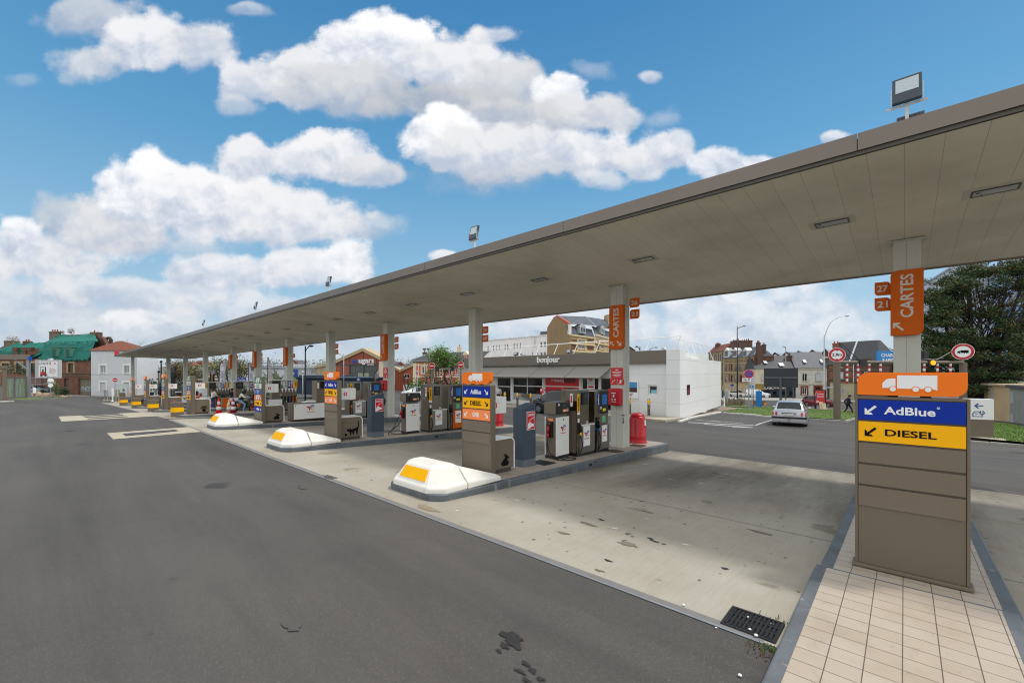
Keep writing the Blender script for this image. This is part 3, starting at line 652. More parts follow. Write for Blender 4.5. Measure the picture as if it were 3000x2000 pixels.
def bumper(n,lb):
 c=cx(n);y0=5.315;z0=it(c,6,n)-.01
 t=thing('bumper_block',lb,'bumper block',(c,y0,z0),0,'white plastic bumper blocks on the island noses')
 def ringo(hw,ya,yb,ch,z):return[(-hw+ch,ya,z),(hw-ch,ya,z),(hw,ya+ch*.9,z),(hw,yb,z),(-hw,yb,z),(-hw,ya+ch*.9,z)]
 R=[ringo(.915,0,.86,.3,0),ringo(.915,0,.86,.3,.13),ringo(.87,.05,.84,.3,.18),ringo(.66,.24,.8,.22,.48),ringo(.56,.32,.74,.18,.525)]
 b=MB();vs=[p for r in R for p in r];fs=[(i*6+k,i*6+(k+1)%6,(i+1)*6+(k+1)%6,(i+1)*6+k)for i in range(4)for k in range(6)]+[(24,25,26,27,28,29),(5,4,3,2,1,0)]
 b.add(vs,fs);b.build('head',WHITE_P,t,bevel=.035,seg=3)
 b=MB();b.add([(-.915,.87,0),(.915,.87,0),(.915,1.9,0),(-.915,1.9,0),(-.915,.87,.15),(.915,.87,.15),(.915,1.9,.1),(-.915,1.9,.1),(-.58,.87,.45),(.58,.87,.45),(.76,1.86,.13),(-.76,1.86,.13)],[(0,3,2,1),(0,1,5,4),(1,2,6,5),(2,3,7,6),(3,0,4,7),(4,5,9,8),(5,6,10,9),(6,7,11,10),(7,4,8,11),(8,9,10,11)])
 b.build('tail',WHITE_P,t,bevel=.03,seg=3)
 p=[Vector((-.46,.076,.225)),Vector((.46,.076,.225)),Vector((.4,.197,.445)),Vector((-.4,.197,.445))];off=Vector((0,-.012,.006))
 b=MB();b.add([q+off for q in p]+[q-off*.5 for q in p],[(0,1,2,3),(7,6,5,4),(0,4,5,1),(1,5,6,2),(2,6,7,3),(3,7,4,0)]);b.build('reflector_panel',BAND,t)
 if n==1:
  b=MB();b.box(.45,.86,.37,.62,.012,.075);b.build('scuffed_corner',M('scuff',(70,66,58),.9,0,.5,14),t,bevel=.02)
bumper(1,'white plastic bumper block with large yellow panel and scuffed corner, nearest one')
bumper(2,'white plastic bumper block before the totem with the cat cabinet')
bumper(3,'small looking white bumper block before the fuel price totem with the rabbit cabinet')
for n,lb in((4,'taupe guard drum with yellow band beside a magenta cone'),(5,'taupe guard drum with yellow band, second of the row from the cones'),(6,'taupe guard drum with yellow band, third of the row from the cones'),(7,'taupe guard drum with yellow band, farthest left before the stacked totem')):
 c=cx(n)+.02;y=5.42;z=gz(c,y);t=thing('guard_drum',lb,'bollard',(c,y,z),0,'taupe guard drums with yellow band')
 P=rrect(-.27,.27,-.28,.28,.2,'bl,br',8)
 b=MB();b.prism(P,0,.84,'z');b.prism(rrect(-.06,.26,-.18,.2,.05),.84,.865,'z');b.build('drum',TAUPE,t,bevel=.012)
 b=MB();b.prism([(x*1.012,yy*1.014)for x,yy in P],.3,.56,'z');b.build('yellow_band',BAND,t)
def totem(n,panels,lb,topper=False,blanks=0,yt=None):
 c=cx(n);yt=yt or 7.26;z0=it(c,yt,n)+(.012 if n==0 else 0)
 t=thing('price_totem',lb,'totem sign',(c-.005-(.12 if n>3 else 0),yt,z0),0,'taupe totem signs at the heads of the islands')
 w=.525;H=2.22 if topper or n<3 else 2.27
 b=MB();b.box(-w,w,.035,.16 if n<4 else .22,.04,H);b.box(-w,-w+.03,-.0,.034,.04,H);b.box(w-.03,w,-.0,.034,.04,H);b.box(-w+.031,w-.031,.002,.034,H-.035,H);b.box(-w+.031,w-.031,.012,.034,.04,.82);b.build('body',TAUPE,t,bevel=.006)
 b=MB();b.box(-w-.03,w+.03,-.035,.2,0,.04);b.build('foot',TAUPE,t,bevel=.006)
 zt=H-.045;ph,gp=.255,.026;x0,x1=-w+.036,w-.036
 for k,pn in enumerate(list(panels)+['blank']*blanks):
  za,zb=zt-ph,zt;zt-=ph+gp;zm=(za+zb)/2
  col={'AdBlue':BLUE,'DIESEL':YELLOW,'GNR':PEACH,'blank':TAUPE_P,'green':GREEN,'SP95':M('pale_panel',(206,214,206),.45),'SP98':M('navy_panel',(40,74,150),.45),'orange':M('exc_orange',(222,106,44),.45)}[pn]
  b=MB();b.box(x0,x1,-.004,.03,za,zb);pobj=b.build('fuel_panel' if pn!='blank' else 'blank_panel',col,t,bevel=.003)
  if pn=='blank':continue
  ink=INK if pn=='DIESEL' else SIGNW
  if pn=='SP95':ink=M('dark_green_ink',(30,80,60),.5)
  l=MB();Y=-.0045;mats=[ink]
  near=n==0
  if pn in('AdBlue','DIESEL','GNR'):
   tw={'AdBlue':.42,'DIESEL':.44,'GNR':.26}[pn]
   if near:letters(l,pn,(.0 if pn=='AdBlue' else .01),zm,w=.47 if pn=='AdBlue' else .47,h=.098 if pn=='AdBlue' else .085,y=Y)
   else:letters(l,pn,0,zm,w=tw*.92,h=.115,y=Y)
   if near and pn=='AdBlue':letters(l,'®',.26,zm+.055,h=.028,y=Y)
   left=near or pn!='AdBlue' or n in(1,2);right=not near
   if left:arrow(l,-.365,zm+(.0),.12,False,y=Y)
   if right:arrow(l,.365,zm,.12,True,y=Y)
  elif pn in('green','orange'):
   l.prism([(-.3,za+.02),(-.16,zb-.01),(.26,zb-.01),(.16,za+.02)],Y-.003,Y,'y',0)
   mats.append(RED);letters(l,'excellium',.0,zm+.05,w=.3,y=Y-.0032,mi=1)
   mats.append(M('dark_ink',(40,60,52),.5));letters(l,'SP 98' if pn=='green' else 'DIESEL',-.03,zm-.06,w=.24,y=Y-.0032,mi=2)
   mats.append(SIGNW);arrow(l,-.41,zm-.03,.1,False,y=Y,mi=3);arrow(l,.41,zm-.03,.1,True,y=Y,mi=3)
  else:
   letters(l,'Sans Plomb',0,zm+.06,w=.4,h=.05,y=Y);letters(l,'95' if pn=='SP98' else 'SP 95-E10',0,zm-.045,w=.16 if pn=='SP98' else .4,h=.08,y=Y)
   arrow(l,-.38,zm-.02,.1,False,y=Y)
   if n>3:arrow(l,.38,zm-.02,.1,True,y=Y)
  l.build('lettering',mats,pobj)
 if topper:
  b=MB();b.prism(rrect(x0-.01,x1+.012,H+.02,H+.31,.12,'tl,br',8),-.02,.09,'y');tp=b.build('truck_topper',ORANGE,t,bevel=.004)
  b=MB();truck_icon(b,.0,H+.165,.5,-.0205,gap=1);b.build('truck_symbol',[SIGNW,ORANGE],tp)
  b=MB();b.box(-.2,-.1,.02,.07,H,H+.03);b.box(.1,.2,.02,.07,H,H+.03);b.build('topper_bracket',DARK,t)
 return t
totem(0,['AdBlue','DIESEL'],'taupe totem with AdBlue and DIESEL panels and orange truck topper, nearest at right',True,3)
totem(1,['AdBlue','DIESEL','GNR'],'taupe totem with AdBlue, DIESEL and GNR panels beside the rabbit cabinet and card pillar',True,2)
totem(2,['AdBlue','DIESEL','GNR'],'taupe totem with AdBlue, DIESEL and GNR panels beside the cat cabinet',True,2)
totem(3,['green','SP95','SP98','orange','DIESEL','AdBlue'],'taupe totem with six fuel panels, excellium on top, right of the motorcyclist',False,1)
totem(4,['green','SP95','SP98','orange','DIESEL'],'taupe totem with five fuel panels beside the plant pot cabinet',False,2,6.0)
totem(5,['green','SP95','SP98','orange','DIESEL'],'slim totem with orange truck topper and five panels, left of the plant pot cabinet lane',True,2,6.0)
totem(6,['green','SP95','SP98','orange','DIESEL','AdBlue'],'far slim totem with orange truck topper in front of the white house edge',True,1,6.0)
totem(7,['green','SP95','SP98','orange','DIESEL','AdBlue'],'farthest totem with orange truck topper in front of the white house',True,1,6.0)
RAB=[(-.13,0),(.12,0),(.17,.05),(.19,.14),(.16,.26),(.1,.31),(.09,.36),(.15,.38),(.2,.42),(.2,.48),(.15,.53),(.1,.54),(.08,.6),(.03,.7),(.0,.68),(.02,.6),(.05,.55),(.0,.6),(-.06,.67),(-.09,.65),(-.06,.56),(.02,.5),(-.02,.44),(-.1,.36),(-.16,.24),(-.2,.2),(-.22,.12),(-.18,.06)]
CAT=[(-.22,.02),(-.18,.0),(-.15,.02),(-.15,.15),(-.1,.16),(-.06,.02),(-.01,.02),(.02,.18),(.1,.25),(.14,.02),(.2,.02),(.22,.26),(.26,.36),(.3,.5),(.27,.66),(.23,.74),(.2,.73),(.23,.62),(.25,.5),(.2,.4),(.14,.38),(.0,.34),(-.1,.31),(-.16,.32),(-.2,.38),(-.23,.34),(-.32,.32),(-.4,.36),(-.4,.3),(-.38,.24),(-.3,.2),(-.24,.18)]
def plant(b,y):
 b.prism([(-.13,0),(.13,0),(.2,.24),(-.2,.24)],y-.003,y);b.prism([(-.22,.24),(.22,.24),(.23,.29),(-.23,.29)],y-.003,y)
 for a in(-1.1,-.6,-.2,.25,.7,1.15):
  r=.34;tx,tz=r*sin(a),.28+r*cos(a)
  b.prism([(-.012,.28),(.012,.28),(tx+.012,tz),(tx-.012,tz)],y-.003,y)
  for f in(.55,.8,1.0):
   lx,lz=tx*f,.28+(tz-.28)*f;b.prism([(lx,lz-.01),(lx+.06,lz+.02),(lx+.1,lz+.09),(lx+.03,lz+.06)],y-.0032,y);b.prism([(lx,lz-.01),(lx-.06,lz+.02),(lx-.1,lz+.08),(lx-.03,lz+.06)],y-.0028,y)
def bird(b,y):b.prism([(-.35,.2),(-.05,.3),(.05,.34),(.16,.32),(.26,.28),(.14,.26),(.08,.16),(-.04,.12),(-.2,.2)],y-.003,y);b.box(.02,.035,y-.003,y,0,.14);b.box(.06,.075,y-.003,y,0,.14)
def cabinet(n,art,lb,lb2,ln=.92,h=.86,yt=7.46):
 c=cx(n);x=c+.26;z0=it(c,yt+.4,n)
 t=thing('waste_cabinet',lb,'waste bin',(x,yt,z0),pi/2,'taupe waste cabinets behind the totems')
 b=MB();b.prism(rrect(.0,ln-.03,.1,h-.02,.14,'tr',8),.0,.5,'y');b.build('case',M('cabinet_laminate',(110,99,84),.45,0,.06,3,streak=6),t,bevel=.004)
 b=MB();b.box(.03,ln-.1,.03,.45,0,.1);b.build('plinth',M('plinth_dark',(70,62,54),.6),t)
 def rib(off):return[(ln-.03+off,.06)]+[(ln-.03-.14+(.14+off)*cos(k/8*pi/2),h-.02-.14+(.14+off)*sin(k/8*pi/2))for k in range(9)]+[(.03-off*.5,h-.02+off),(.03-off*.5,1.92)]
 A,B=rib(.0),rib(.035);Ain=A[:-2]+[(.065,A[-2][1]),(.065,1.92)];Bo=B[:-2]+[(.03,B[-2][1]),(.03,1.92)]
 b=MB();b.prism(A[:-2]+[(.066,h-.02)]+[(.066,h+.015)]+B[:-2][::-1],-.012,.49);b.box(.03,.065,-.012,.49,h+.0155,1.92);b.build('white_frame',WHITE,t)
 b=MB()
 if art=='rabbit':b.prism([(ln*.62+p[0]*.72,.16+p[1]*.45)for p in RAB],-.0035,-.0005)
 elif art=='cat':b.prism([(ln*.62+p[0]*.72,.16+p[1]*.72)for p in CAT],-.0035,-.0005);disc(b,ln*.27,.2,.05,-.0035,-.0005)
 elif art=='plant':plant(b,-.0005);b.v=[(ln*.6+px*.5,py,.14+pz*.5)for px,py,pz in b.v]
 else:bird(b,-.0005);b.v=[(ln*.68+px*.8,py,.13+pz*.8)for px,py,pz in b.v]
 b.build('silhouette',INK,t)
 k_=.8 if n>3 else 1
 tb=thing('towel_box',lb2,'dispenser',(x-.05,yt+.07,z0+1.5),pi/2,'white towel dispensers on the cabinet frames')
 b=MB();b.box(0,.37*k_,0,.36,0,.42*k_);b.box(.375*k_,.6*k_,0,.36,0,.42*k_);b.build('case',WHITE,tb,bevel=.008)
 b=MB();b.prism(rrect(.12,.25,.15,.28,.02),-.004,-.0005);b.build('red_symbol',REDSIGN,tb)
 b=MB();b.prism([(.165,.17),(.205,.17),(.205,.235),(.165,.235)],-.007,-.0045);b.box(.15,.22,-.007,-.0045,.25,.265);b.build('bin_symbol',SIGNW,tb)
cabinet(1,'rabbit','taupe waste cabinet with rabbit silhouette beside the slate blue card pillar','white towel dispenser behind the nearest GNR totem')
cabinet(2,'cat','taupe waste cabinet with a cat and ball silhouette','white towel dispenser above the cat cabinet')
cabinet(3,'rabbit','taupe waste cabinet with rabbit silhouette beside the wide white pump panel','white towel dispenser above the farther rabbit cabinet')
cabinet(4,'plant','taupe waste cabinet with potted plant silhouette behind the guard drum','white towel dispenser above the plant pot cabinet',.8,.9,6.2)
cabinet(5,'bird','taupe waste cabinet with bird silhouette partly behind a cone','white towel dispenser above the bird cabinet',.85,.9,6.2)
cabinet(6,'bird','far taupe waste cabinet with white curved frame, left of the bird cabinet','white towel dispenser under the curved air hoses',.85,.9,6.2)
cabinet(7,'bird','farthest taupe waste cabinet, half hidden by a slim totem','white towel dispenser in front of the white house',.85,.9,6.2)
def nozzle(b,x,y,z,col=0,s=1,body=1):
 b.tube([(x,y,z+.2*s),(x+.02*s,y-.015,z+.27*s),(x+.05*s,y-.02,z+.31*s)],.013*s,6,2)
 b.tube([(x-.01*s,y-.02,z),(x,y-.03,z+.12*s),(x+.005*s,y-.01,z+.21*s)],.03*s,8,body)
 b.tube([(x-.015*s,y-.06,z+.02*s),(x-.01*s,y-.075,z+.1*s),(x,y-.04,z+.17*s)],.01*s,6,body)
 b.tube([(x-.012*s,y-.02,z-.1*s),(x-.01*s,y-.02,z)],.034*s,8,col)
def hose_pts(P,n=10):
 out=[];V=[Vector(p)for p in P];V=[V[0]*2-V[1]]+V+[V[-1]*2-V[-2]]
 for i in range(1,len(V)-2):
  for k in range(n):
   t=k/n;a,b,c,d=V[i-1],V[i],V[i+1],V[i+2]
   out.append(((2*b)+(c-a)*t+(2*a-5*b+4*c-d)*t*t+(3*b-a-3*c+d)*t**3)*.5)
 return out+[V[-2]]
def gnr_pump(n,y0,num,lb,hose_lb):
 c=cx(n);x=c+.05;z0=it(c,y0+.3,n);D,W=.42,.66
 t=thing('gnr_pump',lb,'fuel pump',(x,y0,z0),pi/2,'small GNR fuel pumps')
 b=MB();b.box(0,W-.02,0,D,.0,.1);b.build('plinth',BLACK,t)
 b=MB();b.box(0,W,.02,D-.02,.1,1.26);b.build('cabinet',TAUPE,t,bevel=.006)
 b=MB();b.box(.0,W,-.012,.018,.1,1.27);b.build('front_panel',WHITE,t,bevel=.005)
 b=MB();b.box(-.01,W,D-.018,D+.012,.1,1.27);b.build('back_panel',WHITE,t,bevel=.005)
 b=MB();b.box(.05,W-.05,.06,D-.06,1.26,1.36);b.build('neck',M('neck_grey',(108,108,104),.6),t)
 b=MB();b.box(-.03,W+.03,.0,D+.02,1.36,1.72);hd=b.build('head',TAUPE,t,bevel=.006)
 b=MB();b.box(-.028,W+.028,-.022,-.001,1.36,1.715);b.build('display_panel',BLACK,t,bevel=.006)
 b=MB();b.box(.26,.54,-.03,-.0225,1.56,1.66);b.build('display',M('lcd_dark',(52,56,54),.2),t)
 b=MB();b.box(.3,.52,-.026,-.0225,1.42,1.5);b.build('orange_label',PEACH,t)
 b=MB();letters(b,'GNR',.41,1.46,w=.12,y=-.0262);letters(b,str(num),.1,1.65,h=.07,y=-.0226);b.box(.56,.59,-.026,-.0225,1.42,1.52);b.build('lettering',SIGNW,t)
 b=MB();logo(b,W*.52,.92,.28,-.0125);b.build('logo',LOGO_M,t)
 b=MB();disc(b,W*.55,1.18,.025,-.016,-.0125);b.build('lock',BLACK,t)
 s=MB();s.box(.14,.3,-.02,-.001,1.5,1.69);s.v=[(yy,xx,z)for xx,yy,z in s.v];s.f=[f[::-1]for f in s.f];s.build('notice',SIGNW,t)
 s=MB();s.box(.18,.36,.0,.05,.66,1.14);s.v=[(yy-.055,xx-.06,z)for xx,yy,z in s.v];s.f=[f[::-1]for f in s.f];s.build('holster',BLACK,t)
 s=MB();s.box(.11,.31,-.016,-.001,1.15,1.23);s.v=[(yy-.002,xx,z)for xx,yy,z in s.v];s.f=[f[::-1]for f in s.f];s.build('orange_plate',PEACH,t)
 s=MB();nozzle(s,.0,0,.78,0,1.05,0);s.v=[(yy-.09,.22-xx,z)for xx,yy,z in s.v];s.build('nozzle',[RED,RED,STEEL],t,smooth=True)
 P=hose_pts([(-.11,.23,.66),(-.14,.24,.4),(-.2,.1,.12),(-.1,-.2,.03),(.25,-.42,.022),(.5,-.36,.022),(.42,-.16,.025),(.12,-.2,.03),(.05,-.1,.06),(-.1,.16,.2),(-.06,.3,.7),(-.03,.3,1.2)])
 if n==2:P=hose_pts([(-.11,.23,.66),(-.16,.26,.45),(-.5,.3,.2),(-.75,.2,.05),(-.6,.0,.022),(-.1,-.1,.022),(.1,.0,.022),(-.2,.1,.03),(-.65,.16,.1),(-.4,.3,.34),(-.1,.3,.9),(-.03,.3,1.2)])
 s=MB();s.tube(P,.016,8);s.build('hose',RUBBER,t,smooth=True)
def steel_pump(n,y0,num,lb,white=True):
 c=cx(n);x=c+.21;z0=it(c,y0+.5,n);W,D=1.0,.62
 t=thing('diesel_pump',lb,'fuel pump',(x,y0,z0),pi/2,'stainless steel diesel pumps')
 b=MB();b.box(0,W,.0,D,0,.09);b.build('plinth',BLACK,t)
 b=MB();b.box(0,.16,-.0,D,.09,2.12);b.build('hose_tower',STEEL,t,bevel=.01)
 b=MB();b.box(.162,.73,.03,D,.9,2.1);b.build('upper_case',STEEL,t,bevel=.006)
 b=MB();b.box(.162,W,-.02,D-.1,.09,.95);b.build('lower_case',STEEL_D,t,bevel=.008)
 b=MB();b.box(.165,W+.0,-.03,.3,.951,.99);b.build('shelf',WHITE,t,bevel=.005)
 b=MB();b.box(-.005,.0,.05,D-.05,.12,1.45);b.build('side_panel',TAUPE,t)
 b=MB();b.box(.31,.62,-.002,.028,1.62,2.03);b.build('display_panel',BLACK,t,bevel=.005)
 b=MB();b.box(.36,.57,-.008,-.0025,1.83,1.97);b.box(.38,.55,-.008,-.0025,1.68,1.78);b.build('display',M('lcd_dark',(52,56,54),.2),t)
 b=MB();b.box(.01,.15,-.008,-.001,1.42,1.98);b.build('diesel_label',YELLOW,t)
 b=MB();letters(b,'DIESEL',.08,1.7,w=.46,h=.07,y=-.0085,vert=True);b.build('diesel_lettering',INK,t)
 b=MB();b.box(.0,.155,-.01,-.001,1.33,1.41);b.box(.04,.12,-.01,-.001,.98,1.2,1);b.build('price_label',[SIGNW,SIGNW],t)
 b=MB();b.box(.33,.72,-.026,-.0205,.3,.94);b.build('logo_panel',SIGNW,t)
 b=MB();logo(b,.52,.68,.28,-.0265);b.build('logo',LOGO_M,t)
 b=MB();letters(b,str(num),.62,1.05,h=.08,y=.029);b.build('number',SIGNW,t)
 b=MB();b.box(.01,.15,-.05,-.001,.72,1.08);b.build('holster',BLACK,t)
 b=MB();nozzle(b,.08,-.07,.78,0,1.0,1);b.build('nozzle',[M('grip_yellow',(240,170,30),.5),BLACK,STEEL],t,smooth=True)
 b=MB();b.tube(hose_pts([(.07,-.08,.68),(.12,-.12,.45),(.1,-.1,.22),(.03,-.06,.1),(.02,-.03,.3),(.02,-.03,.68)]),.016,8);b.build('hose',RUBBER,t,smooth=True)
 s=MB();s.box(.16,.26,-.003,-.0001,1.58,1.98);s.box(.18,.24,-.006,-.0031,1.7,1.94,1);s.v=[(yy-.006,xx,z)for xx,yy,z in s.v];s.f=[f[::-1]for f in s.f];s.build('warning_strip',[SIGNW,RED],t)
def adblue_pump(n,y0,num,lb,orange=False):
 c=cx(n);x=c+.21;z0=it(c,y0+.5,n);W,D=.86,.6
 t=thing('adblue_pump',lb,'fuel pump',(x,y0,z0),pi/2,'AdBlue pumps with a blue screen')
 b=MB();b.box(0,W,.0,D,0,.09);b.build('plinth',BLACK,t)
 b=MB();b.box(0,.26,.02,D,.09,2.1);b.build('hose_tower',TAUPE if orange else STEEL,t,bevel=.04,seg=3)
 b=MB();b.box(.262,W,.02,D,.93,2.1);b.build('upper_case',TAUPE,t,bevel=.006)
 b=MB();b.box(.24,W+.01,-.02,D-.1,.09,.92);b.build('lower_case',ORANGE_D if orange else STEEL_D,t,bevel=.006)
 b=MB();b.box(.3,W-.03,-.004,.018,1.3,2.06);b.build('terminal_panel',BLACK,t,bevel=.005)
 b=MB();b.box(.42,.74,-.008,-.0045,1.6,1.94);b.build('screen',SKYBLUE,t)
 b=MB();b.box(.46,.66,-.008,-.0045,1.38,1.47);b.build('yellow_label',M('label_yellow',(236,216,30),.5),t)
 b=MB();b.box(.14,.25,.008,.0185,1.55,2.0);b.build('adblue_label',M('adblue_label_blue',(14,58,160),.5),t)
 b=MB();letters(b,'AdBlue',.195,1.78,w=.36,h=.07,y=.0075,vert=True);letters(b,str(num),.34,1.5,h=.09,y=-.0045);b.build('lettering',SIGNW,t)
 b=MB();b.box(.46,.66,.01,.0185,1.0,1.22);b.build('sticker',M('sticker_green',(90,190,140),.5,0,.3,8),t)
 b=MB();b.box(.38,.72,-.026,-.0205,.34,.9);b.build('logo_panel',SIGNW,t)
 b=MB();logo(b,.55,.68,.26,-.0265);b.build('logo',LOGO_M,t)
 b=MB();b.box(.05,.2,-.03,.018,.82,1.2);b.build('holster',BLACK,t)
 b=MB();nozzle(b,.13,-.04,.84,0,1.0,1);b.build('nozzle',[M('grip_blue',(20,90,180),.5),BLACK,STEEL],t,smooth=True)
 b=MB();b.box(.02,.07,-.02,.018,.1,.8);b.box(.1,.13,-.02,.018,.1,.8);b.box(.07,.1,-.014,.01,.1,.8,1);b.build('hose_guide',[STEEL,DARK],t)
 b=MB();b.tube(hose_pts([(.13,-.06,.74),(.17,-.1,.5),(.15,-.08,.2),(.1,-.04,.12)]),.015,8);b.build('hose',RUBBER,t,smooth=True)
 return t
def card_pillar(n,lb):
 c=cx(n);y0=8.8;x=c+.2;z0=it(c,y0+.2,n)
 t=thing('card_pillar',lb,'card terminal',(x,y0,z0),pi/2,'slate blue card payment pillars')
 b=MB();b.box(0,.54,0,.36,0,.2);b.build('foot',SLATEG,t,bevel=.006)
 b=MB();b.add([(0,0,.2),(.54,0,.2),(.54,.36,.2),(0,.36,.2),(0,0,1.6),(.54,0,1.72),(.54,.36,1.72),(0,.36,1.6)],[(0,3,2,1),(4,5,6,7),(0,1,5,4),(1,2,6,5),(2,3,7,6),(3,0,4,7)]);b.build('case',SLATEB,t,bevel=.006)
 b=MB();b.prism([(.54,1.2),(.62,1.25),(.66,1.42),(.62,1.5),(.54,1.55)],.06,.3,'y');b.build('hood',BLACK,t)
 b=MB();b.box(.15,.5,-.006,-.0005,1.0,1.5);sg=b.build('cartes_sign',SIGNW,t)
 b=MB();b.box(.165,.485,-.009,-.0065,1.015,1.485);b.build('sign_field',REDSIGN,sg)
 b=MB();letters(b,'CARTES',.325,1.41,w=.28,h=.065,y=-.0095);b.prism([(.24,1.19),(.44,1.27),(.46,1.35),(.27,1.28)],-.0125,-.0095);b.prism([(.18,1.03),(.2,1.17),(.25,1.23),(.3,1.23),(.36,1.16),(.4,1.17),(.45,1.14),(.43,1.08),(.34,1.08),(.28,1.05),(.2,1.03)],-.0125,-.0095)
 b.build('lettering',SIGNW,sg)
 b=MB();b.prism([(.255,1.2),(.43,1.265),(.442,1.33),(.28,1.265)],-.0155,-.0128);b.build('card_symbol',REDSIGN,sg)
card_pillar(1,'slate blue card pillar with CARTES sign beside the pump numbered 20')
card_pillar(2,'slate blue card pillar with CARTES sign beside the pump numbered 17')
gnr_pump(1,10.5,20,'white fronted pump numbered 20 with red nozzle and coiled black hose','')
gnr_pump(2,10.5,17,'white fronted pump numbered 17 with hose looping to its left','')
steel_pump(1,11.38,21,'stainless diesel pump numbered 21 in front of the dark parked car')
adblue_pump(1,12.47,26,'stainless AdBlue pump with blue screen against the nearest full column')
steel_pump(2,11.55,18,'stainless diesel pump numbered 18 left of the orange based AdBlue pump')
adblue_pump(2,12.66,24,'AdBlue pump with orange base and blue screen',True)
steel_pump(3,11.9,16,'stainless diesel pump half behind the totem with the cat cabinet')
adblue_pump(3,13.0,22,'dark AdBlue pump with blue screen left of the slate card pillar')
def red_bin(n,y,lb):
 c=cx(n);t=thing('round_bin',lb,'bin',(c-.08,y,it(c,y,n)),0,'round red plastic bins')
 b=MB();b.lathe([(.37,0),(.37,.03),(.335,.06),(.33,.2),(.338,.21),(.33,.22),(.33,.25),(.338,.26),(.33,.27),(.33,.86),(.3,1.0),(.26,1.06)],28);b.build('drum',CRIMSON,t,smooth=True)
 b=MB();b.lathe([(.262,1.055),(.27,1.07),(.26,1.1),(.2,1.15),(.1,1.18),(.02,1.185)],28);b.build('lid',CRIMSON,t,smooth=True)
 s=MB();s.box(.31,.338,-.05,.05,.7,.9);s.build('label',SIGNW,t)
red_bin(1,16.1,'round red bin at the end of the nearest full island')
red_bin(2,16.1,'round red bin half hidden behind the nearest GNR totem')
for x,y,w,l,lb in((cx(1)+.45,13.3,.5,.5,'rusty floor hatch in the tiles beside the dented column foot'),(cx(1)+.35,15.2,.55,.55,'dark floor hatch in the tiles before the red bin'),(cx(1)+.1,9.75,.6,.55,'black chequer rubber mat before the pump numbered 20')):
 mb=MB();z=it(x,y,1);mb.box(-w/2,w/2,-l/2,l/2,0,.012)
 for i in range(6):
  for j in range(6):mb.box(-w/2+.05+i*(w-.1)/5-.018,-w/2+.05+i*(w-.1)/5+.018,-l/2+.05+j*(l-.1)/5-.008,-l/2+.05+j*(l-.1)/5+.008,.012,.017)
 tag(mb.build('floor_hatch',M('rust_steel',(84,66,54),.8,.2,.3,6)if 'mat' not in lb else RUBBER,None,loc=(x,y,z)),lb,'hatch' if 'mat' not in lb else 'mat')
for n,y,lb in((1,11.2,'open service flap in the kerb below the steel diesel pump'),(2,11.6,'service flap in the kerb below the pump numbered 18')):
 mb=MB();mb.box(-.006,.012,-.3,.3,-.16,-.01);mb.box(.0125,.016,-.26,-.14,-.13,-.05,1);mb.box(.0125,.016,.02,.08,-.06,-.02,1)
 tag(mb.build('kerb_flap',[M('flap_grey',(84,90,92),.6),DARK],None,loc=(cx(n)+.93,y,it(cx(n),y,n))),lb,'flap')
t=thing('drain_grate','black cast iron drain grate at the corner of the concrete','drain',(-1.41,4.74,.006),0)
b=MB();b.box(0,.5,0,.44,-.06,-.004);b.build('gully',DARK,t)
b=MB();b.box(0,.5,0,.03,-.003,.014);b.box(0,.5,.41,.44,-.003,.014);b.box(0,.03,.03,.41,-.003,.014);b.box(.47,.5,.03,.41,-.003,.014)
for k in range(1,3):b.box(.03,.47,.03+k*.127-.012,.03+k*.127+.012,-.003,.013)
for k in range(11):
 x=.045+k*.04;w=.011
 for j in range(3):y=.03+j*.127;b.add([(x-w,y+.012,.013),(x+w,y+.012,.013),(x+w+.006*(j-1),y+.115,.013),(x-w+.006*(j-1),y+.115,.013)],[(0,1,2,3)]);b.box(x-w,x+w,y+.012,y+.115,-.003,.0125)
b.build('grate',M('cast_iron',(34,35,38),.55,.4,.2,12),t,bevel=.003)
def tuft(p,n,h,name,lb,mats,cat='weed'):
 mb=MB()
 for k in range(n):
  a=random.uniform(0,2*pi);r=random.uniform(0,.14);x,y=r*cos(a)*1.6,r*sin(a)*.7;l=h*random.uniform(.4,1.2);b=random.uniform(0,2*pi);w=.005;dx,dy=cos(b)*l*.5,sin(b)*l*.5
  ox,oy=-sin(b)*w,cos(b)*w;i=random.randrange(len(mats))
  mb.add([(x-ox,y-oy,0),(x+ox,y+oy,0),(x+dx*.5+ox,y+dy*.5+oy,l*.7),(x+dx*.5-ox,y+dy*.5-oy,l*.7),(x+dx,y+dy,l)],[(0,1,2,3),(3,2,4)],i)
 tag(mb.build(name,mats,None,loc=p),lb,cat)
WG=M('weed_green',(70,110,30),.7,0,.3,9);WB=M('weed_brown',(96,74,40),.8,0,.3,9)
tuft(gnd(2262,1905),110,.035,'weed_tuft','tuft of mixed green and brown weeds below the drain grate',[WG,WG,WB])
tuft(gnd(2288,1822),22,.06,'weed_tuft','thin green weed growing through the drain grate',[WG])
tuft(gnd(2250,1925),60,.022,'dead_leaves','brown dead leaves in the asphalt corner by the kerb',[WB,WB,M('leaf_dark',(50,38,26),.9)],'leaves')
for k,(px,py,s,w)in enumerate(((2215,1861,.02,1),(2197,1843,.016,1),(2262,1828,.018,1),(2192,1808,.016,1),(2168,1978,.018,1),(2003,1772,.02,1),(2098,1838,.012,1))):
 p=gnd(px,py,.012 if k>3 else .02);mb=MB();mb.lathe([(s*.6,0),(s,s*.3),(s*.7,s*.7)],6,a0=k);tag(mb.build('pebble',WHITE,None,loc=p),'small white pebble lying around the drain grate','pebble','white pebbles around the drain grate')
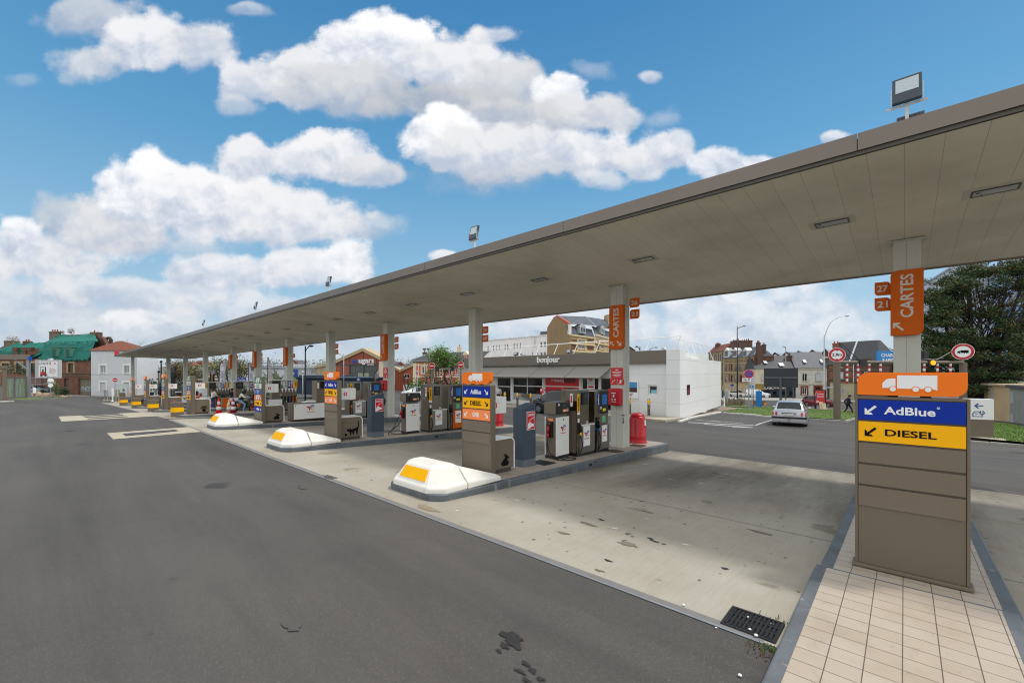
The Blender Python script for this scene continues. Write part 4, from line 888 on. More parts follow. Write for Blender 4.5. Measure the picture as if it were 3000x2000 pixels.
def multi_pump(n,y0,num,lb,front='white',L=2.1,x=.25,low=.9):
 c=cx(n);z0=it(c,y0+1,n);D=.55
 t=thing('multi_fuel_pump',lb,'fuel pump',(c+x,y0,z0),pi/2,'wide pumps with five coloured nozzles')
 b=MB();b.box(0,L,0,D,0,.1);b.build('plinth',BLACK,t)
 b=MB();b.box(0,L,.02,D,.1,2.08);b.build('case',TAUPE,t,bevel=.01)
 b=MB();b.box(-.02,L+.02,-.02,D+.02,2.08,2.13);b.build('top_rail',M('rail_white',(206,206,204),.5),t)
 b=MB();b.box(.05,.52,-.004,.018,1.55,2.05);b.build('display_panel',BLACK,t)
 b=MB();b.box(.1,.46,-.01,-.0045,1.7,1.95);b.build('display',M('lcd_dark',(52,56,54),.2),t)
 cols=[GREEN,M('pale_panel',(206,214,206),.45),M('navy_panel',(40,74,150),.45),M('exc_orange',(222,106,44),.45),YELLOW]
 for k in range(5):
  x0=.56+k*.215
  b=MB();b.box(x0,x0+.195,.002,.018,1.56,2.04);p=b.build('fuel_label',[M('pale_panel',(206,214,206),.45),cols[2],cols[4]][0 if k in(0,1,3)else(1 if k==2 else 2)],t)
  if k in(0,3):b=MB();b.prism([(x0+.005,1.57),(x0+.19,1.57),(x0+.005,1.85)],-.002,.0015);b.build('colour_wedge',cols[k],p)
  b=MB();letters(b,['SP 98','SP 95','95','DIESEL','DIESEL'][k],x0+.1,1.82,w=.34,h=.09,y=.0015 if k not in(0,3)else-.0025,vert=True);b.build('lettering',[RED,INK,SIGNW,RED,INK][k],p)
  b=MB();b.box(x0+.02,x0+.17,.006,.018,1.46,1.54);b.box(x0+.07,x0+.12,.006,.018,1.3,1.46);b.build('price_tag',SIGNW,t)
  b=MB();b.box(x0+.02,x0+.17,-.03,.018,.6,1.02);b.build('holster',BLACK,t)
  b=MB();nozzle(b,x0+.1,-.06,.72,0,1.0,1);b.build('nozzle',[cols[k],cols[k]if k!=1 else GREEN,STEEL],t,smooth=True)
 if front=='white':
  b=MB();b.box(-low,.6,-.2,.3,.1,.86);b.build('lower_cabinet',TAUPE,t,bevel=.01);b=MB();b.box(-low+.05,.55,-.215,-.201,.5,.84);b.build('white_panel',WHITE,t)
 else:
  b=MB();b.box(-low,.5,-.22,.1,.1,.86);b.build('lower_cabinet',TAUPE,t,bevel=.01)
  b=MB();b.box(-low+.02,-low+.45,-.235,-.221,.1,.84);b.box(.1,.48,-.235,-.221,.1,.84);b.build('orange_panel',ORANGE_D,t)
  b=MB();b.box(-low+.455,.095,-.235,-.221,.1,.84);b.build('white_panel',WHITE,t)
  b=MB();logo(b,-low*.3,.52,.42,-.2355,False);b.build('logo',LOGO_M,t)
 b=MB();letters(b,str(num),.55,1.12,h=.1,y=.019);b.build('number',SIGNW,t)
multi_pump(4,10.45,12,'wide pump numbered 12 with five coloured nozzles left of the big white panel','white',1.62,.25,.33)
multi_pump(5,10.44,10,'wide pump with coloured labels and orange base behind the motorcyclist','orange',1.7,.25,.94)
multi_pump(6,10.43,8,'wide pump with coloured labels and orange base behind the woman in white','orange',1.62,.25,1.17)
multi_pump(7,10.4,6,'far wide pump with orange base left of the plant pot cabinet','orange',1.7,.25,1.0)
c=cx(3);y0=8.75;t=thing('truck_dispenser','large taupe dispenser with black window and wide white logo panel','fuel pump',(c+.3,y0,it(c,y0+1,3)),pi/2)
b=MB();b.box(0,2.3,0,.6,0,.1);b.build('plinth',BLACK,t)
b=MB();b.box(0,2.3,.0,.6,.1,.98);b.build('lower_case',TAUPE,t,bevel=.01)
b=MB();b.box(1.25,2.3,.04,.6,.98,2.12);b.build('upper_case',TAUPE,t,bevel=.01)
b=MB();b.box(.08,1.75,-.02,-.001,.13,.92);b.build('white_panel',WHITE,t,bevel=.004)
b=MB();logo(b,.92,.7,.42,-.0205);b.build('logo',LOGO_M,t)
b=MB();disc(b,.16,.84,.025,-.025,-.0205);disc(b,1.68,.84,.025,-.025,-.0205);b.build('lock',BLACK,t)
b=MB();b.box(1.45,1.9,.02,.038,1.7,2.08);b.build('window',DARK,t)
b=MB();b.box(1.3,1.38,.03,.0385,1.7,2.0);b.build('label',SIGNW,t)
b=MB();b.prism([(.6,.98),(1.24,.98),(1.24,1.06),(1.0,1.06)],.05,.5,'y');b.build('tray',WHITE,t)
b=MB();b.box(1.44,1.92,.034,.0395,1.05,1.6);b.build('service_door',TAUPE_P,t)
def air_station(px,py,d,lb):
 p=gnd(px,py);t=thing('air_station',lb,'air station',p,0,'air and water stations with curved hoses')
 b=MB();b.box(-.25,.25,-.2,.2,0,1.3);b.build('cabinet',M('station_dark',(38,40,42),.5),t,bevel=.02)
 b=MB();b.box(-.28,.28,-.22,.22,1.3,1.4);b.box(-.2,.2,-.21,-.201,.6,.75);b.build('trim',WHITE,t)
 b=MB()
 for s in(-1,1):b.tube(hose_pts([(s*.1,0,1.4),(s*.2,0,2.3),(s*.7,0,2.75),(s*1.1,0,2.5),(s*1.15,0,1.6)]),.03,8)
 b.build('hose_arms',M('arm_grey',(84,88,90),.5,.4),t,smooth=True)
air_station(443,1183,40,'air station with two curved hose arms before the brown trees')
air_station(522,1186,40,'air station with a curved arm left of the plant pot cabinet')
def cone(p,lb,col,h=.92,stripe=None,cw=None):
 t=thing('traffic_cone',lb,'traffic cone',p,random.uniform(0,1),'traffic cones by the plant pot cabinet');k=h/.9
 b=MB();b.box(-.24*k,.24*k,-.24*k,.24*k,0,.03*k);b.build('base',col,t,bevel=.01)
 rr=lambda z:lerp(.165,.03,z/.9)
 b=MB();b.lathe([(rr(z)*k,z*k)for z in(.03,.45,.9)],20);b.build('cone',col,t,smooth=True)
 for z0,z1 in((.2,.38),(.52,.68)):
  b=MB();b.lathe([(rr(z0)*k+.001,z0*k),(rr(z0)*k+.004,z0*k+.001),(rr(z1)*k+.004,z1*k-.001),(rr(z1)*k+.001,z1*k)],20);b.build('reflective_band',cw or WHITE,t,smooth=True)
p=gnd(641,1207,.1);CR=M('cone_red',(214,34,34),.5,0,.06,4);CM=M('cone_maroon',(140,28,60),.5,0,.1,4);CF=M('cone_faded',(206,176,140),.6,0,.1,4)
z=it(cx(4),7.5,4)
def on_isl(px,n,dx):
 X=cx(n)+dx;return Vector((X,yat(px,X),it(cx(n),yat(px,X),n)))
cone(on_isl(641,4,.1),'bright red and white traffic cone standing alone on the island',CR,.95)
cone(on_isl(670,4,-.25),'faded orange traffic cone behind the maroon one',CF,.8)
cone(on_isl(683,4,.2),'dirty maroon and white traffic cone beside the motorcycle',CM,.92)
cone(gnd(509.6,1214.5),'magenta traffic cone half hidden behind the guard drum',CM,.95)
class Fac:
 def __init__(s,pa,da,pb,db,z0=None):
  a=Vector(world(pa,da));b=Vector(world(pb,db));s.a=a;s.L=(b-a).length;s.ud=(b-a).normalized();s.rz=atan2(s.ud.y,s.ud.x)
  m=(a+b)/2;s.z0=gz(m.x,m.y)if z0 is None else z0;s.loc=(a.x,a.y,s.z0)
 def uz(s,px,py,y=0):
  r=(px-1500)/F;dx,dy=CY*r-SY,SY*r+CY
  det=dx*-s.ud.y+s.ud.x*dy
  ax,ay=s.a.x-s.ud.y*y,s.a.y+s.ud.x*y
  d=(ax*-s.ud.y+s.ud.x*ay)/det;u=(dx*d-ax)*s.ud.x+(dy*d-ay)*s.ud.y
  return u,zat(py,d)-s.z0
 def u(s,px,y=0):return s.uz(px,HZ,y)[0]
 def z(s,py,px,y=0):return s.uz(px,py,y)[1]
 def ydep(s,px,u0):
  lo,hi=0,60;f_=lambda y:s.u(px,y)-u0;sg=f_(0)>0
  for _ in range(40):
   m=(lo+hi)/2
   if(f_(m)>0)==sg:lo=m
   else:hi=m
  return lo
 def rect(s,x0,y0,x1,y1):
  u0,z1=s.uz(x0,y0);u1,z0=s.uz(x1,y1);return u0,u1,z0,z1
def wall_holes(mb,u0,u1,z0,z1,holes,y=0,dep_=.18,mi=0,mr=None):
 us=sorted(set([u0,u1]+[clamp(h[i],u0,u1)for h in holes for i in(0,1)]));zs=sorted(set([z0,z1]+[clamp(h[i],z0,z1)for h in holes for i in(2,3)]))
 for i in range(len(us)-1):
  for j in range(len(zs)-1):
   um,zm=(us[i]+us[i+1])/2,(zs[j]+zs[j+1])/2
   if any(h[0]<um<h[1]and h[2]<zm<h[3]for h in holes):continue
   mb.quad((us[i],y,zs[j]),(us[i+1],y,zs[j]),(us[i+1],y,zs[j+1]),(us[i],y,zs[j+1]),mi)
 for a,b,c,d in holes:
  m=mi if mr is None else mr
  mb.quad((a,y,c),(a,y+dep_,c),(a,y+dep_,d),(a,y,d),m);mb.quad((b,y,c),(b,y,d),(b,y+dep_,d),(b,y+dep_,c),m)
  mb.quad((a,y,c),(b,y,c),(b,y+dep_,c),(a,y+dep_,c),m);mb.quad((a,y,d),(a,y+dep_,d),(b,y+dep_,d),(b,y,d),m)
 return mb
def box_back(mb,u0,u1,z0,z1,D,y=0,mi=0,top=True):
 mb.quad((u0,y,z0),(u0,y,z1),(u0,D,z1),(u0,D,z0),mi);mb.quad((u1,y,z0),(u1,D,z0),(u1,D,z1),(u1,y,z1),mi);mb.quad((u0,D,z0),(u0,D,z1),(u1,D,z1),(u1,D,z0),mi)
 if top:mb.quad((u0,y,z1),(u1,y,z1),(u1,D,z1),(u0,D,z1),mi)
WINW=M('window_white',(214,214,210),.5)
SHUT=M('shutter_white',(196,198,198),.6,0,.06,3)
def window(par,h,fr=WINW,gl=GLASS,y=.1,mull=1,bar=.06,sur=None,sill=None,shutter=None,name='window',half=False):
 a,b,c,d=h;w=min(bar,(b-a)*.14)
 m=MB();m.box(a,b,y,y+.06,c,c+w);m.box(a,b,y,y+.06,d-w,d);m.box(a,a+w,y,y+.06,c+w,d-w);m.box(b-w,b,y,y+.06,c+w,d-w)
 for k in range(mull):x=lerp(a,b,(k+1)/(mull+1));m.box(x-w/2,x+w/2,y+.005,y+.055,c+w,d-w)
 if half:m.box(a+w,b-w,y+.007,y+.05,lerp(c,d,.62)-w/2,lerp(c,d,.62)+w/2)
 o=m.build(name,fr,par)
 if shutter:m=MB();m.box(a+.01,b-.01,y+.0,y+.03,c+.01,d-.01);m.build('shutter',shutter,o)
 else:m=MB();m.quad((a,y+.035,c),(b,y+.035,c),(b,y+.035,d),(a,y+.035,d));m.build('pane',gl,o)
 if sur:m=MB();s=sur[1];m.box(a-s,a-.002,-.03,.02,c-s*.6,d+s);m.box(b+.002,b+s,-.03,.02,c-s*.6,d+s);m.box(a,b,-.03,.02,d+.002,d+s);m.build('surround',sur[0],o)
 if sill:m=MB();m.box(a-.1,b+.1,-.12,.1,c-.09,c-.002);m.build('sill',sill,o)
 return o
def roof_gable(par,u0,u1,zE,zR,D,mat,ov=.25,name='roof',hipL=0,hipR=0,y0=0,yr=None):
 yr=D/2 if yr is None else yr;m=MB();t=.12
 a=[(u0-ov,y0-ov,zE-.05),(u1+ov,y0-ov,zE-.05),(u1+ov,D+ov,zE-.05),(u0-ov,D+ov,zE-.05)];r=[(u0-ov+hipL,yr,zR),(u1+ov-hipR,yr,zR)]
 m.add(a+r,[(0,1,5,4),(2,3,4,5),(3,0,4),(1,2,5),(3,2,1,0)])
 return m.build(name,mat,par)
def chimney(par,u,y,z0,z1,w,mat,pots=3,l=None,cap=None,pot=None):
 l=l or w*.6;m=MB();m.box(u-w/2,u+w/2,y-l/2,y+l/2,z0,z1);m.box(u-w/2-.06,u+w/2+.06,y-l/2-.06,y+l/2+.06,z1-.25,z1-.1)
 o=m.build('chimney',mat,par);m=MB()
 for k in range(pots):x=lerp(u-w/2+.18,u+w/2-.18,k/max(1,pots-1))if pots>1 else u;m.cyl((x,y,z1),(x,y,z1+.42),.13,.1,8)
 m.build('chimney_pot',pot or M('terracotta',(150,72,44),.8,0,.2,3),o)
 return o
SLATE=brick('slate_roof',(66,70,78),(82,86,94),(44,47,52),.25,.14,.006,dirt=.5,dscale=.5,rough=.55,dirtc=(.1,.1,.1))
SLATE2=brick('dark_slate_roof',(52,54,58),(64,66,70),(36,38,40),.25,.14,.006,dirt=.5,dscale=.4,rough=.6,dirtc=(.07,.07,.065))
REDTILE=brick('red_tile_roof',(120,62,42),(146,76,52),(70,40,30),.24,.2,.02,dirt=.6,dscale=.5,dirtc=(.1,.07,.05))
BRICKR=brick('red_brick',(140,74,54),(164,92,66),(140,110,90),.22,.075,.012,dirt=.5,dscale=.5)
BRICKD=brick('dark_brown_brick',(92,58,46),(112,72,56),(96,84,74),.22,.075,.012,dirt=.5,dscale=.5)
BRICKF=brick('factory_brick',(158,72,44),(180,88,56),(130,96,76),.22,.075,.01,dirt=.4,dscale=.4)
BRICKDEREL=brick('derelict_brick',(128,74,54),(150,90,64),(120,98,82),.22,.075,.012,dirt=.7,dscale=.7,dirtc=(.05,.045,.035))
CREAM=M('cream_render',(212,200,172),.85,0,.08,.8,dirt=.25)
BEIGE=M('beige_render',(206,178,136),.85,0,.06,.8,dirt=.2)
YBRICK=brick('yellow_brick',(184,160,116),(200,176,130),(164,148,118),.22,.075,.008,dirt=.4,dscale=.6)
WHITER=M('white_render',(206,208,210),.8,0,.05,.5,.15,30,dirt=.12)
ROUGHW=M('rough_white_render',(206,202,188),.9,0,.12,1.5,.3,20,dirt=.5)
OCHRE=M('ochre_render',(150,126,88),.9,0,.12,.35,.3,12,dirt=.3)
STONE=brick('stone_blocks',(176,158,124),(196,178,142),(140,124,100),.6,.3,.012,dirt=.5,dscale=.5)
ZINC=M('zinc',(150,158,166),.45,.5,.12,2)
WPANEL=brick('white_cladding',(226,226,224),(230,230,228),(190,190,188),3.2,.98,.012,0,dirt=.14,dscale=.35,rough=.5,dirtc=(.5,.48,.44),bump=.1)
sh=Fac(1400,45.6,1960,29.6,-.5)
t=thing('service_shop','white flat roofed shop with taupe fascia reading bonjour and angled awning panels','shop',sh.loc,sh.rz)
zt=sh.z(1025,1957);zf=sh.z(1063,1957);u1=sh.u(1957);zaw0,zaw1=sh.z(1061+16,1830),sh.z(1103,1600)
L0=0;zw=sh.z(1103.5,1600)
W=lambda*p:sh.rect(*p)
shopwin=[W(1455,1104,1496,1178),W(1501,1104,1589,1176),W(1594,1104,1697,1180),W(1703,1104,1754,1205),W(1757,1104,1835,1212)]
shopwin=[(a,b,max(c,.08),min(d,zw))for a,b,c,d in shopwin]
small=[W(1898.5,1127.5,1926,1156.5)]
m=MB();wall_holes(m,-2,u1,0,zf,shopwin+small,0,.2);box_back(m,-2,u1,0,zf,6,0,0);m.build('walls',WPANEL,t)
m=MB();m.box(-2.2,u1+.05,-.28,-.002,zf+.002,zt);m.build('fascia',M('shop_fascia',(112,104,92),.5,.1,.04,1),t,bevel=.01)
m=MB();m.box(-2.2,u1,.0,6,zf+.002,zt-.1);m.build('parapet',WHITE,t)
ua,ub=sh.uz(1957.5,1100)[0],sh.uz(1999,1100)[0]
m=MB();m.box(u1+.052,ub,-.34,.5,0,zt+.02)
m.build('end_pier',WPANEL,t,bevel=.01)
m=MB();YS=9;E_=Matrix.Rotation(-sh.rz,3,'Z')@(Vector((*world(2112,40.2),0))-Vector((sh.loc[0],sh.loc[1],0)));E0=(ub-.02,.505);zs_=4.1;SL=Vector((E_.x-E0[0],E_.y-E0[1])).length
m.add([(E0[0]-.25,E0[1],0),(E0[0],E0[1],0),(E_.x,E_.y,0),(E_.x-.3,E_.y,0),(E0[0]-.25,E0[1],zs_),(E0[0],E0[1],zs_),(E_.x,E_.y,zs_),(E_.x-.3,E_.y,zs_)],[(0,3,2,1),(4,5,6,7),(0,1,5,4),(1,2,6,5),(2,3,7,6),(3,0,4,7)])
on=lambda s_:(lerp(E0[0],E_.x,s_),lerp(E0[1],E_.y,s_));m.build('side_wall',WPANEL,t)
side=Fac(2000,29.2,2112,43,-.5)
zA0,zA1=sh.z(1064,1500),zw
m=MB();edges=[-2.2]+[sh.u(x)for x in(1486,1589,1695,1800)]
for k in range(4):
 a,b=edges[k]+.03,edges[k+1]-.03
 sk=.5
 m.add([(a,-.05,zf-.05),(b,-.05,zf-.05),(b-sk,-1.25,zw-.02),(a-sk,-1.25,zw-.02),(a,-.02,zf-.11),(b,-.02,zf-.11),(b-sk,-1.22,zw-.08),(a-sk,-1.22,zw-.08)],[(0,3,2,1),(4,5,6,7),(0,1,5,4),(1,2,6,5),(2,3,7,6),(3,0,4,7)])
m.build('awning_panels',M('awning_grey',(128,124,114),.5,.2,.06,.8),t)
for i,h in enumerate(shopwin):
 o=window(t,h,WINW,GLASSD if i!=2 else REDSIGN,.06,[0,1,0,0,1][i],.09,name='shop_window' if i!=4 else 'entrance_door',half=i in(0,1,2,3))
u0,uu,c,d=shopwin[2]
m=MB();zm=lerp(c,d,.58);letters(m,'FRANCE',lerp(u0,uu,.42),lerp(c,d,.86),w=(uu-u0)*.3,y=.085);letters(m,'EN',lerp(u0,uu,.22),lerp(c,d,.87),w=(uu-u0)*.06,y=.085)
m.prism([(lerp(u0,uu,x),lerp(c,d,z))for x,z in((0,.24),(.25,.2),(.5,.13),(.75,.15),(1,.2),(1,.1),(.7,.05),(.45,.06),(.2,.14),(0,.19))],.083,.088)
m.build('poster_lettering',SIGNW,t)
m=MB()
for k in range(3):disc(m,lerp(u0,uu,.62+.1*k),lerp(c,d,.45),.28,.08,.088,14);disc(m,lerp(u0,uu,.62+.1*k),lerp(c,d,.88),.24,.08,.088,14)
letters(m,'C C C',lerp(u0,uu,.72),lerp(c,d,.45),w=(uu-u0)*.22,y=.0795,mi=1);m.build('poster_pictures',[M('poster_dark_red',(96,14,20),.4),M('poster_pink',(206,90,96),.4)],t)
h=shopwin[1];m=MB();m.box(h[0]+.1,h[1]-.1,.06,.075,h[2]+.0,lerp(h[2],h[3],.3));m.build('frosted_band',M('frosted',(150,156,156),.4),t)
window(t,small[0],WINW,GLASSB,.08,0,.12,(WHITE,.12),name='teller_window')
m=MB();a,b,c,d=small[0];m.box(lerp(a,b,.25),b-.1,.09,.1,c+.1,lerp(c,d,.5));m.build('notice',M('notice_teal',(120,186,200),.5),t)
h=W(1721,1107,1743,1140);m=MB();m.box(h[0],h[1],-.03,-.003,h[2],h[3]);p=m.build('hours_board',SIGNW,t)
m=MB();letters(m,'Bienvenue chez',(h[0]+h[1])/2,lerp(h[2],h[3],.6),w=(h[1]-h[0])*.8,y=-.031,mi=1)
for k in range(4):m.box(h[0]+.1,lerp(h[0],h[1],.85-.1*(k%2)),-.034,-.031,lerp(h[2],h[3],.48-k*.07),lerp(h[2],h[3],.5-k*.07),1)
m.box(h[0]+.1,h[1]-.1,-.034,-.031,h[2]+.1,h[2]+.25,0);m.build('board_print',[RED,M('print_grey',(90,90,96),.6)],p)
m=MB();logo(m,(h[0]+h[1])/2,lerp(h[2],h[3],.86),.55,-.031,False);m.build('logo',LOGO_M,p)
h=W(1842,1116,1870.5,1167);m=MB();m.box(h[0],h[1],-.06,-.003,h[2],h[3]);p=m.build('poster_frame',SIGNW,t)
m=MB();m.box(h[0]+.08,h[1]-.08,-.065,-.061,lerp(h[2],h[3],.62),h[3]-.06);m.build('poster_sky',M('poster_sky',(70,140,190),.5,0,.25,3),p)
m=MB();m.box(h[0]+.08,h[1]-.08,-.066,-.0612,lerp(h[2],h[3],.36),lerp(h[2],h[3],.62));m.build('poster_crowd',M('poster_crowd',(70,48,40),.6,0,.9,9),p)
m=MB();logo(m,lerp(h[0],h[1],.3),lerp(h[2],h[3],.2),.35,-.0612,False);m.build('logo',LOGO_M,p)
a,b=sh.uz(1582,1071)[0],sh.uz(1647.5,1071)[0]
m=MB();letters(m,'bonjour',(a+b)/2,sh.z(1056,1614),w=b-a,h=sh.z(1045,1614)-sh.z(1068,1614),y=-.29,thick=.12);m.build('bonjour_letters',WHITE,t)
h=W(1534,1152.5,1556,1164);m=MB();m.box(h[0],h[1],-.3,-.003,h[2],h[3]);m.build('letter_box',TAUPE,t,bevel=.02)
m=MB()
def rail(mb,a,b,z,n,lean,y,h,inv=False):
 for k in range(n+1):
  x=lerp(a,b,k/n);mb.cyl((x,y,z),(x+lean,y+.15,z+h),.03,n=6)
 for f in(1.0,):mb.cyl((a+lean*f,y+.15*f,z+h*f),(b+lean*f,y+.15*f,z+h*f),.03,n=6)
rail(m,-1.5,sh.u(1955),zt-.05,10,.45,.9,1.05)
m.build('roof_railing',WHITE,t)
m=MB()
for k in range(6):x_,y_=on(.06+.16*k);m.cyl((x_-.3,y_,zs_-.05),(x_-.7,y_-.35,zs_+1.35),.03,n=6)
for f in(1.0,):a_,b_=on(.06),on(.86);m.cyl((a_[0]-.3-.4*f,a_[1]-.35*f,zs_+1.35*f),(b_[0]-.3-.4*f,b_[1]-.35*f,zs_+1.35*f),.03,n=6)
m.build('roof_railing',WHITE,t)
for px,lb in((1512,'small floodlight lying on the shop roof edge left of the bonjour letters'),(1668,'small floodlight lying on the shop roof edge right of the bonjour letters'),(1945,'small camera on the right corner of the shop roof')):
 u=sh.u(px);p=Vector(sh.loc)+Matrix.Rotation(sh.rz,3,'Z')@Vector((u,-.1,zt))
 k_=.75 if 'flood' in lb else .38;b=MB();b.box(-.3*k_,.3*k_,-.1,.12,.12*k_,.5*k_);b.box(-.24*k_,.24*k_,-.104,-.1,.17*k_,.45*k_,1);b.box(-.05,.05,-.03,.03,0,.12*k_)
 tag(b.build('roof_floodlight' if 'flood' in lb else 'camera',[M('lamp_housing_paint',(66,74,80))if 'flood' in lb else WHITE,LAMPG],None,loc=p,rot=(radians(-20),0,sh.rz),bevel=.01),lb,'floodlight' if 'flood' in lb else 'camera')
m=MB();ss=Fac(2000,29.4,2111,39.6,-.5)
p=gnd(2003,1150);a_,b_=on(.025),on(.085);z0_,z1_=sh.z(1158,2003),sh.z(1128,2003);m.add([(a_[0]+.03,a_[1],z0_),(b_[0]+.03,b_[1],z0_),(b_[0]+.03,b_[1],z1_),(a_[0]+.03,a_[1],z1_),(a_[0],a_[1],z0_),(b_[0],b_[1],z0_),(b_[0],b_[1],z1_),(a_[0],a_[1],z1_)],[(0,1,2,3),(0,3,7,4),(1,5,6,2),(3,2,6,7),(0,4,5,1)]);m.build('side_window',GLASS,t)
m=MB();x_,y_=on(.4);m.tube([(x_,y_,3.0),(x_+.12,y_,3.1),(x_+.2,y_,2.95)],.025,6);m.tube([(x_,y_,2.75),(x_+.14,y_,2.7)],.025,6);m.build('wall_hook',DARK,t)
m=MB();m.box(-2,u1+1.2,-2.6,-.35,-.1,.1);m.build('door_step',PALE,t)
def ac(px0,py0,px1,py1,lb,d):
 a=gnd((px0+px1)/2,py1);d=dep(a);w=(px1-px0)/F*d;h=(py1-py0)/F*d
 t=thing('air_conditioner',lb,'air conditioner',a,sh.rz+.12,'outdoor air conditioning units')
 b=MB();b.box(-w/2,w/2,-.2,.2,.08,h);b.build('case',M('ac_white',(214,212,204),.5,0,.04,3),t,bevel=.02)
 b=MB();disc(b,w*.12,h*.55,min(w,h)*.36,-.214,-.201,24);b.build('fan_grille',M('grille_grey',(110,110,106),.6),t)
 b=MB()
 for k in range(9):z=h*.2+k*h*.075;b.box(-w/2-.006,-w/2+.001,-.16,.16,z,z+h*.04)
 for k in range(4):ring(b,w*.12,h*.55,min(w,h)*(.08+.085*k),min(w,h)*(.09+.085*k),0,2*pi,-.22,-.215,0,20)
 b.build('vent_slats',GREYL,t)
 b=MB();b.box(-w/2,-w/2+.1,-.26,.26,0,.08);b.box(w/2-.1,w/2,-.26,.26,0,.08);b.build('feet',RUBBER,t)
ac(2059,1180,2082,1203,'smallest outdoor air conditioner, in front of the pair against the shop wall',33)
ac(2074,1170,2101,1200,'middle outdoor air conditioner with side slats on the shop wall',34)
ac(2093,1166,2122,1194,'largest outdoor air conditioner at the back corner of the shop',36)
for i,(px,lb)in enumerate(((1479,'left of the window with the seated man'),(1516,'left of the letter box'),(1555,'just left of the parked dark car'),(1845,'close beside the round red bin'),(1901,'right of the red trolley, by the white wall'))):
 Y=28.6;X=xat(px,Y);p=Vector((X,Y,gz(X,Y)))
 t=thing('steel_bollard','steel bollard with yellow band '+lb,'bollard',p,0,'steel bollards before the shop')
 b=MB();b.lathe([(.1,0),(.1,1.27),(.07,1.3)],16);b.build('post',STEEL,t,smooth=True);b=MB();b.lathe([(.101,.98),(.104,.982),(.104,1.18),(.101,1.182)],16);b.build('yellow_band',BAND,t,smooth=True)
p=gnd(1876,1209);t=thing('bottle_trolley','red wire trolley standing against the white shop wall','trolley',p,-.3)
b=MB()
for x in(-.3,.3):
 for y in(-.25,.25):b.cyl((x,y,.1),(x,y,1.25 if y<0 else 1.45),.02,n=6);b.cyl((x-.02,y,.07),(x+.02,y,.07),.07,n=10)
for z in(.25,.5):b.box(-.3,.3,-.25,.25,z,z+.02)
b.build('frame',RED,t)
b=MB();b.box(-.31,.31,.22,.25,.5,1.4);b.box(.28,.31,-.22,.22,.5,1.2);b.box(-.32,.32,-.27,-.25,1.12,1.26);b.box(-.3,.3,-.26,-.25,.4,.5);b.build('panels',M('trolley_red',(200,36,40),.4),t)
Y=29.4;X=xat(1587,Y);t=thing('red_notice','small red notice on a post by the shop window above the dark car','sign',(X,Y,gz(X,Y)),sh.rz);dd_=dep((X,Y));zl_,zh_=zat(1151,dd_)-gz(X,Y),zat(1137,dd_)-gz(X,Y);b=MB();b.box(-.18,.18,-.03,.03,zl_,zh_);b.box(-.03,.03,-.02,.02,0,zl_);b.build('board',REDSIGN,t);b=MB();b.box(-.1,.1,-.035,-.031,lerp(zl_,zh_,.45),lerp(zl_,zh_,.85));b.build('print',SIGNW,t)
wh=Fac(266.6,83,400,83);D=5
t=thing('white_house','plain white two storey house with hipped red tile roof','house',wh.loc,wh.rz);u1=wh.L
zE=wh.z(1027,333);zR=wh.z(999,345)
H=[wh.rect(293.5,1070.5,309.5,1093),wh.rect(363,1070.5,378.5,1093),wh.rect(293.5,1120,309.5,1143),wh.rect(362,1120,378.5,1150)]
m=MB();wall_holes(m,0,u1,-.6,zE,H,0,.2);box_back(m,0,u1,-.6,zE,D);m.build('wall',WHITER,t)
for i,h in enumerate(H):
 window(t,h,WINW,[CURTAIN,CURTAIN,GLASS,GLASS][i],.12,1 if i<2 else 0,.1,(WHITE,.34),WHITE,SHUT if i>1 else None)
m=MB();z=wh.z(1096.5,333);m.box(-.01,u1+.01,-.02,.0,z-.05,z);m.box(-.2,u1+.2,-.22,-.05,zE-.05,zE+.12);m.build('cornice_line',M('gutter_grey',(120,124,126),.6),t)
m=MB();m.cyl((u1+.05,-.1,0),(u1+.05,-.1,zE),.06,n=6);m.build('downpipe',GREYL,t)
D=5;zR=wh.z(998.5,350,2.5);rf=roof_gable(t,0,u1,zE+.12,zR,D,REDTILE,.3,'roof',wh.u(347,2.5)+.2,u1-wh.u(357,2.5)+.2)
m=MB();x=wh.u(325,4);zf_=wh.z(990,322,4);m.tube([(x,4,zR-1.5),(x,4,zf_-.3),(x-.2,4,zf_),(x-.7,4,zf_)],.3,8);m.build('flue_pipe',M('rust_flue',(60,44,38),.7),rf)
de=Fac(124,87,266,84);D=5
t=thing('derelict_building','derelict brick building with its mansard wrapped in green netting and graffiti below','building',de.loc,de.rz)
zE=de.z(1048,195);zB=de.z(1002,195,.7);zR=de.z(977,215,3);u1=de.L
H=[de.rect(199.5,1064,214.5,1089),de.rect(187,1108,202,1132),de.rect(229,1109,265.5,1156)]
m=MB();wall_holes(m,0,u1,-.6,zE,H,0,.5);box_back(m,0,u1,-.6,zE,D);m.build('wall',BRICKDEREL,t)
m=MB()
for py in(1057,1093,1100):z=de.z(py,195);m.box(-.02,u1+.02,-.12,-.002,z-.1,z+.08)
m.build('string_course',M('soot_stone',(116,104,82),.9,0,.2,1.5),t)
BOARD=M('boarded_grey',(96,92,82),.9,0,.2,2)
for i,h in enumerate(H[:2]):
 o=window(t,h,M('old_frame',(84,78,68),.9),None or BOARD,.25,0,.12,(YBRICK,.4)if i==0 else None,None,BOARD)
m=MB();h=H[2];m.box(h[0],h[1],.3,.4,h[2],h[3]);dr=m.build('garage_door',M('garage_grey',(128,124,108),.85,0,.1,1,dirt=.4),t)
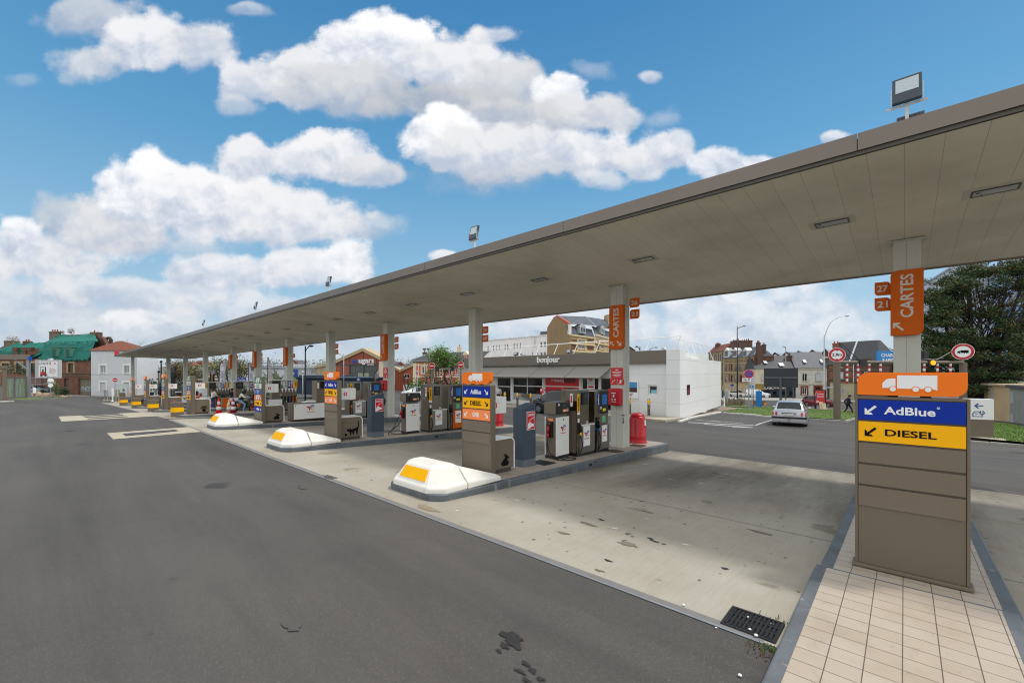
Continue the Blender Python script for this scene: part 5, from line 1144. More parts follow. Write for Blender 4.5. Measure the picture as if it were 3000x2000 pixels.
m=MB();letters(m,'PHOF',lerp(h[0],h[1],.52),lerp(h[2],h[3],.35),w=(h[1]-h[0])*.78,h=(h[3]-h[2])*.3,y=.298,thick=.01,mi=1);letters(m,'PHOF',lerp(h[0],h[1],.54),lerp(h[2],h[3],.335),w=(h[1]-h[0])*.8,h=(h[3]-h[2])*.32,y=.2995,thick=.004,mi=0);m.build('graffiti',[M('graffiti_shadow',(60,66,74),.7),M('graffiti_silver',(186,192,200),.5)],dr)
NET=M('green_netting',(0,104,92),.75,0,.32,.7,.6,3,streak=1)
random.seed(5)
def net(par,rows,cols,fn,name='netting',mat=NET):
 m=MB()
 for j in range(rows+1):
  for i in range(cols+1):
   p=Vector(fn(i/cols,j/rows));m.v.append((p.x+random.uniform(-.05,.05),p.y+random.uniform(-.14,.1),p.z+random.uniform(-.06,.06)))
 for j in range(rows):
  for i in range(cols):k=j*(cols+1)+i;m.f.append((k,k+1,k+cols+2,k+cols+1));m.m.append(0)
 o=m.build(name,mat,par,smooth=True)
 s=o.modifiers.new('solid','SOLIDIFY');s.thickness=.04;return o
uR0,uR1=de.u(170,3),de.u(272,3)
net(t,10,26,lambda s,r:(lerp(-.5,u1+.1,s),lerp(-.45,.7,r),lerp(zE-.3-(.5*sin(s*37)**2),zB,r)))
net(t,8,26,lambda s,r:(lerp(lerp(-.4,uR0,r),lerp(u1+.9,uR1,r),s),lerp(.7,3.1,r),lerp(zB,zR,r)-.2*sin(pi*s)*r))
m=MB();m.add([(0,.4,zE),(u1,.4,zE),(u1,1,zB-.1),(0,1,zB-.1),(uR0+.3,3,zR-.2),(uR1-.3,3,zR-.2),(u1,5,zE),(0,5,zE)],[(0,1,2,3),(3,2,5,4),(4,5,6,7),(0,3,4,7),(1,6,5,2)]);m.build('roof',SLATE2,t)
for px in(167,207):
 a,b,c,d=de.rect(px-9,1018,px+9,1044);m=MB();m.box(a,b,-.5,.5,c,d);m.box(a-.1,b+.1,-.6,.5,d,d+.2);o=m.build('dormer',M('net_covered_stone',(70,120,104),.9,0,.25,1.2),t);m=MB();m.box(a+.4,b-.4,-.54,-.5,c+.1,d-.4);m.build('dormer_opening',M('net_covered_dark',(40,92,80),.9,0,.2,2),o)
SOOT=M('sooty_stone',(112,102,84),.9,0,.25,1)
chimney(t,de.u(161.5,2.6),2.6,zR-4,de.z(971,161,2.6),1.7,SOOT,3,1.0);chimney(t,de.u(277,3),3,zR-3.5,de.z(973,277,3),.9,SOOT,1,1.0)
m=MB();q=lambda px,py:de.uz(px,py,2.2);m.prism([q(268,1045),q(270,1002),q(282,992),q(292,985),q(300,988),q(312,1012),q(312,1045)],2.2,3.0);m.build('gable_wall',BRICKD,t)
m=MB();a_,b_=de.u(287,3),de.u(294,3);m.box(a_,b_,2.6,3.4,zR-2.5,de.z(973,290,3));m.build('chimney',BRICKD,t)
dw=Fac(-60,90,123,87);t=thing('derelict_wing','low brick wing with torn green netting over its dormers','building',dw.loc,dw.rz)
zE=dw.z(1050,60);zR=dw.z(1004,80);u1=dw.L
H=[dw.rect(6,1064,24,1088),dw.rect(47,1064,64,1089),dw.rect(89,1064,107,1092)]
m=MB();wall_holes(m,0,u1-.1,-.6,zE,H,0,.4);box_back(m,0,u1-.1,-.6,zE,4);m.build('wall',BRICKDEREL,t)
for h in H:window(t,h,M('old_frame',(84,78,68),.9),BOARD,.2,0,.1,(YBRICK,.45),None,BOARD)
m=MB();zR=dw.z(1004,80,2);m.add([(0,0,zE),(u1-.2,0,zE),(u1-.2,2,zR-.2),(4,2,zR-.2),(u1-.2,4,zE),(0,4,zE)],[(0,1,2,3),(3,2,4,5),(0,3,5),(1,4,2)]);m.build('roof',SLATE2,t)
net(t,8,26,lambda s,r:(lerp(lerp(-1,dw.u(48,2),r),u1-.2,s),lerp(-.4,2.1,r),lerp(zE+.6*sin(s*11)**2-.1,zR,r)+.25*abs(sin(s*13))*(1-r)))
net(t,4,20,lambda s,r:(lerp(0,u1*.86,s),lerp(-.5,-.2,r),lerp(zE-.1,zE+2.2+.4*sin(s*9),r)))
for px in(44,72,86):u=dw.u(px,-.7);m=MB();m.box(u-.45,u+.45,-.75,.6,zE+.7,zE+2.0);m.prism([(u-.75,zE+2.2),(u+.75,zE+2.2),(u+.45,zE+1.4),(u-.45,zE+1.4)],-.8,-.2);m.build('dormer',M('burnt_brick',(104,74,58),.9,0,.3,2),t)
chimney(t,dw.u(35,2.2),2.2,zR-2,dw.z(998,35,2.2),2.4,SOOT,0,1.2);chimney(t,dw.u(81,2.2),2.2,zR-1,dw.z(999,81,2.2),1.0,BRICKD,2,1.0)
fa=Fac(984,100,1121,96,-1.2);D=2.5;t=thing('brick_factory','brick factory gable with big glazed front and ugars lettering','factory',fa.loc,fa.rz);u1=fa.L
zl,zr,za=fa.z(1066,984),fa.z(1058,1121),fa.z(1030,1065);ua=fa.u(1065)
g=fa.rect(1024.5,1070,1103.5,1109)
m=MB();wall_holes(m,0,u1,-.5,min(zl,zr),[g],0,.3);m.prism([(0,min(zl,zr)),(u1,min(zl,zr)),(u1,zr),(ua,za),(0,zl)],0,.3);box_back(m,0,u1,-.5,min(zl,zr),D,0,0,False);m.build('wall',BRICKF,t)
m=MB()
for(x0,z0_,x1,z1_)in((-.5,zl-.1,ua,za+.1),(ua,za+.1,u1+.5,zr-.15)):
 m.add([(x0,-.4,z0_),(x1,-.4,z1_),(x1,D,z1_),(x0,D,z0_),(x0,-.4,z0_+.75),(x1,-.4,z1_+.75),(x1,D,z1_+.75),(x0,D,z0_+.75)],[(0,3,2,1),(4,5,6,7),(0,1,5,4),(1,2,6,5),(2,3,7,6),(3,0,4,7)])
m.build('roof',M('verge_beige',(176,156,122),.85,0,.1,1),t)
m=MB()
IR=M('iron_grey',(66,70,76),.6)
for px in(1002.5,1024,1065,1104):u=fa.u(px);m.box(u-.1,u+.1,-.08,-.002,0,lerp(zl,za,.6)if px in(1002.5,)else g[3]+1.5)
m.box(0,u1,-.07,-.003,g[3]+.05,g[3]+.3);m.box(ua-.08,ua+.08,-.08,-.002,g[3],za-.2);m.build('iron_frame',IR,t)
gw=window(t,g,IR,M('dusty_glazing',(86,92,90),.25,0,.2,1.2),.1,9,.09,name='glazed_front')
m=MB();m.box(g[0]+2.2,g[1]-2.2,.09,.12,g[2],lerp(g[2],g[3],.42));m.build('pale_glazing',M('pale_glazing',(150,154,134),.4,0,.15,2),gw)
m=MB();a,b=fa.u(1052),fa.u(1097);z=fa.z(1060,1075);hh=fa.z(1052,1075)-fa.z(1068,1075);letters(m,'ugars',(a+b)/2,z,w=b-a,h=hh,y=-.09,thick=.1,mi=0);letters(m,'m',fa.u(1039),fa.z(1058.5,1039),w=fa.u(1046)-fa.u(1031.5),h=hh*.62,y=-.09,thick=.1,mi=1);letters(m,'INDUSTRIE',fa.u(1086),fa.z(1067.5,1086),w=fa.u(1096)-fa.u(1076),y=-.09,mi=0)
for k in range(4):disc(m,fa.u(1048.3)+(k%2)*.35,fa.z(1059,1048)+.3*(k//2-.5),.12,-.15,-.09,10,1)
m.build('sign_letters',[SIGNW,LOGO_M[1]],t)
m=MB();m.box(u1-.9,u1+.1,-.12,.3,0,zr);m.build('white_pier',CREAM,t)
for(pa,da,pb,db,y0,y1,ya,pxa,lb,nm)in((928,106,985,104,1078,1066,1055,975,'low brick gable with beige verge left of the ugars factory',0),(1157,100,1173.5,100,1080,1092,1080,1158,'lean-to brick bay between the factory and the shed with skylights',1),(1173.5,100,1214,97,1091,1071,1070,1213,'brick shed with grey roof and skylights and a white window',2)):
 f=Fac(pa,da,pb,db,-1.2);t=thing('brick_shed',lb,'shed',f.loc,f.rz);zA,zB_=f.z(y0,pa),f.z(y1,pb);L=f.L
 hs=[f.rect(1183.5,1094,1199,1109)]if nm==2 else[]
 m=MB();zl_=min(zA,zB_);wall_holes(m,0,L,-.5,zl_,hs,0,.25);m.prism([(0,zl_),(L,zl_),(L,zB_),(0,zA)]if abs(zA-zB_)>.05 else[(0,zl_),(L,zl_),(L,zl_+.05)],0,.25);box_back(m,0,L,-.5,zl_,2.5,0,0,False);m.build('wall',BRICKF if nm else STONE,t)
 for h in hs:window(t,h,WINW,GLASS,.08,1,.16)
 m=MB();m.add([(-.2,-.3,zA),(L+.2,-.3,zB_),(L+.2,2.5,zB_+.0),(-.2,2.5,zA+.0),(-.2,-.3,zA+.55),(L+.2,-.3,zB_+.55),(L+.2,2.5,zB_+.55),(-.2,2.5,zA+.55)],[(0,3,2,1),(4,5,6,7),(0,1,5,4),(1,2,6,5),(2,3,7,6),(3,0,4,7)]);rf=m.build('roof',[M('verge_beige',(176,156,122))],t)
 if nm==2:
  m=MB()
  for k in range(3):a_=lerp(zA,zB_,.3+.2*k);m.box(L*(.28+.2*k),L*(.36+.2*k),.4,2.2,a_+.3,a_+.9)
  m.build('skylight',ZINC,rf)
f=Fac(1157,112,1216,108,-1.2);t=thing('grey_roofed_hall','grey roofed hall with skylight strips behind the brick shed','hall',f.loc,f.rz);z0_,z1_=f.z(1086,1160),f.z(1062,1214)
m=MB();m.box(0,f.L,0,14,0,z0_);m.build('wall',BRICKF,t);m=MB();m.add([(-1,-.3,z0_-.2),(f.L+1,-.3,z0_+.4),(f.L+1,12,z1_+2),(-1,12,z1_+.3)],[(0,1,2,3)]);rf=m.build('roof',SLATE,t)
m=MB()
for k in range(4):x=f.L*(.15+.2*k);m.add([(x,3,lerp(z0_,z1_,.3)+.35),(x+.7,3,lerp(z0_,z1_,.3)+.4),(x+1.4,9,lerp(z0_,z1_,.8)+.9),(x+.7,9,lerp(z0_,z1_,.8)+.85)],[(0,1,2,3)])
m.build('skylight_strip',M('skylight_white',(206,212,216),.4),rf)
f=Fac(868,70,1030,60,-.9);t=thing('navy_building','low navy metal building behind the pumps','building',f.loc,f.rz);z1_=f.z(1108,950);zl_=f.z(1099,900)
m=MB();m.box(0,f.L,0,6,0,z1_);m.box(-.2,f.L*.45,.5,6,z1_,zl_);m.build('wall',brick('navy_cladding',(44,62,80),(48,66,84),(30,42,56),.3,40,.02,0,dirt=.2),t);m=MB();m.box(-.3,f.L+.3,-.4,6,z1_,z1_+.2);m.build('roof_edge',M('navy_edge',(38,54,70),.5),t)
f=Fac(694,135,1000,120,-1.6);t=thing('pale_warehouse','long pale grey warehouse with a tall blue panel','warehouse',f.loc,f.rz);z1_=f.z(1078,850)
m=MB();m.box(0,f.L,0,40,0,z1_);m.build('wall',brick('grey_cladding',(176,182,188),(182,188,194),(150,156,162),60,.6,.03,0,dirt=.2,dscale=.1),t)
m=MB();m.box(-.3,f.L+.3,-.4,40.4,z1_,z1_+.5);m.box(-.3,f.L+.3,-.4,-.3,z1_+1.1,z1_+1.2);m.box(-.3,f.L+.3,6,6.2,z1_+1.0,z1_+1.15)
for k in range(18):m.box(f.L*k/17-.05,f.L*k/17+.05,-.35,-.2,z1_+.5,z1_+1.2)
m.build('roof_edge',M('roof_edge_grey',(190,196,202),.6),t)
h=f.rect(860.5,1081,872,1119);m=MB();m.box(h[0],h[1],-.3,-.002,h[2],h[3]);bp_=m.build('blue_panel',M('panel_blue',(20,64,150),.5),t)
m=MB();
for z in(.3,.62):m.box(lerp(h[0],h[1],.25),lerp(h[0],h[1],.45),-.6,-.3,lerp(h[2],h[3],z),lerp(h[2],h[3],z)+.4)
m.build('wall_lamp',WHITE,bp_);m=MB();m.box(h[0],h[1],-.31,-.303,h[2],h[2]+1.4);m.build('green_foot',M('leaf_green',(80,170,50),.5),bp_)
f=Fac(668,92,700,90,-1.5);t=thing('grey_hall','pale grey shed wall between the two white flags','hall',f.loc,f.rz);m=MB();m.box(0,f.L,0,10,0,f.z(1077,690));m.build('wall',MATS['grey_cladding'],t)
m=MB();m.box(-.2,f.L+.2,-.2,10,f.z(1077,690),f.z(1077,690)+.3);m.build('roof_edge',ZINC,t)
f=Fac(556,120,604,120,-1.6);t=thing('trackside_sheds','brown low sheds with pale roofs under the hill','shed',f.loc,f.rz);m=MB();m.box(0,f.L,0,6,0,f.z(1088,580));m.build('wall',M('shed_brown',(120,104,84),.9,0,.2,.5),t)
m=MB()
for k in range(3):z=f.z(1113-9*k,580);m.box(-.2,f.L+.2,-.3-.1*k,6,z,z+.35)
m.build('roof',M('pale_sheet',(186,186,180),.7),t)
random.seed(11)
for k in range(22):
 px=[556,562,570,577,586,592,597,603,612,619,625,632,848,853,859,866,872,562,566,1158,1166,1175][k];py=[1083,1076,1085,1072,1070,1074,1068,1076,1080,1077,1082,1074,1066,1068,1064,1067,1066,1092,1088,1070,1069,1071][k];d=230+random.uniform(-15,15)
 p=at(px,py,d);w=random.uniform(3,6);h=random.uniform(3,5)
 t=thing('hill_house','tiny pale house among the trees on the far hill','house',(p.x,p.y,p.z-h),YAW+random.uniform(-.5,.5),'pale houses on the far hill')
 b=MB();b.box(-w/2,w/2,-3,3,-4,h);b.build('wall',M('hill_house_wall',(206,202,192),.8),t);b=MB();b.prism([(-w/2-.4,h),(w/2+.4,h),(0,h+2)],-3.3,3.3);b.build('roof',[REDTILE,SLATE,ZINC][k%3],t)
 b=MB();b.box(-w*.3,-w*.1,-3.06,-3.0,h*.4,h*.75);b.box(w*.1,w*.3,-3.06,-3.0,h*.4,h*.75);b.build('window',GLASS,t)
f=Fac(1210.5,88,1400,80,-1.2);t=thing('pink_villa','pink and white villa with slate roof and dormers behind a tree','house',f.loc,f.rz);D=10;u1=f.L
zE=f.z(1056,1260);zR=f.z(1031,1260)
PINK=M('villa_pink',(206,104,92),.85,0,.1,.6,dirt=.2);TRIM=M('villa_trim',(222,208,178),.8,0,.06,1)
H=[f.rect(1236,1074,1249,1094),f.rect(1361,1076,1372,1092)]
H=[h for h in H]
m=MB();wall_holes(m,0,u1,-.5,zE,H,0,.2);box_back(m,0,u1,-.5,zE,D);m.build('wall',PINK,t)
m=MB()
for a,b in((0,.9),(1.35,1.6),(3.0,3.3),(5.3,5.7),(7.2,7.6),(9.6,10.0),(11.5,11.9)):m.box(a,b,-.08,-.002,0,zE)
for py in(1061,1068.5,1103):z=f.z(py,1250);m.box(0,u1,-.1,-.003,z-.12,z+.14)
m.build('trim_bands',TRIM,t)
m=MB()
for k in range(40):m.box(k*.42,k*.42+.2,-.22,-.1,zE-.42,zE-.16)
m.build('cornice_bricks',BRICKR,t)
for h in H:window(t,h,WINW,GLASSD,.1,1,.12,(TRIM,.3),TRIM)
m=MB();m.box(-.3,u1+.3,-.45,-.0,zE-.12,zE+.05);m.build('gutter',ZINC,t)
m=MB();uh=f.u(1240.6);m.add([(-.4,-.4,zE),(u1+1,-.4,zE),(u1+1,2.6,zR),(uh,2.6,zR),(uh,5,zR),(-.4,D,zE),(u1+1,5,zR)],[(0,1,2,3),(3,2,6,4),(0,3,4,5)]);rf=m.build('roof',SLATE2,t)
m=MB();m.tube([(-.4,-.42,zE+.05),(uh,2.6,zR+.06)],.14,6);m.build('hip_flashing',ZINC,rf)
for x0,x1 in((1264,1279),(1358.5,1374)):
 a,b,c,d=f.rect(x0,1040,x1,1055.5);m=MB();m.box(a,b,-.1,2.2,c,d);m.build('dormer',PINK,t);m=MB();m.prism([(a-.25,d),(b+.25,d),((a+b)/2,d+.75)],-.35,2.4);m.build('dormer_gable',TRIM,t)
 window(t,(a+.35,b-.35,c+.2,d-.15),WINW,GLASSB,-.17,1,.12,name='dormer_window')
chimney(t,f.u(1220),2.5,zE,f.z(1030,1220),.75,BRICKD,1);
m=MB();x=f.u(1219);zz=f.z(1022.5,1219);m.cyl((x,2.5,f.z(1030,1220)),(x,2.5,zz),.05,n=6);m.cyl((x+1.0,2.5,zE+1),(x+1.0,2.5,zz),.09,n=6);m.box(x-.4,x+.4,2.4,2.6,zz-.05,zz+.3);m.box(x+.7,x+1.4,2.4,2.6,zz-.05,zz+.3);m.build('cowls',M('cowl_grey',(92,86,78),.7),t)
chimney(t,f.u(1310),4,zR-1,zR+1.1,.9,TRIM,1)
f=Fac(1182,62,1222,60);t=thing('white_fence','white slatted garden fence behind the parked white cars','fence',f.loc,f.rz);m=MB();z=f.z(1126,1200)
for k in range(26):m.box(f.L*k/26,f.L*(k+.9)/26,0,.08,0,z-.05+.05*(k%2))
m.build('boards',WHITE,t);m=MB();m.box(0,f.L,.08,.16,z*.3,z*.3+.1);m.box(0,f.L,.08,.16,z*.8,z*.8+.1);m.build('rails',WHITE,t)
f=Fac(1222,60,1246,59);t=thing('pink_garden_wall','pink rendered garden wall beside the white slatted fence','wall',f.loc,f.rz);m=MB();m.box(0,f.L,0,.3,0,f.z(1128,1235));m.build('wall',M('wall_pink',(214,164,140),.9,0,.12,.7,dirt=.4),t);m=MB();m.box(-.05,f.L+.05,-.05,.35,f.z(1128,1235),f.z(1126,1235));m.build('coping',REDTILE,t)
f=Fac(1346,58,1376,57);t=thing('pink_wall_piece','short pink wall with red bin beside the right gantry post','wall',f.loc,f.rz);m=MB();m.box(0,f.L,0,.3,0,f.z(1131,1360));m.build('wall',MATS['wall_pink'],t)
f=Fac(1380,120,1604,98,-1.4);t=thing('apartment_block','long white flat roofed apartment block with narrow windows','building',f.loc,f.rz);u1=f.L
zt=f.z(984,1590);
H=[f.rect(x,y0,x+w,y1)for x,w,y0,y1 in((1428,3.2,1014,1028),(1444,3.2,1012,1027),(1453.5,2.4,1011,1027),(1461.5,2.4,1010,1026),(1478,3,1009,1025),(1485,4,1008,1025),(1504.5,3,1006,1022),(1513,3,1005,1021),(1522.5,3,1004,1020),(1564,1.8,988,1018),(1569,1.8,988,1018),(1582.5,6,1002,1017),(1593,6,1001,1016),(1583,6,1032,1043),(1593,6,1031,1042),(1559,3,1032,1045),(1574,3,1032,1045))]
m=MB();wall_holes(m,0,u1,-.5,zt,H,0,.25);box_back(m,0,u1,-.5,zt,12);m.build('wall',M('stained_white',(236,236,232),.8,0,.04,.4,dirt=.16,streak=3),t)
for h in H:window(t,h,WINW,GLASSB,.12,0,.08)
m=MB();m.box(-.15,u1+.15,-.15,12.1,zt,zt+.25);m.build('parapet',WHITE,t)
a=f.u(1581);m=MB();m.box(a,u1-.3,.2,8,zt+.25,f.z(970.5,1590));m.build('roof_hut',M('hut_grey',(92,94,96),.7),t);m=MB();m.box(a+1,a+2,2,3,f.z(970.5,1590),f.z(966,1590));m.build('chimney',M('hut_grey',(92,94,96)),t)
m=MB();
for z in(0,.5,1.0):m.box(f.u(1548),a-.01,.1,.14,zt+.3+z,zt+.34+z)
m.build('terrace_rail',ZINC,t)
f=Fac(1603,82,1667,70,-1.0);t=thing('mansard_house','tall mansard house with blank ochre gable and yellow brick front','building',f.loc,f.rz)
za=f.z(924,1631);zl=f.z(959,1603);zr=f.z(948,1667)
G_=[(0,-.5),(f.L,-.5),(f.L,f.z(978,1667)),(f.L,zr),(f.u(1631),za),(f.u(1622),f.z(929,1622)),(0,zl)]
m=MB();m.prism(G_,0,.4);m.build('gable_wall',OCHRE,t)
m=MB();m.add([(f.u(1631),-.05,za+.12),(f.L+.1,-.05,zr+.12),(f.L+.1,.2,zr+.12),(f.u(1631),.2,za+.12),(f.u(1631),-.05,za-.25),(f.L+.1,-.05,zr-.25)],[(0,1,2,3),(4,5,1,0)]);m.build('verge_tiles',M('verge_orange',(196,84,44),.7),t)
m=MB();m.box(f.L-.5,f.L+.06,-.06,.4,f.z(979,1667),zr-.1);m.build('white_quoin',WHITE,t)
f2=Fac(1667.5,70,1742,77,-1.0);r2=f2.rz-f.rz
def sub(ff,mb):
 c,s=cos(ff.rz-f.rz),sin(ff.rz-f.rz);d=Matrix.Rotation(-f.rz,3,'Z')@(Vector(ff.loc)-Vector(f.loc))
 mb.v=[(c*x-s*y+d.x,s*x+c*y+d.y,z+d.z)for x,y,z in mb.v];return mb
f3=Fac(1742.3,77,1800,90,-1.0)
for ff,wins,dws in((f2,((1694,994,1714,1023),),((1697,956,1713,978),)),(f3,((1760,1001,1770,1024),),((1758,959,1769,981),))):
 k=thing('front',None,None);k.parent=t;d=Matrix.Rotation(-f.rz,3,'Z')@(Vector(ff.loc)-Vector(f.loc));k.location=d;k.rotation_euler=(0,0,ff.rz-f.rz);k.name='street_front'
 cx0=1667.6 if ff is f2 else 1742.4;zE=ff.z(981 if ff is f2 else 985,cx0+10);zB=ff.z(953 if ff is f2 else 957,cx0+10);zT=ff.z(925 if ff is f2 else 933,cx0+30)
 H=[ff.rect(*w)for w in wins]
 if ff is f2:H+=[ff.rect(1695,1032,1713,1050)]
 m=MB();wall_holes(m,.05,ff.L,-.5,zE,H,0,.2);m.build('wall',YBRICK,k)
 m=MB()
 for py in(982,1005.5,1028):z=ff.z(py,cx0+10);m.box(.02,ff.L,-.18,-.002,z-.12,z+.14)
 m.build('cornice',M('cornice_stone',(206,186,140),.8,0,.1,1),k)
 m=MB()
 for a,b,c,e in([(1673,993,1690,1000),(1673,1009,1690,1024),(1721,993,1738,1001),(1721,1010,1738,1025)]if ff is f2 else[(1748,996,1755,1004),(1748,1010,1755,1026)]):
  h=ff.rect(a,b,c,e);m.box(h[0],h[1],-.05,-.002,h[2],h[3])
 m.build('brick_panels',M('panel_brown',(104,66,54),.9,0,.15,2),k)
 for h in H:window(k,h,WINW,CURTAIN,.1,1,.1,(M('cornice_stone',(206,186,140)),.25),M('cornice_stone',(206,186,140)))
 m=MB();m.add([(.0,.0,zE+.1),(ff.L,.0,zE+.1),(ff.L,.6,zB),(0,.6,zB)],[(0,1,2,3)]);m.build('mansard_roof',SLATE,k)
 for dw_ in dws:
  a,b,c,e=ff.rect(*dw_);m=MB();m.box(a-.1,b+.1,-.1,.6,c,e);m.prism([(a-.25,e),(b+.25,e),((a+b)/2,e+.5)],-.2,.9);m.build('dormer',M('dormer_grey',(170,172,172),.6),k);window(k,(a,b,c+.1,e-.05),WINW,GLASSB,-.19,1,.1,name='dormer_window')
Q_=[at(*a)for a in((1631,924.5,75),(1714,927,79),(1742.3,953.5,76.6),(1667,948.5,70.3),(1802,958.5,90),(1798,940,93))];Mi=Matrix.Rotation(-f.rz,3,'Z');m=MB();m.add([Mi@(p_-Vector(f.loc))for p_ in Q_],[(3,2,1,0),(2,4,5,1)]);m.build('upper_roof',SLATE,t)
m=MB();Q_=[Mi@(at(*a)-Vector(f.loc))for a in((1714,926.5,78.9),(1742.3,953,76.5))];m.tube(Q_,.09,6);m.build('hip_flashing',ZINC,t)
q_=Mi@(at(1782,940,88)-Vector(f.loc));m=MB();m.box(q_.x-.9,q_.x+.9,q_.y-.5,q_.y+.5,q_.z-1.5,q_.z+1.2);m.build('chimney',STONE,t)
f=Fac(1842,78,1862,80,-1);t=thing('red_gable','small red roof gable peeping over the shop roof edge','house',f.loc,f.rz);m=MB();m.prism([(0,0),(f.L,0),(f.L,f.z(1028,1862)),(0,f.z(1014,1842)),],0,4);m.build('wall',BRICKD,t);m=MB();m.add([(0,-.1,f.z(1013,1842)),(f.L,-.1,f.z(1027,1862)),(f.L,4,f.z(1027,1862)),(0,4,f.z(1013,1842))],[(0,1,2,3)]);m.build('roof',REDTILE,t)
def bands(fx,mat,pys,par,px,name='string_course',w=.1):
 m=MB()
 for py in pys:z=fx.z(py,px);m.box(-.02,fx.L+.02,-.1,-.003,z-w,z+w)
 return m.build(name,mat,par)
DD=4;f=Fac(2076,137.28,2122,121.44);t=thing('corner_block','red and cream brick corner block with red roof, leftmost across the street','building',f.loc,f.rz);zE=f.z(1030,2100)
H=[f.rect(x,y0,x+6,y1)for x in(2084,2096,2108)for y0,y1 in((1038,1056),(1068,1086),(1096,1112))]
m=MB();wall_holes(m,0,f.L,-.5,zE,H,0,.2);box_back(m,0,f.L,-.5,zE,DD);m.build('wall',YBRICK,t)
m=MB()
for x in(2078,2092,2104,2116):a=f.u(x);m.box(a,a+.5,-.06,-.002,1,zE-.3)
m.build('brick_pilasters',BRICKD,t)
for h in H:window(t,h,M('frame_brown',(120,64,50),.6),GLASS,.1,0,.12)
roof_gable(t,0,f.L,zE,f.z(1010,2108,1.5),DD,REDTILE,.3);chimney(t,f.u(2103,1.5),1.5,zE+1,f.z(1007,2102,1.5),2.4,BRICKD,3,.9);bands(f,STONE,(1033,1062,1090),t,2100)
f=Fac(2122,113.52,2212,95.7);t=thing('striped_brick_building','striped red and yellow brick building with slate mansard and white dormers','building',f.loc,f.rz);zE=f.z(1047,2167);u1=f.L;D=4.0;zR=f.z(1019,2190,1.3)
cols=[(2125.5,2131.5),(2141,2146.5),(2153,2161),(2167.5,2175),(2182,2190)]
H=[]
for a,b in cols:
 for y0,y1 in((1066,1085),(1098,1118)):H.append(f.rect(a,y0,b,y1))
H+=[f.rect(2128,1133,2133,1150),f.rect(2152,1136,2158,1146),f.rect(2175,1135,2182,1151),f.rect(2143,1130,2146.5,1156)]
zg=f.z(1120,2167)
m=MB();wall_holes(m,0,u1,zg,zE,H[:10],0,.2);box_back(m,0,u1,-.5,zE,D);m.build('wall',BRICKR if False else brick('plum_brick',(112,62,50),(130,74,58),(120,96,80),.22,.075,.012,dirt=.4,dscale=.5),t)
m=MB();wall_holes(m,0,u1,-.5,zg-.002,[(a,b,max(c,-.4),min(d,zg-.1))for a,b,c,d in H[10:]],-.03,.25);m.build('ground_floor',BEIGE,t)
m=MB()
for py in(1050,1056,1062,1089,1093,1121):z=f.z(py,2167);m.box(-.02,u1+.02,-.09,-.003,z-.14,z+.14)
for px in(2123,2136,2149,2163,2178,2193,2203,2210):a=f.u(px);m.box(a-.16,a+.16,-.07,-.003,zg,zE)
m.build('yellow_bands',YBRICK,t)
m=MB();z=f.z(1049,2167)
for k in range(46):m.box(u1*k/46,u1*k/46+.2,-.3,-.1,zE-.5,zE-.1)
m.build('corbels',YBRICK,t)
for i,h in enumerate(H[:10]):window(t,h,WINW if i not in(2,3,7)else M('frame_brown',(120,64,50)),[GLASSB,CURTAIN][i%2]if i not in(2,3,7)else M('curtain_red',(120,30,30),.8),.1,1,.08,(YBRICK,.26),STONE);
for i,h in enumerate(H[:10]):
 m=MB();a,b,c,d=h;m.box(a-.1,b+.1,-.22,-.18,c+.0,c+.05);m.box(a-.1,b+.1,-.22,-.18,c+.55,c+.6)
 for k in range(7):x=lerp(a-.08,b+.08,k/6);m.box(x-.012,x+.012,-.21,-.19,c,c+.6)
 m.build('window_rail',IR,t)
for i,h in enumerate(H[10:13]):window(t,(h[0],h[1],h[2],h[3]),WINW,None or GLASS,.05,0,.1,None,None,SHUT)
m=MB();a,b,c,d=H[13];m.box(a,b,.1,.15,max(c,0),d);m.build('door',GREYL,t)
m=MB();m.add([(-.2,-.35,zE),(u1+.2,-.35,zE),(u1-.7,.9,zR-.6),(.6,.9,zR-.6),(u1-.9,1.5,zR+.1),(1,1.5,zR+.1),(u1+.2,D,zE),(-.2,D,zE)],[(0,1,2,3),(3,2,4,5),(1,6,4,2),(0,3,5,7),(5,4,6,7)]);rf=m.build('mansard_roof',SLATE,t)
for px in(2131,2156,2186):
 a,b,c,d=f.rect(px-6,1028,px+6,1046);m=MB();m.box(a,b,-.25,.9,c,d);m.prism([(a-.12,d),(b+.12,d),((a+b)/2,d+.75)],-.3,1);m.build('dormer',WHITE,t);window(t,(a+.3,b-.3,c+.3,d-.05),M('frame_grey',(120,116,110),.7),GLASS,-.31,0,.1,name='dormer_window')
m=MB();m.tube([(u1+.1,-.3,zE+.2),(u1-.7,.9,zR-.5)],.14,6);m.build('hip_flashing',ZINC,rf)
zc1=f.z(996,2170);chimney(t,f.u(2156,2),2,zE,f.z(998,2156,2),3.6,BRICKD,4,1.4);chimney(t,f.u(2184,2.2),2.2,zE,f.z(998,2184,2.2),3.9,BRICKD,4,1.6)
m=MB();q=lambda px,py:f.uz(px,py,2.4);m.prism([q(2138,1045),q(2172,1045),q(2172,1003),q(2141,1006)],2.4,2.9);m.build('rear_wall',BRICKD,t)
f=Fac(2212.8,94.91,2263,95.83);t=thing('brown_gable','bare brown brick gable with tall chimneys behind the striped building','building',f.loc,f.rz)
m=MB();m.prism([(0,0),(f.L,0),(f.L,f.z(1050,2250)),(f.u(2252),f.z(1046,2252)),(f.u(2235),f.z(1012,2235)),(f.u(2229),f.z(1012,2229)),(0,f.z(1046,2213))],.05,.4);m.build('wall',BRICKD,t)
chimney(t,f.u(2221.5,-.1),-.1,f.z(1072,2222),f.z(1003,2222),.7,BRICKD,2,.6);chimney(t,f.u(2238,.3),.3,f.z(1030,2238),f.z(1008,2238),.6,BRICKD,1,.6)
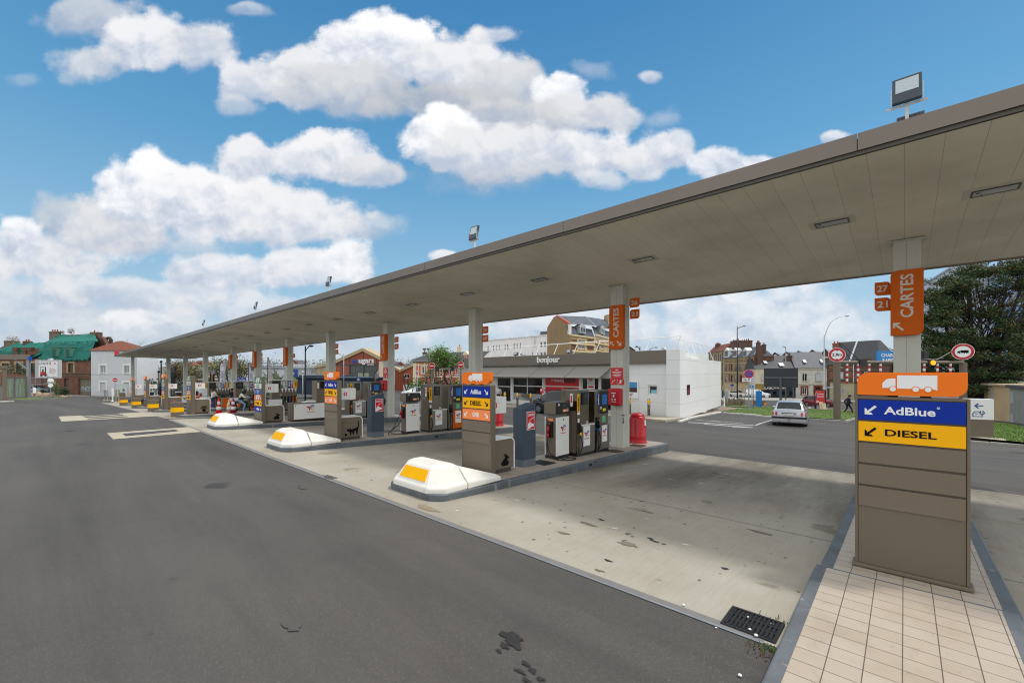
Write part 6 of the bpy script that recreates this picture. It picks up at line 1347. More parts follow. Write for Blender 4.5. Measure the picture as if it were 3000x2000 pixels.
f=Fac(2213,93.72,2330,91.74);t=thing('corner_shop_house','cream house with dark shopfront and gold lettered sign across the street','house',f.loc,f.rz);u1=f.L;zE=f.z(1079,2270);zR=f.z(1053,2270);D=9
zs=f.z(1125,2270)
H=[f.rect(2230.5,1096,2242,1115),f.rect(2296,1096,2306,1116)]
m=MB();wall_holes(m,0,u1,zs,zE,H,0,.2);box_back(m,0,u1,-.5,zE,D);m.build('wall',CREAM,t)
for h in H:window(t,h,WINW,GLASS,.1,0,.1,None,STONE,SHUT)
m=MB();m.box(0,u1,-.16,-.002,zs-1.3,zs-.06);sg=m.build('shop_sign',[M('sign_charcoal',(40,44,50),.5)],t);m=MB();m.box(.1,u1*.22,-.18,-.163,zs-1.25,zs-.1);m.build('gold_panel',M('gold_moss',(150,122,60),.7,0,.4,3),sg)
m=MB();letters(m,'Dac',u1*.34,zs-.68,h=.85,y=-.163);
for k in range(9):m.box(u1*(.47+.032*k),u1*(.49+.032*k),-.168,-.163,zs-.95,zs-.5)
m.build('sign_letters',[M('sign_pale',(206,200,188))],sg)
SF=M('shopfront_blue',(44,54,66),.5)
hs=[(u1*.06,u1*.36,.5,zs-1.45),(u1*.44,u1*.54,0,zs-1.45),(u1*.6,u1*.78,.6,zs-1.45),(u1*.84,u1*.95,0,zs-1.45)]
m=MB();wall_holes(m,0,u1,-.5,zs-1.32,hs,-.05,.3);m.build('shopfront',SF,t)
for h in hs:window(t,h,SF,GLASSD,.05,1 if h[1]-h[0]>3 else 0,.1,name='shop_window')
m=MB()
for k in range(4):m.box(u1*.08,u1*(.2-.02*k),.045,.05,zs-1.9-.35*k,zs-1.72-.35*k)
m.build('window_lettering',SIGNW,t)
rf=roof_gable(t,0,u1,zE,zR+1.0,D,SLATE2,.2)
for a,b,c,d in((2244,1060,2254,1064),(2286,1067,2300,1072)):
 h=f.rect(a,b,c,d);m=MB();y=(h[2]-zE)/(zR+1-zE)*D/2-.3;m.add([(h[0],y-.3,h[2]+.05),(h[1],y-.3,h[2]+.05),(h[1],y+.9,h[3]+.35),(h[0],y+.9,h[3]+.35)],[(0,1,2,3)]);m.build('skylight',M('skylight_white',(206,212,216),.4),rf)
chimney(t,u1-.3,3,zE+1,zR+.9,1.2,BRICKD,0,.8)
f=Fac(2331,91.74,2422.5,89.76);t=thing('rough_white_house','weathered white house with red framed doorway left of the lamp mast','house',f.loc,f.rz);u1=f.L;zE=f.z(1076,2376);zR=f.z(1042,2376)
H=[f.rect(2350,1093.5,2365.5,1117),f.rect(2388.5,1093,2405,1117),f.rect(2350,1134,2363.5,1155),f.rect(2388,1133,2405,1160)]
m=MB();wall_holes(m,0,u1,-.5,zE,H,0,.2);box_back(m,0,u1,-.5,zE,9);m.build('wall',ROUGHW,t)
RF=M('red_frame',(128,58,46),.7,0,.1,2)
for i,h in enumerate(H):window(t,h,WINW if i!=3 else RF,[GLASSD,None,GLASS,GLASSD][i]or GLASS,.1,1,.1,None if i<2 else(RF,.3),STONE,SHUT if i==1 else None,name='window' if i!=3 else 'doorway')
bands(f,M('worn_band',(178,164,140),.9),(1126,1082),t,2376,w=.07)
rf=roof_gable(t,0,u1,zE,zR+1.0,9,SLATE,.2)
for a,b,c,d in((2358,1057,2367,1062),(2409,1056,2416,1061)):
 h=f.rect(a,b,c,d);y=(h[2]-zE)/(zR+1-zE)*4.5-.3;m=MB();m.add([(h[0],y-.3,h[2]+.05),(h[1],y-.3,h[2]+.05),(h[1],y+.9,h[3]+.35),(h[0],y+.9,h[3]+.35)],[(0,1,2,3)]);m.build('skylight',M('skylight_white',(206,212,216)),rf)
f=Fac(2424,89.76,2575,81.84);t=thing('brown_brick_house','tall brown brick house with steep slate roof behind the height gantry','house',f.loc,f.rz);u1=f.L;zE=f.z(1067,2500);zR=f.z(1006,2500);D=10
H=[f.rect(2456,1088,2471,1109),f.rect(2531,1088,2546,1108),f.rect(2456,1062+5,2470,1071+6)]
m=MB();wall_holes(m,0,u1,-.5,zE,H,0,.2);box_back(m,0,u1,-.5,zE,D);m.build('wall',BRICKD,t)
for h in H:window(t,h,WINW,GLASS,.08,1,.1,None,STONE,SHUT if h is H[0]else None)
m=MB()
for a,b,c,d in((2430,1088,2449,1108),(2477,1088,2498,1108),(2504,1088,2524,1108),(2429,1072,2450,1080),(2478,1072,2499,1080)):h=f.rect(a,b,c,d);m.box(h[0],h[1],-.05,-.002,h[2],h[3])
m.build('brick_panels',BRICKR,t);bands(f,M('soot_stone',(116,104,82)),(1069,1083,1112),t,2500)
gx0,gx1=f.u(2441),f.u(2512);zg=f.z(1121,2475);hh=f.rect(2460,1134,2484,1153)
m=MB();wall_holes(m,gx0,gx1,-.5,zg,[hh],-1.2,.2);m.quad((gx0,-1.2,zg),(gx1,-1.2,zg),(gx1,0,zg),(gx0,0,zg));m.quad((gx0,-1.2,-.5),(gx0,-1.2,zg),(gx0,0,zg),(gx0,0,-.5));m.quad((gx1,-1.2,-.5),(gx1,0,-.5),(gx1,0,zg),(gx1,-1.2,zg));m.build('ground_floor',M('grey_beige_render',(176,166,138),.9,0,.12,.8,dirt=.3),t)
m=MB();m.box(gx0-.1,gx1+.1,-1.35,-.002,zg+.002,zg+.18);m.build('ledge',M('soot_stone',(116,104,82)),t)
o=window(t,hh,WINW,GLASS,-1.1,1,.1);m=MB()
for k in range(9):x=lerp(hh[0],hh[1],(k+.5)/9);m.box(x-.03,x+.03,-1.24,-1.2,hh[2],hh[3])
m.build('window_bars',WHITE,o)
h=f.rect(2425,1139,2440,1168);m=MB();m.box(h[0],h[1],-.06,-.002,max(h[2],0),h[3]);m.build('door',M('door_brown',(70,48,40),.7),t)
m=MB();m.prism([(-.1,zE),(u1+.1,zE),(f.u(2542)+.3,zR+.6),(f.u(2434)-.1,zR+.6)],-.3,D);m.v=[(x,(y if z<zE+.1 else lerp(y,3.5,.9)),z)for x,y,z in m.v];rf=m.build('roof',SLATE2,t)
m=MB();m.tube([(f.u(2489),-.2,zE+.2),(f.u(2487),3.1,zR+.6)],.16,6);m.build('valley_flashing',M('skylight_white',(206,212,216)),rf)
chimney(t,f.u(2430),2.5,zE+1,f.z(1004,2430),1.0,BRICKR,2,.8);chimney(t,f.u(2535),3.5,zR-.5,f.z(1002,2535),1.8,M('soot_stone',(116,104,82)),2,.9)
m=MB();m.cyl((f.u(2502),-.15,0),(f.u(2502),-.15,zE),.09,n=6);m.build('downpipe',WHITE,t)
m=MB();m.box(f.u(2531),f.u(2547),-.25,2,zE,f.z(1050,2540));m.build('dormer',M('rust_dormer',(104,72,56),.8),t)
f=Fac(2255,147.84,2425,137.28);t=thing('sawtooth_factory','row of brown brick gables with grey saw tooth roofs behind the houses','factory',f.loc,f.rz);pk=[2270,2303,2339,2379,2418];bt=[2258,2290,2325,2363,2404,2432]
m=MB();zb=f.z(1060,2340);m.box(0,f.L,0,14,0,zb);P=[]
for k in range(5):m.prism([(f.u(bt[k]),zb),(f.u(bt[k+1]),zb),(f.u(bt[k+1]),f.z(1043-k,2340)),(f.u(pk[k]),f.z(1031-1.6*k,2340)),(f.u(bt[k]),f.z(1043-k,2340))],0,.4)
m.build('wall',BRICKD,t)
m=MB()
for k in range(5):
 x0,x1,x2=f.u(bt[k]),f.u(pk[k]),f.u(bt[k+1]);z0_,z1_,z2_=f.z(1043-k,2340)+.1,f.z(1031-1.6*k,2340)+.15,f.z(1043-k,2340)+.1
 m.add([(x0,-.4,z0_),(x1,-.4,z1_),(x1,14,z1_+.2),(x0,14,z0_+.2),(x2,-.4,z2_),(x2,14,z2_+.2)],[(0,1,2,3),(1,4,5,2)])
m.build('roof',M('sheet_grey',(136,146,158),.5,.2,.12,1),t)
m=MB()
for k in range(4):disc(m,f.u(pk[k]+1.5),f.z(1041-1.2*k,2340),.45,-.06,-.002,16)
m.build('round_vent',WHITE,t);m=MB();m.box(0,f.L,-.2,-.003,f.z(1050,2340),f.z(1046,2340));m.build('cream_band',CREAM,t)
f=Fac(2578,87.12,2650,81.84);t=thing('stone_house','stained cream stone house right of the brown brick one','house',f.loc,f.rz);zE=f.z(1064,2600)
H=[f.rect(2585,1066+6,2596,1086),f.rect(2612,1072,2622,1086),f.rect(2590,1096,2601,1112)]
m=MB();wall_holes(m,0,f.L,-.5,zE,H,0,.2);box_back(m,0,f.L,-.5,zE,9);m.build('wall',STONE,t)
for h in H:window(t,h,WINW,GLASS,.1,1,.1,None,STONE)
bands(f,M('soot_stone',(116,104,82)),(1068,1089),t,2600);roof_gable(t,0,f.L,zE,f.z(1040,2600),9,SLATE2,.2)
f=Fac(2686,79.2,2800,71.28);t=thing('beige_building','plain beige building low behind the traffic gantry','building',f.loc,f.rz);zE=f.z(1067,2740);h1=f.rect(2722,1063+5,2732,1077)
m=MB();m.box(0,f.L,0,8,-.5,zE);m.build('wall',BEIGE,t);m=MB();m.box(-.1,f.L+.1,-.15,8,zE,zE+.25);m.build('coping',ZINC,t);m=MB();m.box(h1[0],h1[1],-.03,-.002,h1[2]-1.4,h1[3]-1.2);m.build('window',GLASS,t)
f=Fac(2686,92.4,2760,87.12);t=thing('stone_house_behind','dark stone upper wall behind the beige building','house',f.loc,f.rz);m=MB();m.box(0,f.L,0,8,-.5,f.z(1052,2720));m.build('wall',STONE,t);m=MB();m.box(-.2,f.L+.2,-.2,8,f.z(1052,2720),f.z(1048,2720));m.build('roof',SLATE2,t);h1=f.rect(2718,1056,2730,1066);window(t,h1,WINW,GLASS,-.07,1,.1)
f=Fac(2785,62,2895,60,-1.2);t=thing('blue_grey_building','large blue grey building with white window bands behind the dark tree','building',f.loc,f.rz);zt=f.z(787,2800)
BG=M('blue_grey_render',(190,197,207),.8,0,.06,.5,dirt=.1);BW=M('blue_wall',(140,168,206),.7,0,.06,.6)
m=MB();m.box(0,f.L,0,14,-.5,zt);m.build('wall',BG,t);m=MB();m.box(-.1,f.L+.05,-.1,14,zt,zt+.3);m.build('coping',ZINC,t)
k=thing('front',None,None);k.parent=t;f2=Fac(2895,60,3250,38,-1.2);k.location=Matrix.Rotation(-f.rz,3,'Z')@(Vector(f2.loc)-Vector(f.loc));k.rotation_euler=(0,0,f2.rz-f.rz);k.name='window_front'
zt2=f2.z(760,2960);H=[]
for px in(2926,2958,2992,3030,3075,3130,3190):
 w=25*(1+(px-2926)/600);
 for j in range(4):zz=f2.z(790,2940)-j*3.3;a=f2.u(px-w/2+6);b=f2.u(px+w/2);H.append((a,b,zz-1.75,zz))
m=MB();wall_holes(m,0,f2.L,-.5,zt2,H,0,.15);box_back(m,0,f2.L,-.5,zt2,14);m.build('wall',BW,k)
m=MB()
for px in(2908,2943,2975,3011):a=f2.u(px);m.box(a-.12,a+.12,-.2,-.002,0,zt2-1.4)
m.box(0,f2.L,-.25,-.003,zt2-1.35,zt2);m.build('pale_ribs',M('rib_pale',(176,184,194),.7),k)
for h in H:window(k,h,WINW,glass('pane_brown',(70,66,62),.1),.06,0,.1);
m=MB()
for h in H:m.box(h[0]+.08,h[1]-.08,.05,.09,h[2]+.35,h[2]+.43)
m.build('transom',WINW,k)
m=MB();letters(m,'POUR',f2.u(2920),zt2-.45,w=f2.u(2955)-f2.u(2896),h=1.5,y=-.255,thick=.05);m.build('roof_letters',M('letter_navy',(40,46,66),.5),k)
m=MB()
for px in(2792,2802,2812,2826):u=f.u(px);m.cyl((u,1,zt),(u,1,zt+.9),.06,n=6)
m.build('roof_posts',IR,t)
f=Fac(2884,38,2958,34.5);t=thing('beige_kiosk','beige rendered kiosk with grey door behind the charging sign','kiosk',f.loc,f.rz);z1_=f.z(1129,2920);u1=f.L
m=MB();m.box(0,u1,0,3,0,z1_);m.build('wall',BEIGE,t);m=MB();m.box(-.15,u1+.15,-.2,3.1,z1_,z1_+.14);m.build('roof',M('kiosk_roof',(196,178,146),.8),t)
a,b,c,d=f.rect(2904,1138,2911,1236);m=MB();m.box(a,b,-.04,-.002,.05,d);m.build('door',GREYL,t);a,b,c,d=f.rect(2887,1140,2894,1200);m=MB();m.box(a,b,-.03,-.002,c,d);m.build('vent_panel',M('vent_beige',(150,138,112),.8),t)
f=Fac(2958,34,3200,23);t=thing('concrete_wall','stained grey concrete wall with dark coping at the right edge','wall',f.loc,f.rz);z1_=f.z(1137,2980);m=MB();m.box(0,f.L,0,.3,-.3,z1_);m.build('wall',M('stained_concrete',(150,150,144),.9,0,.12,.7,dirt=.35,streak=3),t);m=MB();m.box(-.35,f.L,-.15,.45,z1_,z1_+.22);m.build('coping',M('coping_dark',(86,86,84),.9,0,.15,2),t)
a,b,c,d=f.rect(2960,1145,2970,1182);m=MB();m.box(a,b,-.03,-.002,c,d);a,b,c,d=f.rect(2961,1210,2970,1238);m.box(a,b,-.03,-.002,c,d);m.build('meter_hatch',GREYL,t)
f=Fac(2830,43,2886,42);t=thing('low_fence','low concrete panel fence under the dark tree','fence',f.loc,f.rz);m=MB();m.box(0,f.L,0,.12,-.2,f.z(1160,2860));m.build('panels',M('fence_grey',(150,146,136),.9,0,.1,1),t)
m=MB()
for k in range(6):x=f.L*k/5;m.box(x-.08,x+.08,-.05,.17,-.2,f.z(1158,2860))
m.build('posts',M('fence_grey',(150,146,136)),t)
f=Fac(2918,41,3060,34);t=thing('white_metal_roof','white flat metal roof with rails behind the kiosk','shed',f.loc,f.rz);z1_=f.z(1117,2980);m=MB();m.box(0,f.L,0,3,0,z1_-.3);m.build('wall',BG,t);m=MB();m.box(-.2,f.L,-.2,3,z1_-.3,z1_);m.build('roof',WHITE,t)
m=MB();m.cyl((f.L*.3,0,z1_+.35),(f.L,0,z1_+.2),.06,n=6);m.cyl((f.L*.3,0,z1_),(f.L*.3,0,z1_+.35),.05,n=6);m.build('rail',IR,t)
for px0,w,top,lb in((2919,4,980,'thin grey timber pole, left one of the pair before the dark tree'),(2925,5.5,979,'thick concrete pole, right one of the pair before the dark tree')):
 p=Vector((*world(px0,40),0));b=MB();r=w/F*40/2;zt=zat(top,40);b.cyl((0,0,gz(p.x,p.y)-.2),(0,0,zt),r*1.25,r,10);tag(b.build('utility_pole',M('pole_grey',(132,126,114),.85,0,.2,3),None,loc=p,smooth=False),lb,'pole')
def hgt(p,py):return zat(py,dep(p))-p.z
def face_cam(p):return atan2(-p.x,p.y)*1.0
def roundsign(p,zc_,r,rz,name,lb,mats,fn,post_r=.04,post_mat=None,extra=None,top=None):
 t=thing(name,lb,'traffic sign',p,rz)
 b=MB();b.cyl((0,.03,-.1),(0,.03,top or(zc_+r*.7)),post_r,n=10);b.build('post',post_mat or POSTGREY,t,smooth=False)
 b=MB();disc(b,0,zc_,r,-.02,.0,32);pl=b.build('plate',mats[0],t);b=MB();fn(b,zc_,r);b.build('symbol',mats[1:],pl)
 if extra:extra(t)
 return t
SIGNRED=M('sign_red',(186,16,30),.4,0,.04,3);SIGNBLUE=M('sign_blue',(28,76,170),.4,0,.04,3)
def noentry(b,z,r):disc(b,0,z,r*.93,-.024,-.0205,32,0);b.box(-r*.68,r*.68,-.028,-.0245,z-r*.14,z+r*.14,1)
p=gnd(337,1164.5);roundsign(p,hgt(p,1112.5),6.1/F*dep(p),face_cam(p),'no_entry_sign','no entry sign on a post in front of the white house',[SIGNW,SIGNRED,SIGNW],noentry)
p=gnd(2194,1211);r=13.3/F*dep(p)
def nostop(b,z,r):
 disc(b,0,z,r*.96,-.024,-.0205,32,0);disc(b,0,z,r*.68,-.028,-.0245,32,1)
 for s in(1,-1):q=r*.66*.707;w=r*.09;b.prism([(-q-w*.7*s*0-w,z-q*s),(-q+w,z-q*s),(q+w,z+q*s),(q-w,z+q*s)],-.032,-.0285,'y',0)
def sauf(t):
 z=hgt(p,1112.5);b=MB();b.prism(rrect(-.5,.44,z-.15,z+.15,.05),-.02,0);pl=b.build('sauf_plate',SIGNW,t);b=MB();letters(b,'SAUF',-.16,z,w=.5,y=-.0205);b.box(.19,.4,-.024,-.0205,z-.11,z+.11,1);disc(b,.3,z-.02,.06,-.028,-.0245,12,2);b.box(.27,.31,-.028,-.0245,z,z+.09,2);b.build('plate_print',[INK,SIGNBLUE,SIGNW],pl)
roundsign(p,hgt(p,1095),r,face_cam(p)+.1,'no_stopping_sign','blue and red no stopping sign with a SAUF plate on the lawn corner',[SIGNW,SIGNRED,SIGNBLUE],nostop,.05,None,sauf)
def rods(par,xs,z0,z1,w=.05):
 for x in xs:
  b=MB();n=8
  for k in range(n):b.cyl((x,0,lerp(z1,z0,k/n)),(x,0,lerp(z1,z0,(k+1)/n)),w,n=8,mi=k%2)
  b.build('hanging_rod',[SIGNW,SIGNRED],par)
pa=gnd(2452,1232);pb=gnd(2822,1243)
A=Vector((pa.x,pa.y,0));db=1.02*dep(pa);B=Vector((*world(2822,db),0));L=(B-A).length;rz=atan2((B-A).y,(B-A).x)
t=thing('height_gantry','taupe height limit gantry with hanging striped rods and a lit amber lamp','gantry',(A.x,A.y,gz(A.x,A.y)),rz);Z=lambda py:zat(py,dep(pa))-gz(A.x,A.y)
zb=Z(1061);ws=8.5/F*dep(pa)
b=MB();b.cyl((0,0,-.2),(0,0,zb),ws,n=12);b.cyl((L,0,-.8),(L,0,zb),ws,n=12);b.cyl((0,0,zb),(L,0,zb),ws*.55,n=12);b.cyl((0,0,1.3),(0,0,1.4),ws*1.1,n=12);b.build('frame',TAUPE,t)
rods(t,[L*(x-2452)/370.for x in(2481,2513,2545,2578,2706,2745,2784)],zb-1.5,zb-.06,.07)
b=MB();b.box(L*.19-.25,L*.19+.25,-.2,.2,zb-.22,zb+.22);b.cyl((L*.13,.1,zb),(L*.04,.3,zb+1.4),.02,n=6);b.cyl((L*.2,.1,zb),(L*.06,.3,zb+1.35),.02,n=6);b.build('lamp_box',BLACK,t)
lx=L*(2725-2452)/370
b=MB();b.box(lx-.28,lx+.28,-.16,.2,zb-.24,zb+.2);b.box(lx-.2,lx+.16,.25,.5,zb+.25,zb+.8);o=b.build('amber_lamp_box',BLACK,t,bevel=.03);b=MB();disc(b,lx,zb-.02,.17,-.2,-.161,20,0,1.1);b.build('amber_lens',M('amber_lit',(255,150,10),.3,0,.2,12,emit=1.0),o)
b=MB();b.cyl((lx+.2,.1,zb),(lx+2.6,.2,zb+1.2),.02,n=6);b.cyl((lx-.6,.1,zb+.2),(lx+1.2,.2,zb+.3),.02,n=6);b.build('stay_wires',STEEL_D,t)
def sign_on(px,py,r,name,lb,mats,fn):
 d=dep(pa)if px<2600 else db
 x,y=world(px,d-.25);k=thing(name,lb,'traffic sign',(x,y,zat(py,d-.25)),face_cam((x,y))if False else atan2(-x,y));b=MB();disc(b,0,0,r,-.02,0,36);pl=b.build('plate',mats[0],k);b=MB();fn(b,0,r);b.build('symbol',mats[1:],pl);b=MB();b.box(-.05,.05,.0,.2,-r*.9,r*.9);b.build('bracket',STEEL_D,k)
def h28(b,z,r):
 ring(b,0,0,r*.66,r*.95,0,2*pi,-.024,-.0205,0,32);b.prism([(-.1*r,r*.66),(.1*r,r*.66),(0,r*.48)],-.026,-.0205,'y',1);b.prism([(-.1*r,-r*.66),(.1*r,-r*.66),(0,-r*.48)],-.026,-.0205,'y',1);letters(b,'2,8m',0,0,w=r*1.1,y=-.0205,mi=1)
def notruck(b,z,r):ring(b,0,0,r*.7,r*.95,0,2*pi,-.024,-.0205,0,32);b.v+=[];truck_icon(b,0,-.02,r*.98,-.0205,1)
sg=20.4/F*dep(pa)
sign_on(2452,1039,sg,'height_limit_sign','round 2,8m height limit sign on the left gantry post',[SIGNW,SIGNRED,INK],h28)
sign_on(2821,1030,23.6/F*db,'no_lorries_sign','round red sign with a black lorry on the right gantry post',[SIGNW,SIGNRED,INK],notruck)
d_=dep(pa)+.3;x,y=world(2612,d_);k=thing('charging_sign','blue CHARGE RAPIDE sign on the gantry, half behind the column','sign',(x,y,zat(1047,d_)),rz);b=MB();b.box(-1.1,1.1,-.06,.06,-.45,.45);pl=b.build('board',M('charge_blue',(30,128,196),.4),k);b=MB();letters(b,'CHARGE',-.2,.16,h=.24,y=-.0605);letters(b,'RAPIDE',-.2,-.2,h=.24,y=-.0605);b.build('lettering',SIGNW,pl)
dg=36;A=Vector((*world(1265.5,dg),0));B=Vector((*world(1350,dg*.985),0));L=(B-A).length;rz2=atan2((B-A).y,(B-A).x);zg0=-.6
t=thing('height_gantry','smaller height gantry with striped rods between two no entry signs','gantry',(A.x,A.y,zg0),rz2);zb=zat(1080.5,dg)-zg0
b=MB();b.cyl((0,0,-.3),(0,0,zb),.08,n=10);b.cyl((L,0,-.3),(L,0,zb+.1),.08,n=10);b.cyl((0,0,zb),(L,0,zb),.055,n=10);b.build('frame',M('gantry_grey',(128,122,110),.5,.2),t)
rods(t,[L*x for x in(.09,.19,.28,.37,.61,.71,.81,.91)],zb-.75,zb-.05,.05)
b=MB();b.box(L*.2-.12,L*.2+.12,-.12,.12,zb-.12,zb+.15);b.box(L*.72-.12,L*.72+.12,-.12,.12,zb-.12,zb+.15);b.cyl((L*.04,0,zb+.5),(L*.3,0,zb),.012,n=5);b.build('lamp_box',BLACK,t)
for px,py,lb in((1265.5,1071.5,'left no entry sign on the smaller gantry'),(1350,1068,'right no entry sign on the smaller gantry')):
 p=Vector((*world(px,dg-.15),zat(py,dg)));k=thing('no_entry_sign',lb,'traffic sign',p,rz2);b=MB();r=7.2/F*dg*1.35;disc(b,0,0,r,-.02,0,28);pl=b.build('plate',SIGNW,k);b=MB();noentry(b,0,r);b.build('symbol',[SIGNRED,SIGNW],pl);b=MB();b.box(-.04,.04,0,.12,-.3,.3);b.build('bracket',STEEL_D,k)
p=gnd(2868,1286);d=dep(p);w=46/F*d;t=thing('charging_totem','white and taupe sign box with blue arrow and electric car symbol','sign',p,face_cam(p)+.30);zt=hgt(p,1168);zm=hgt(p,1228);hw=w*.62
b=MB();b.box(-hw,hw,-.12,.3,-.1,zm);b.build('base',TAUPE,t,bevel=.01);b=MB();b.box(-hw,hw,-.13,.31,zm+.002,zt);pl=b.build('panel',WHITE,t,bevel=.01)
b=MB();s=w/46;X=-.05;Zc=hgt(p,1188);b.prism([(X-10*s,Zc),(X-2*s,Zc+8*s),(X+1*s,Zc+6*s),(X-3.5*s,Zc+1.4*s),(X+10*s,Zc+1.4*s),(X+10*s,Zc-1.4*s),(X-3.5*s,Zc-1.4*s),(X+1*s,Zc-6*s),(X-2*s,Zc-8*s)],-.135,-.131)
Zc=hgt(p,1211)
def bar(x0,z0,x1,z1,t_=1.1*s):d2=Vector((x1-x0,z1-z0)).normalized();n=Vector((-d2.y,d2.x))*t_;b.prism([(x0+n.x,z0+n.y),(x1+n.x,z1+n.y),(x1-n.x,z1-n.y),(x0-n.x,z0-n.y)],-.135,-.131)
for q in((-12,-6,-12,0),(-12,0,-8,6),(-8,6,2,6),(-8,0,-1,0),(-12,-6,-9,-9),(-9,-8,4,-8),(-12,-9,-12,-6),(7,-10,7,-2),(2,1,12,1),(2,1,3,6),(12,1,11,6),(4,4,4,9),(9,4,9,9),(3,-1,7,-2.5),(11,-1,7,-2.5)):bar(*[X+v*s if i%2==0 else Zc+v*s for i,v in enumerate(q)])
b.build('symbols',M('charge_ink',(30,86,130),.5),pl)
p=gnd(2403,1198.5);d=dep(p);t=thing('poster_stand','pavement poster stand with bright red advertisement beside the lamp mast','poster stand',p,face_cam(p)-.2);hw=14/F*d;zt=hgt(p,1141);zl=hgt(p,1183)
b=MB();b.box(-hw,hw,-.12,.12,zl-.1,zt);b.box(-hw,-hw+.2,-.1,.1,-.1,zl);b.box(hw-.2,hw,-.1,.1,-.1,zl);b.build('case',BLACK,t,bevel=.02)
b=MB();b.box(-hw+.12,hw-.1,-.13,-.121,zl+.02,zt-.1);po=b.build('poster',M('poster_red',(206,52,52),.5,0,.08,2),t)
b=MB();zq=lerp(zl,zt,.6)
for k,(s_,q)in enumerate((('BONNE',.14),('ROUTE',-.12))):letters(b,s_,.05,zq+q*1.2,w=hw*1.15,y=-.1305)
letters(b,'R',-.0,zt-.28,h=.09,y=-.1305)
for k in range(2):b.box(-hw*.65,-.1-k*.05,-.134,-.1305,lerp(zl,zt,.2)-.14*k,lerp(zl,zt,.24)-.14*k)
ring(b,0,zq,.62*hw,.78*hw,2.4,3.9,-.136,-.1305,1);ring(b,0,zq,.8*hw,.92*hw,2.2,3.3,-.136,-.1305,2);b.build('poster_print',[SIGNW,SIGNBLUE,BAND],po)
b=MB()
for k in range(4):b.box(-hw+.2,hw-.2,-.05,.05,.1+.13*k,.16+.13*k)
b.build('grille',GREYL,t)
p=gnd(2408,1199);b=MB();b.box(-.35,.1,-.03,.0,.0,.95);b.box(-.1,.35,-.1,-.07,0,.8);b.v=[(x,y+z*.3,z)for x,y,z in b.v];tag(b.build('cardboard',M('cardboard',(206,190,156),.9,0,.1,2),None,loc=p+Vector((.2,-.5,0)),rz=.7),'pieces of cardboard leaning at the foot of the lamp mast','cardboard')
p=gnd(2223,1190);d=dep(p);hw=8/F*d;zt=hgt(p,1145);b=MB();b.box(-hw,hw,-.25,.25,-.1,zt);tag(b.build('blue_column',M('column_blue',(22,118,190),.4,0,.05,1),None,loc=p,rz=face_cam(p),bevel=.03),'plain bright blue column by the shop lawn','charging column')
p=gnd(2224,1187);for_b=MB();hw=19/F*dep(p);for_b.box(-hw,hw,-.3,.3,-.1,.62);o=tag(for_b.build('guard_block',TAUPE,None,loc=p+Vector((-.3,1.2,0)),rz=face_cam(p)),'low taupe block with yellow ends behind the blue column','guard block');b=MB();b.box(-hw-.01,-hw+.3,-.31,.31,0,.6);b.box(hw-.3,hw+.01,-.31,.31,0,.4);b.build('yellow_ends',M('band_orange',(240,150,30),.5),o)
p=gnd(2113,1183);hw=4.5/F*dep(p)
for px,w,lb,mt in((2112,5,'grey charging cabinet with dark stripe behind the shop corner',GREYL),(2130,6.5,'white and grey charging cabinet by the picket fence',GREYL)):
 p=gnd(px,1179);d=dep(p);hw=w/F*d;zt=hgt(p,1143);t=thing('charging_cabinet',lb,'charging cabinet',p,face_cam(p));b=MB();b.box(-hw,hw,-.25,.25,-.1,zt);b.build('case',mt,t,bevel=.02);b=MB();b.box(hw*.6,hw+.01,-.26,.26,-.05,zt-.02);b.build('side_strip',WHITE if px>2120 else BLACK,t)
t=thing('picket_fence','low wooden paling fence sagging beside the charging cabinets','fence',gnd(2122,1190),0);b=MB();P0=gnd(2122,1190);random.seed(3)
for k in range(34):
 q=gnd(lerp(2122,2178,k/33),lerp(1190,1188,k/33))-P0;a=random.uniform(-.12,.12);h=random.uniform(.75,1.0);b.add([(q.x,q.y,q.z),(q.x+.08,q.y+.03,q.z),(q.x+.08+a*h,q.y+.03,q.z+h),(q.x+.04+a*h,q.y+.02,q.z+h+.07),(q.x+a*h,q.y,q.z+h)],[(0,1,2,3,4)])
o=b.build('pales',M('grey_wood',(120,108,92),.9,0,.2,3),t);o.modifiers.new('s','SOLIDIFY').thickness=.025
pb_=gnd(2287,1189);d=dep(pb_)+4;p=Vector((*world(2287,d),0));p.z=gz(p.x,p.y);t=thing('dark_billboard','large dark board seen from behind on a single post','billboard',p,face_cam(p));hw=42.5/F*d;z0_,z1_=hgt(p,1134),hgt(p,1078)
b=MB();b.box(-hw,hw,-.15,.15,z0_,z1_);b.build('board',M('board_dark',(52,56,60),.6,0,.2,.8,streak=4),t,bevel=.03);b=MB();zm=lerp(z0_,z1_,.5);b.box(-hw-.04,hw+.04,-.24,-.16,zm-.14,zm+.14);b.box(-.25,.25,-.34,-.15,zm-.16,zm+.16);b.cyl((0,-.3,-.2),(0,-.3,zm),.17,n=12);b.build('post',M('board_post',(88,92,92),.6),t)
d=80;p=Vector((*world(144,d),0));p.z=gz(p.x,p.y);t=thing('loutz_billboard','white LOUTZ billboard with a red forklift on a thick grey pole','billboard',p,YAW);hw=31/F*d;z0_,z1_=hgt(p,1104),hgt(p,1058.5);cxp=2.5/F*d
b=MB();b.cyl((0,.3,-.5),(0,.3,hgt(p,1049)),6.2/F*d,n=16);b.build('pole',GALV,t,smooth=True);b=MB();b.box(-hw+cxp-.55,hw+cxp,-.3,.3,z0_-.25,z1_+.25);b.build('case',GREYL,t,bevel=.08);b=MB();b.box(-hw+cxp+.2,hw+cxp-.25,-.32,-.301,z0_,z1_);po=b.build('poster',SIGNW,t)
s=hw;x0=cxp;b=MB();letters(b,'LOUTZ',x0-.28*s,z1_-.2*s,w=1.2*s,h=.24*s,y=-.3205,mi=0)
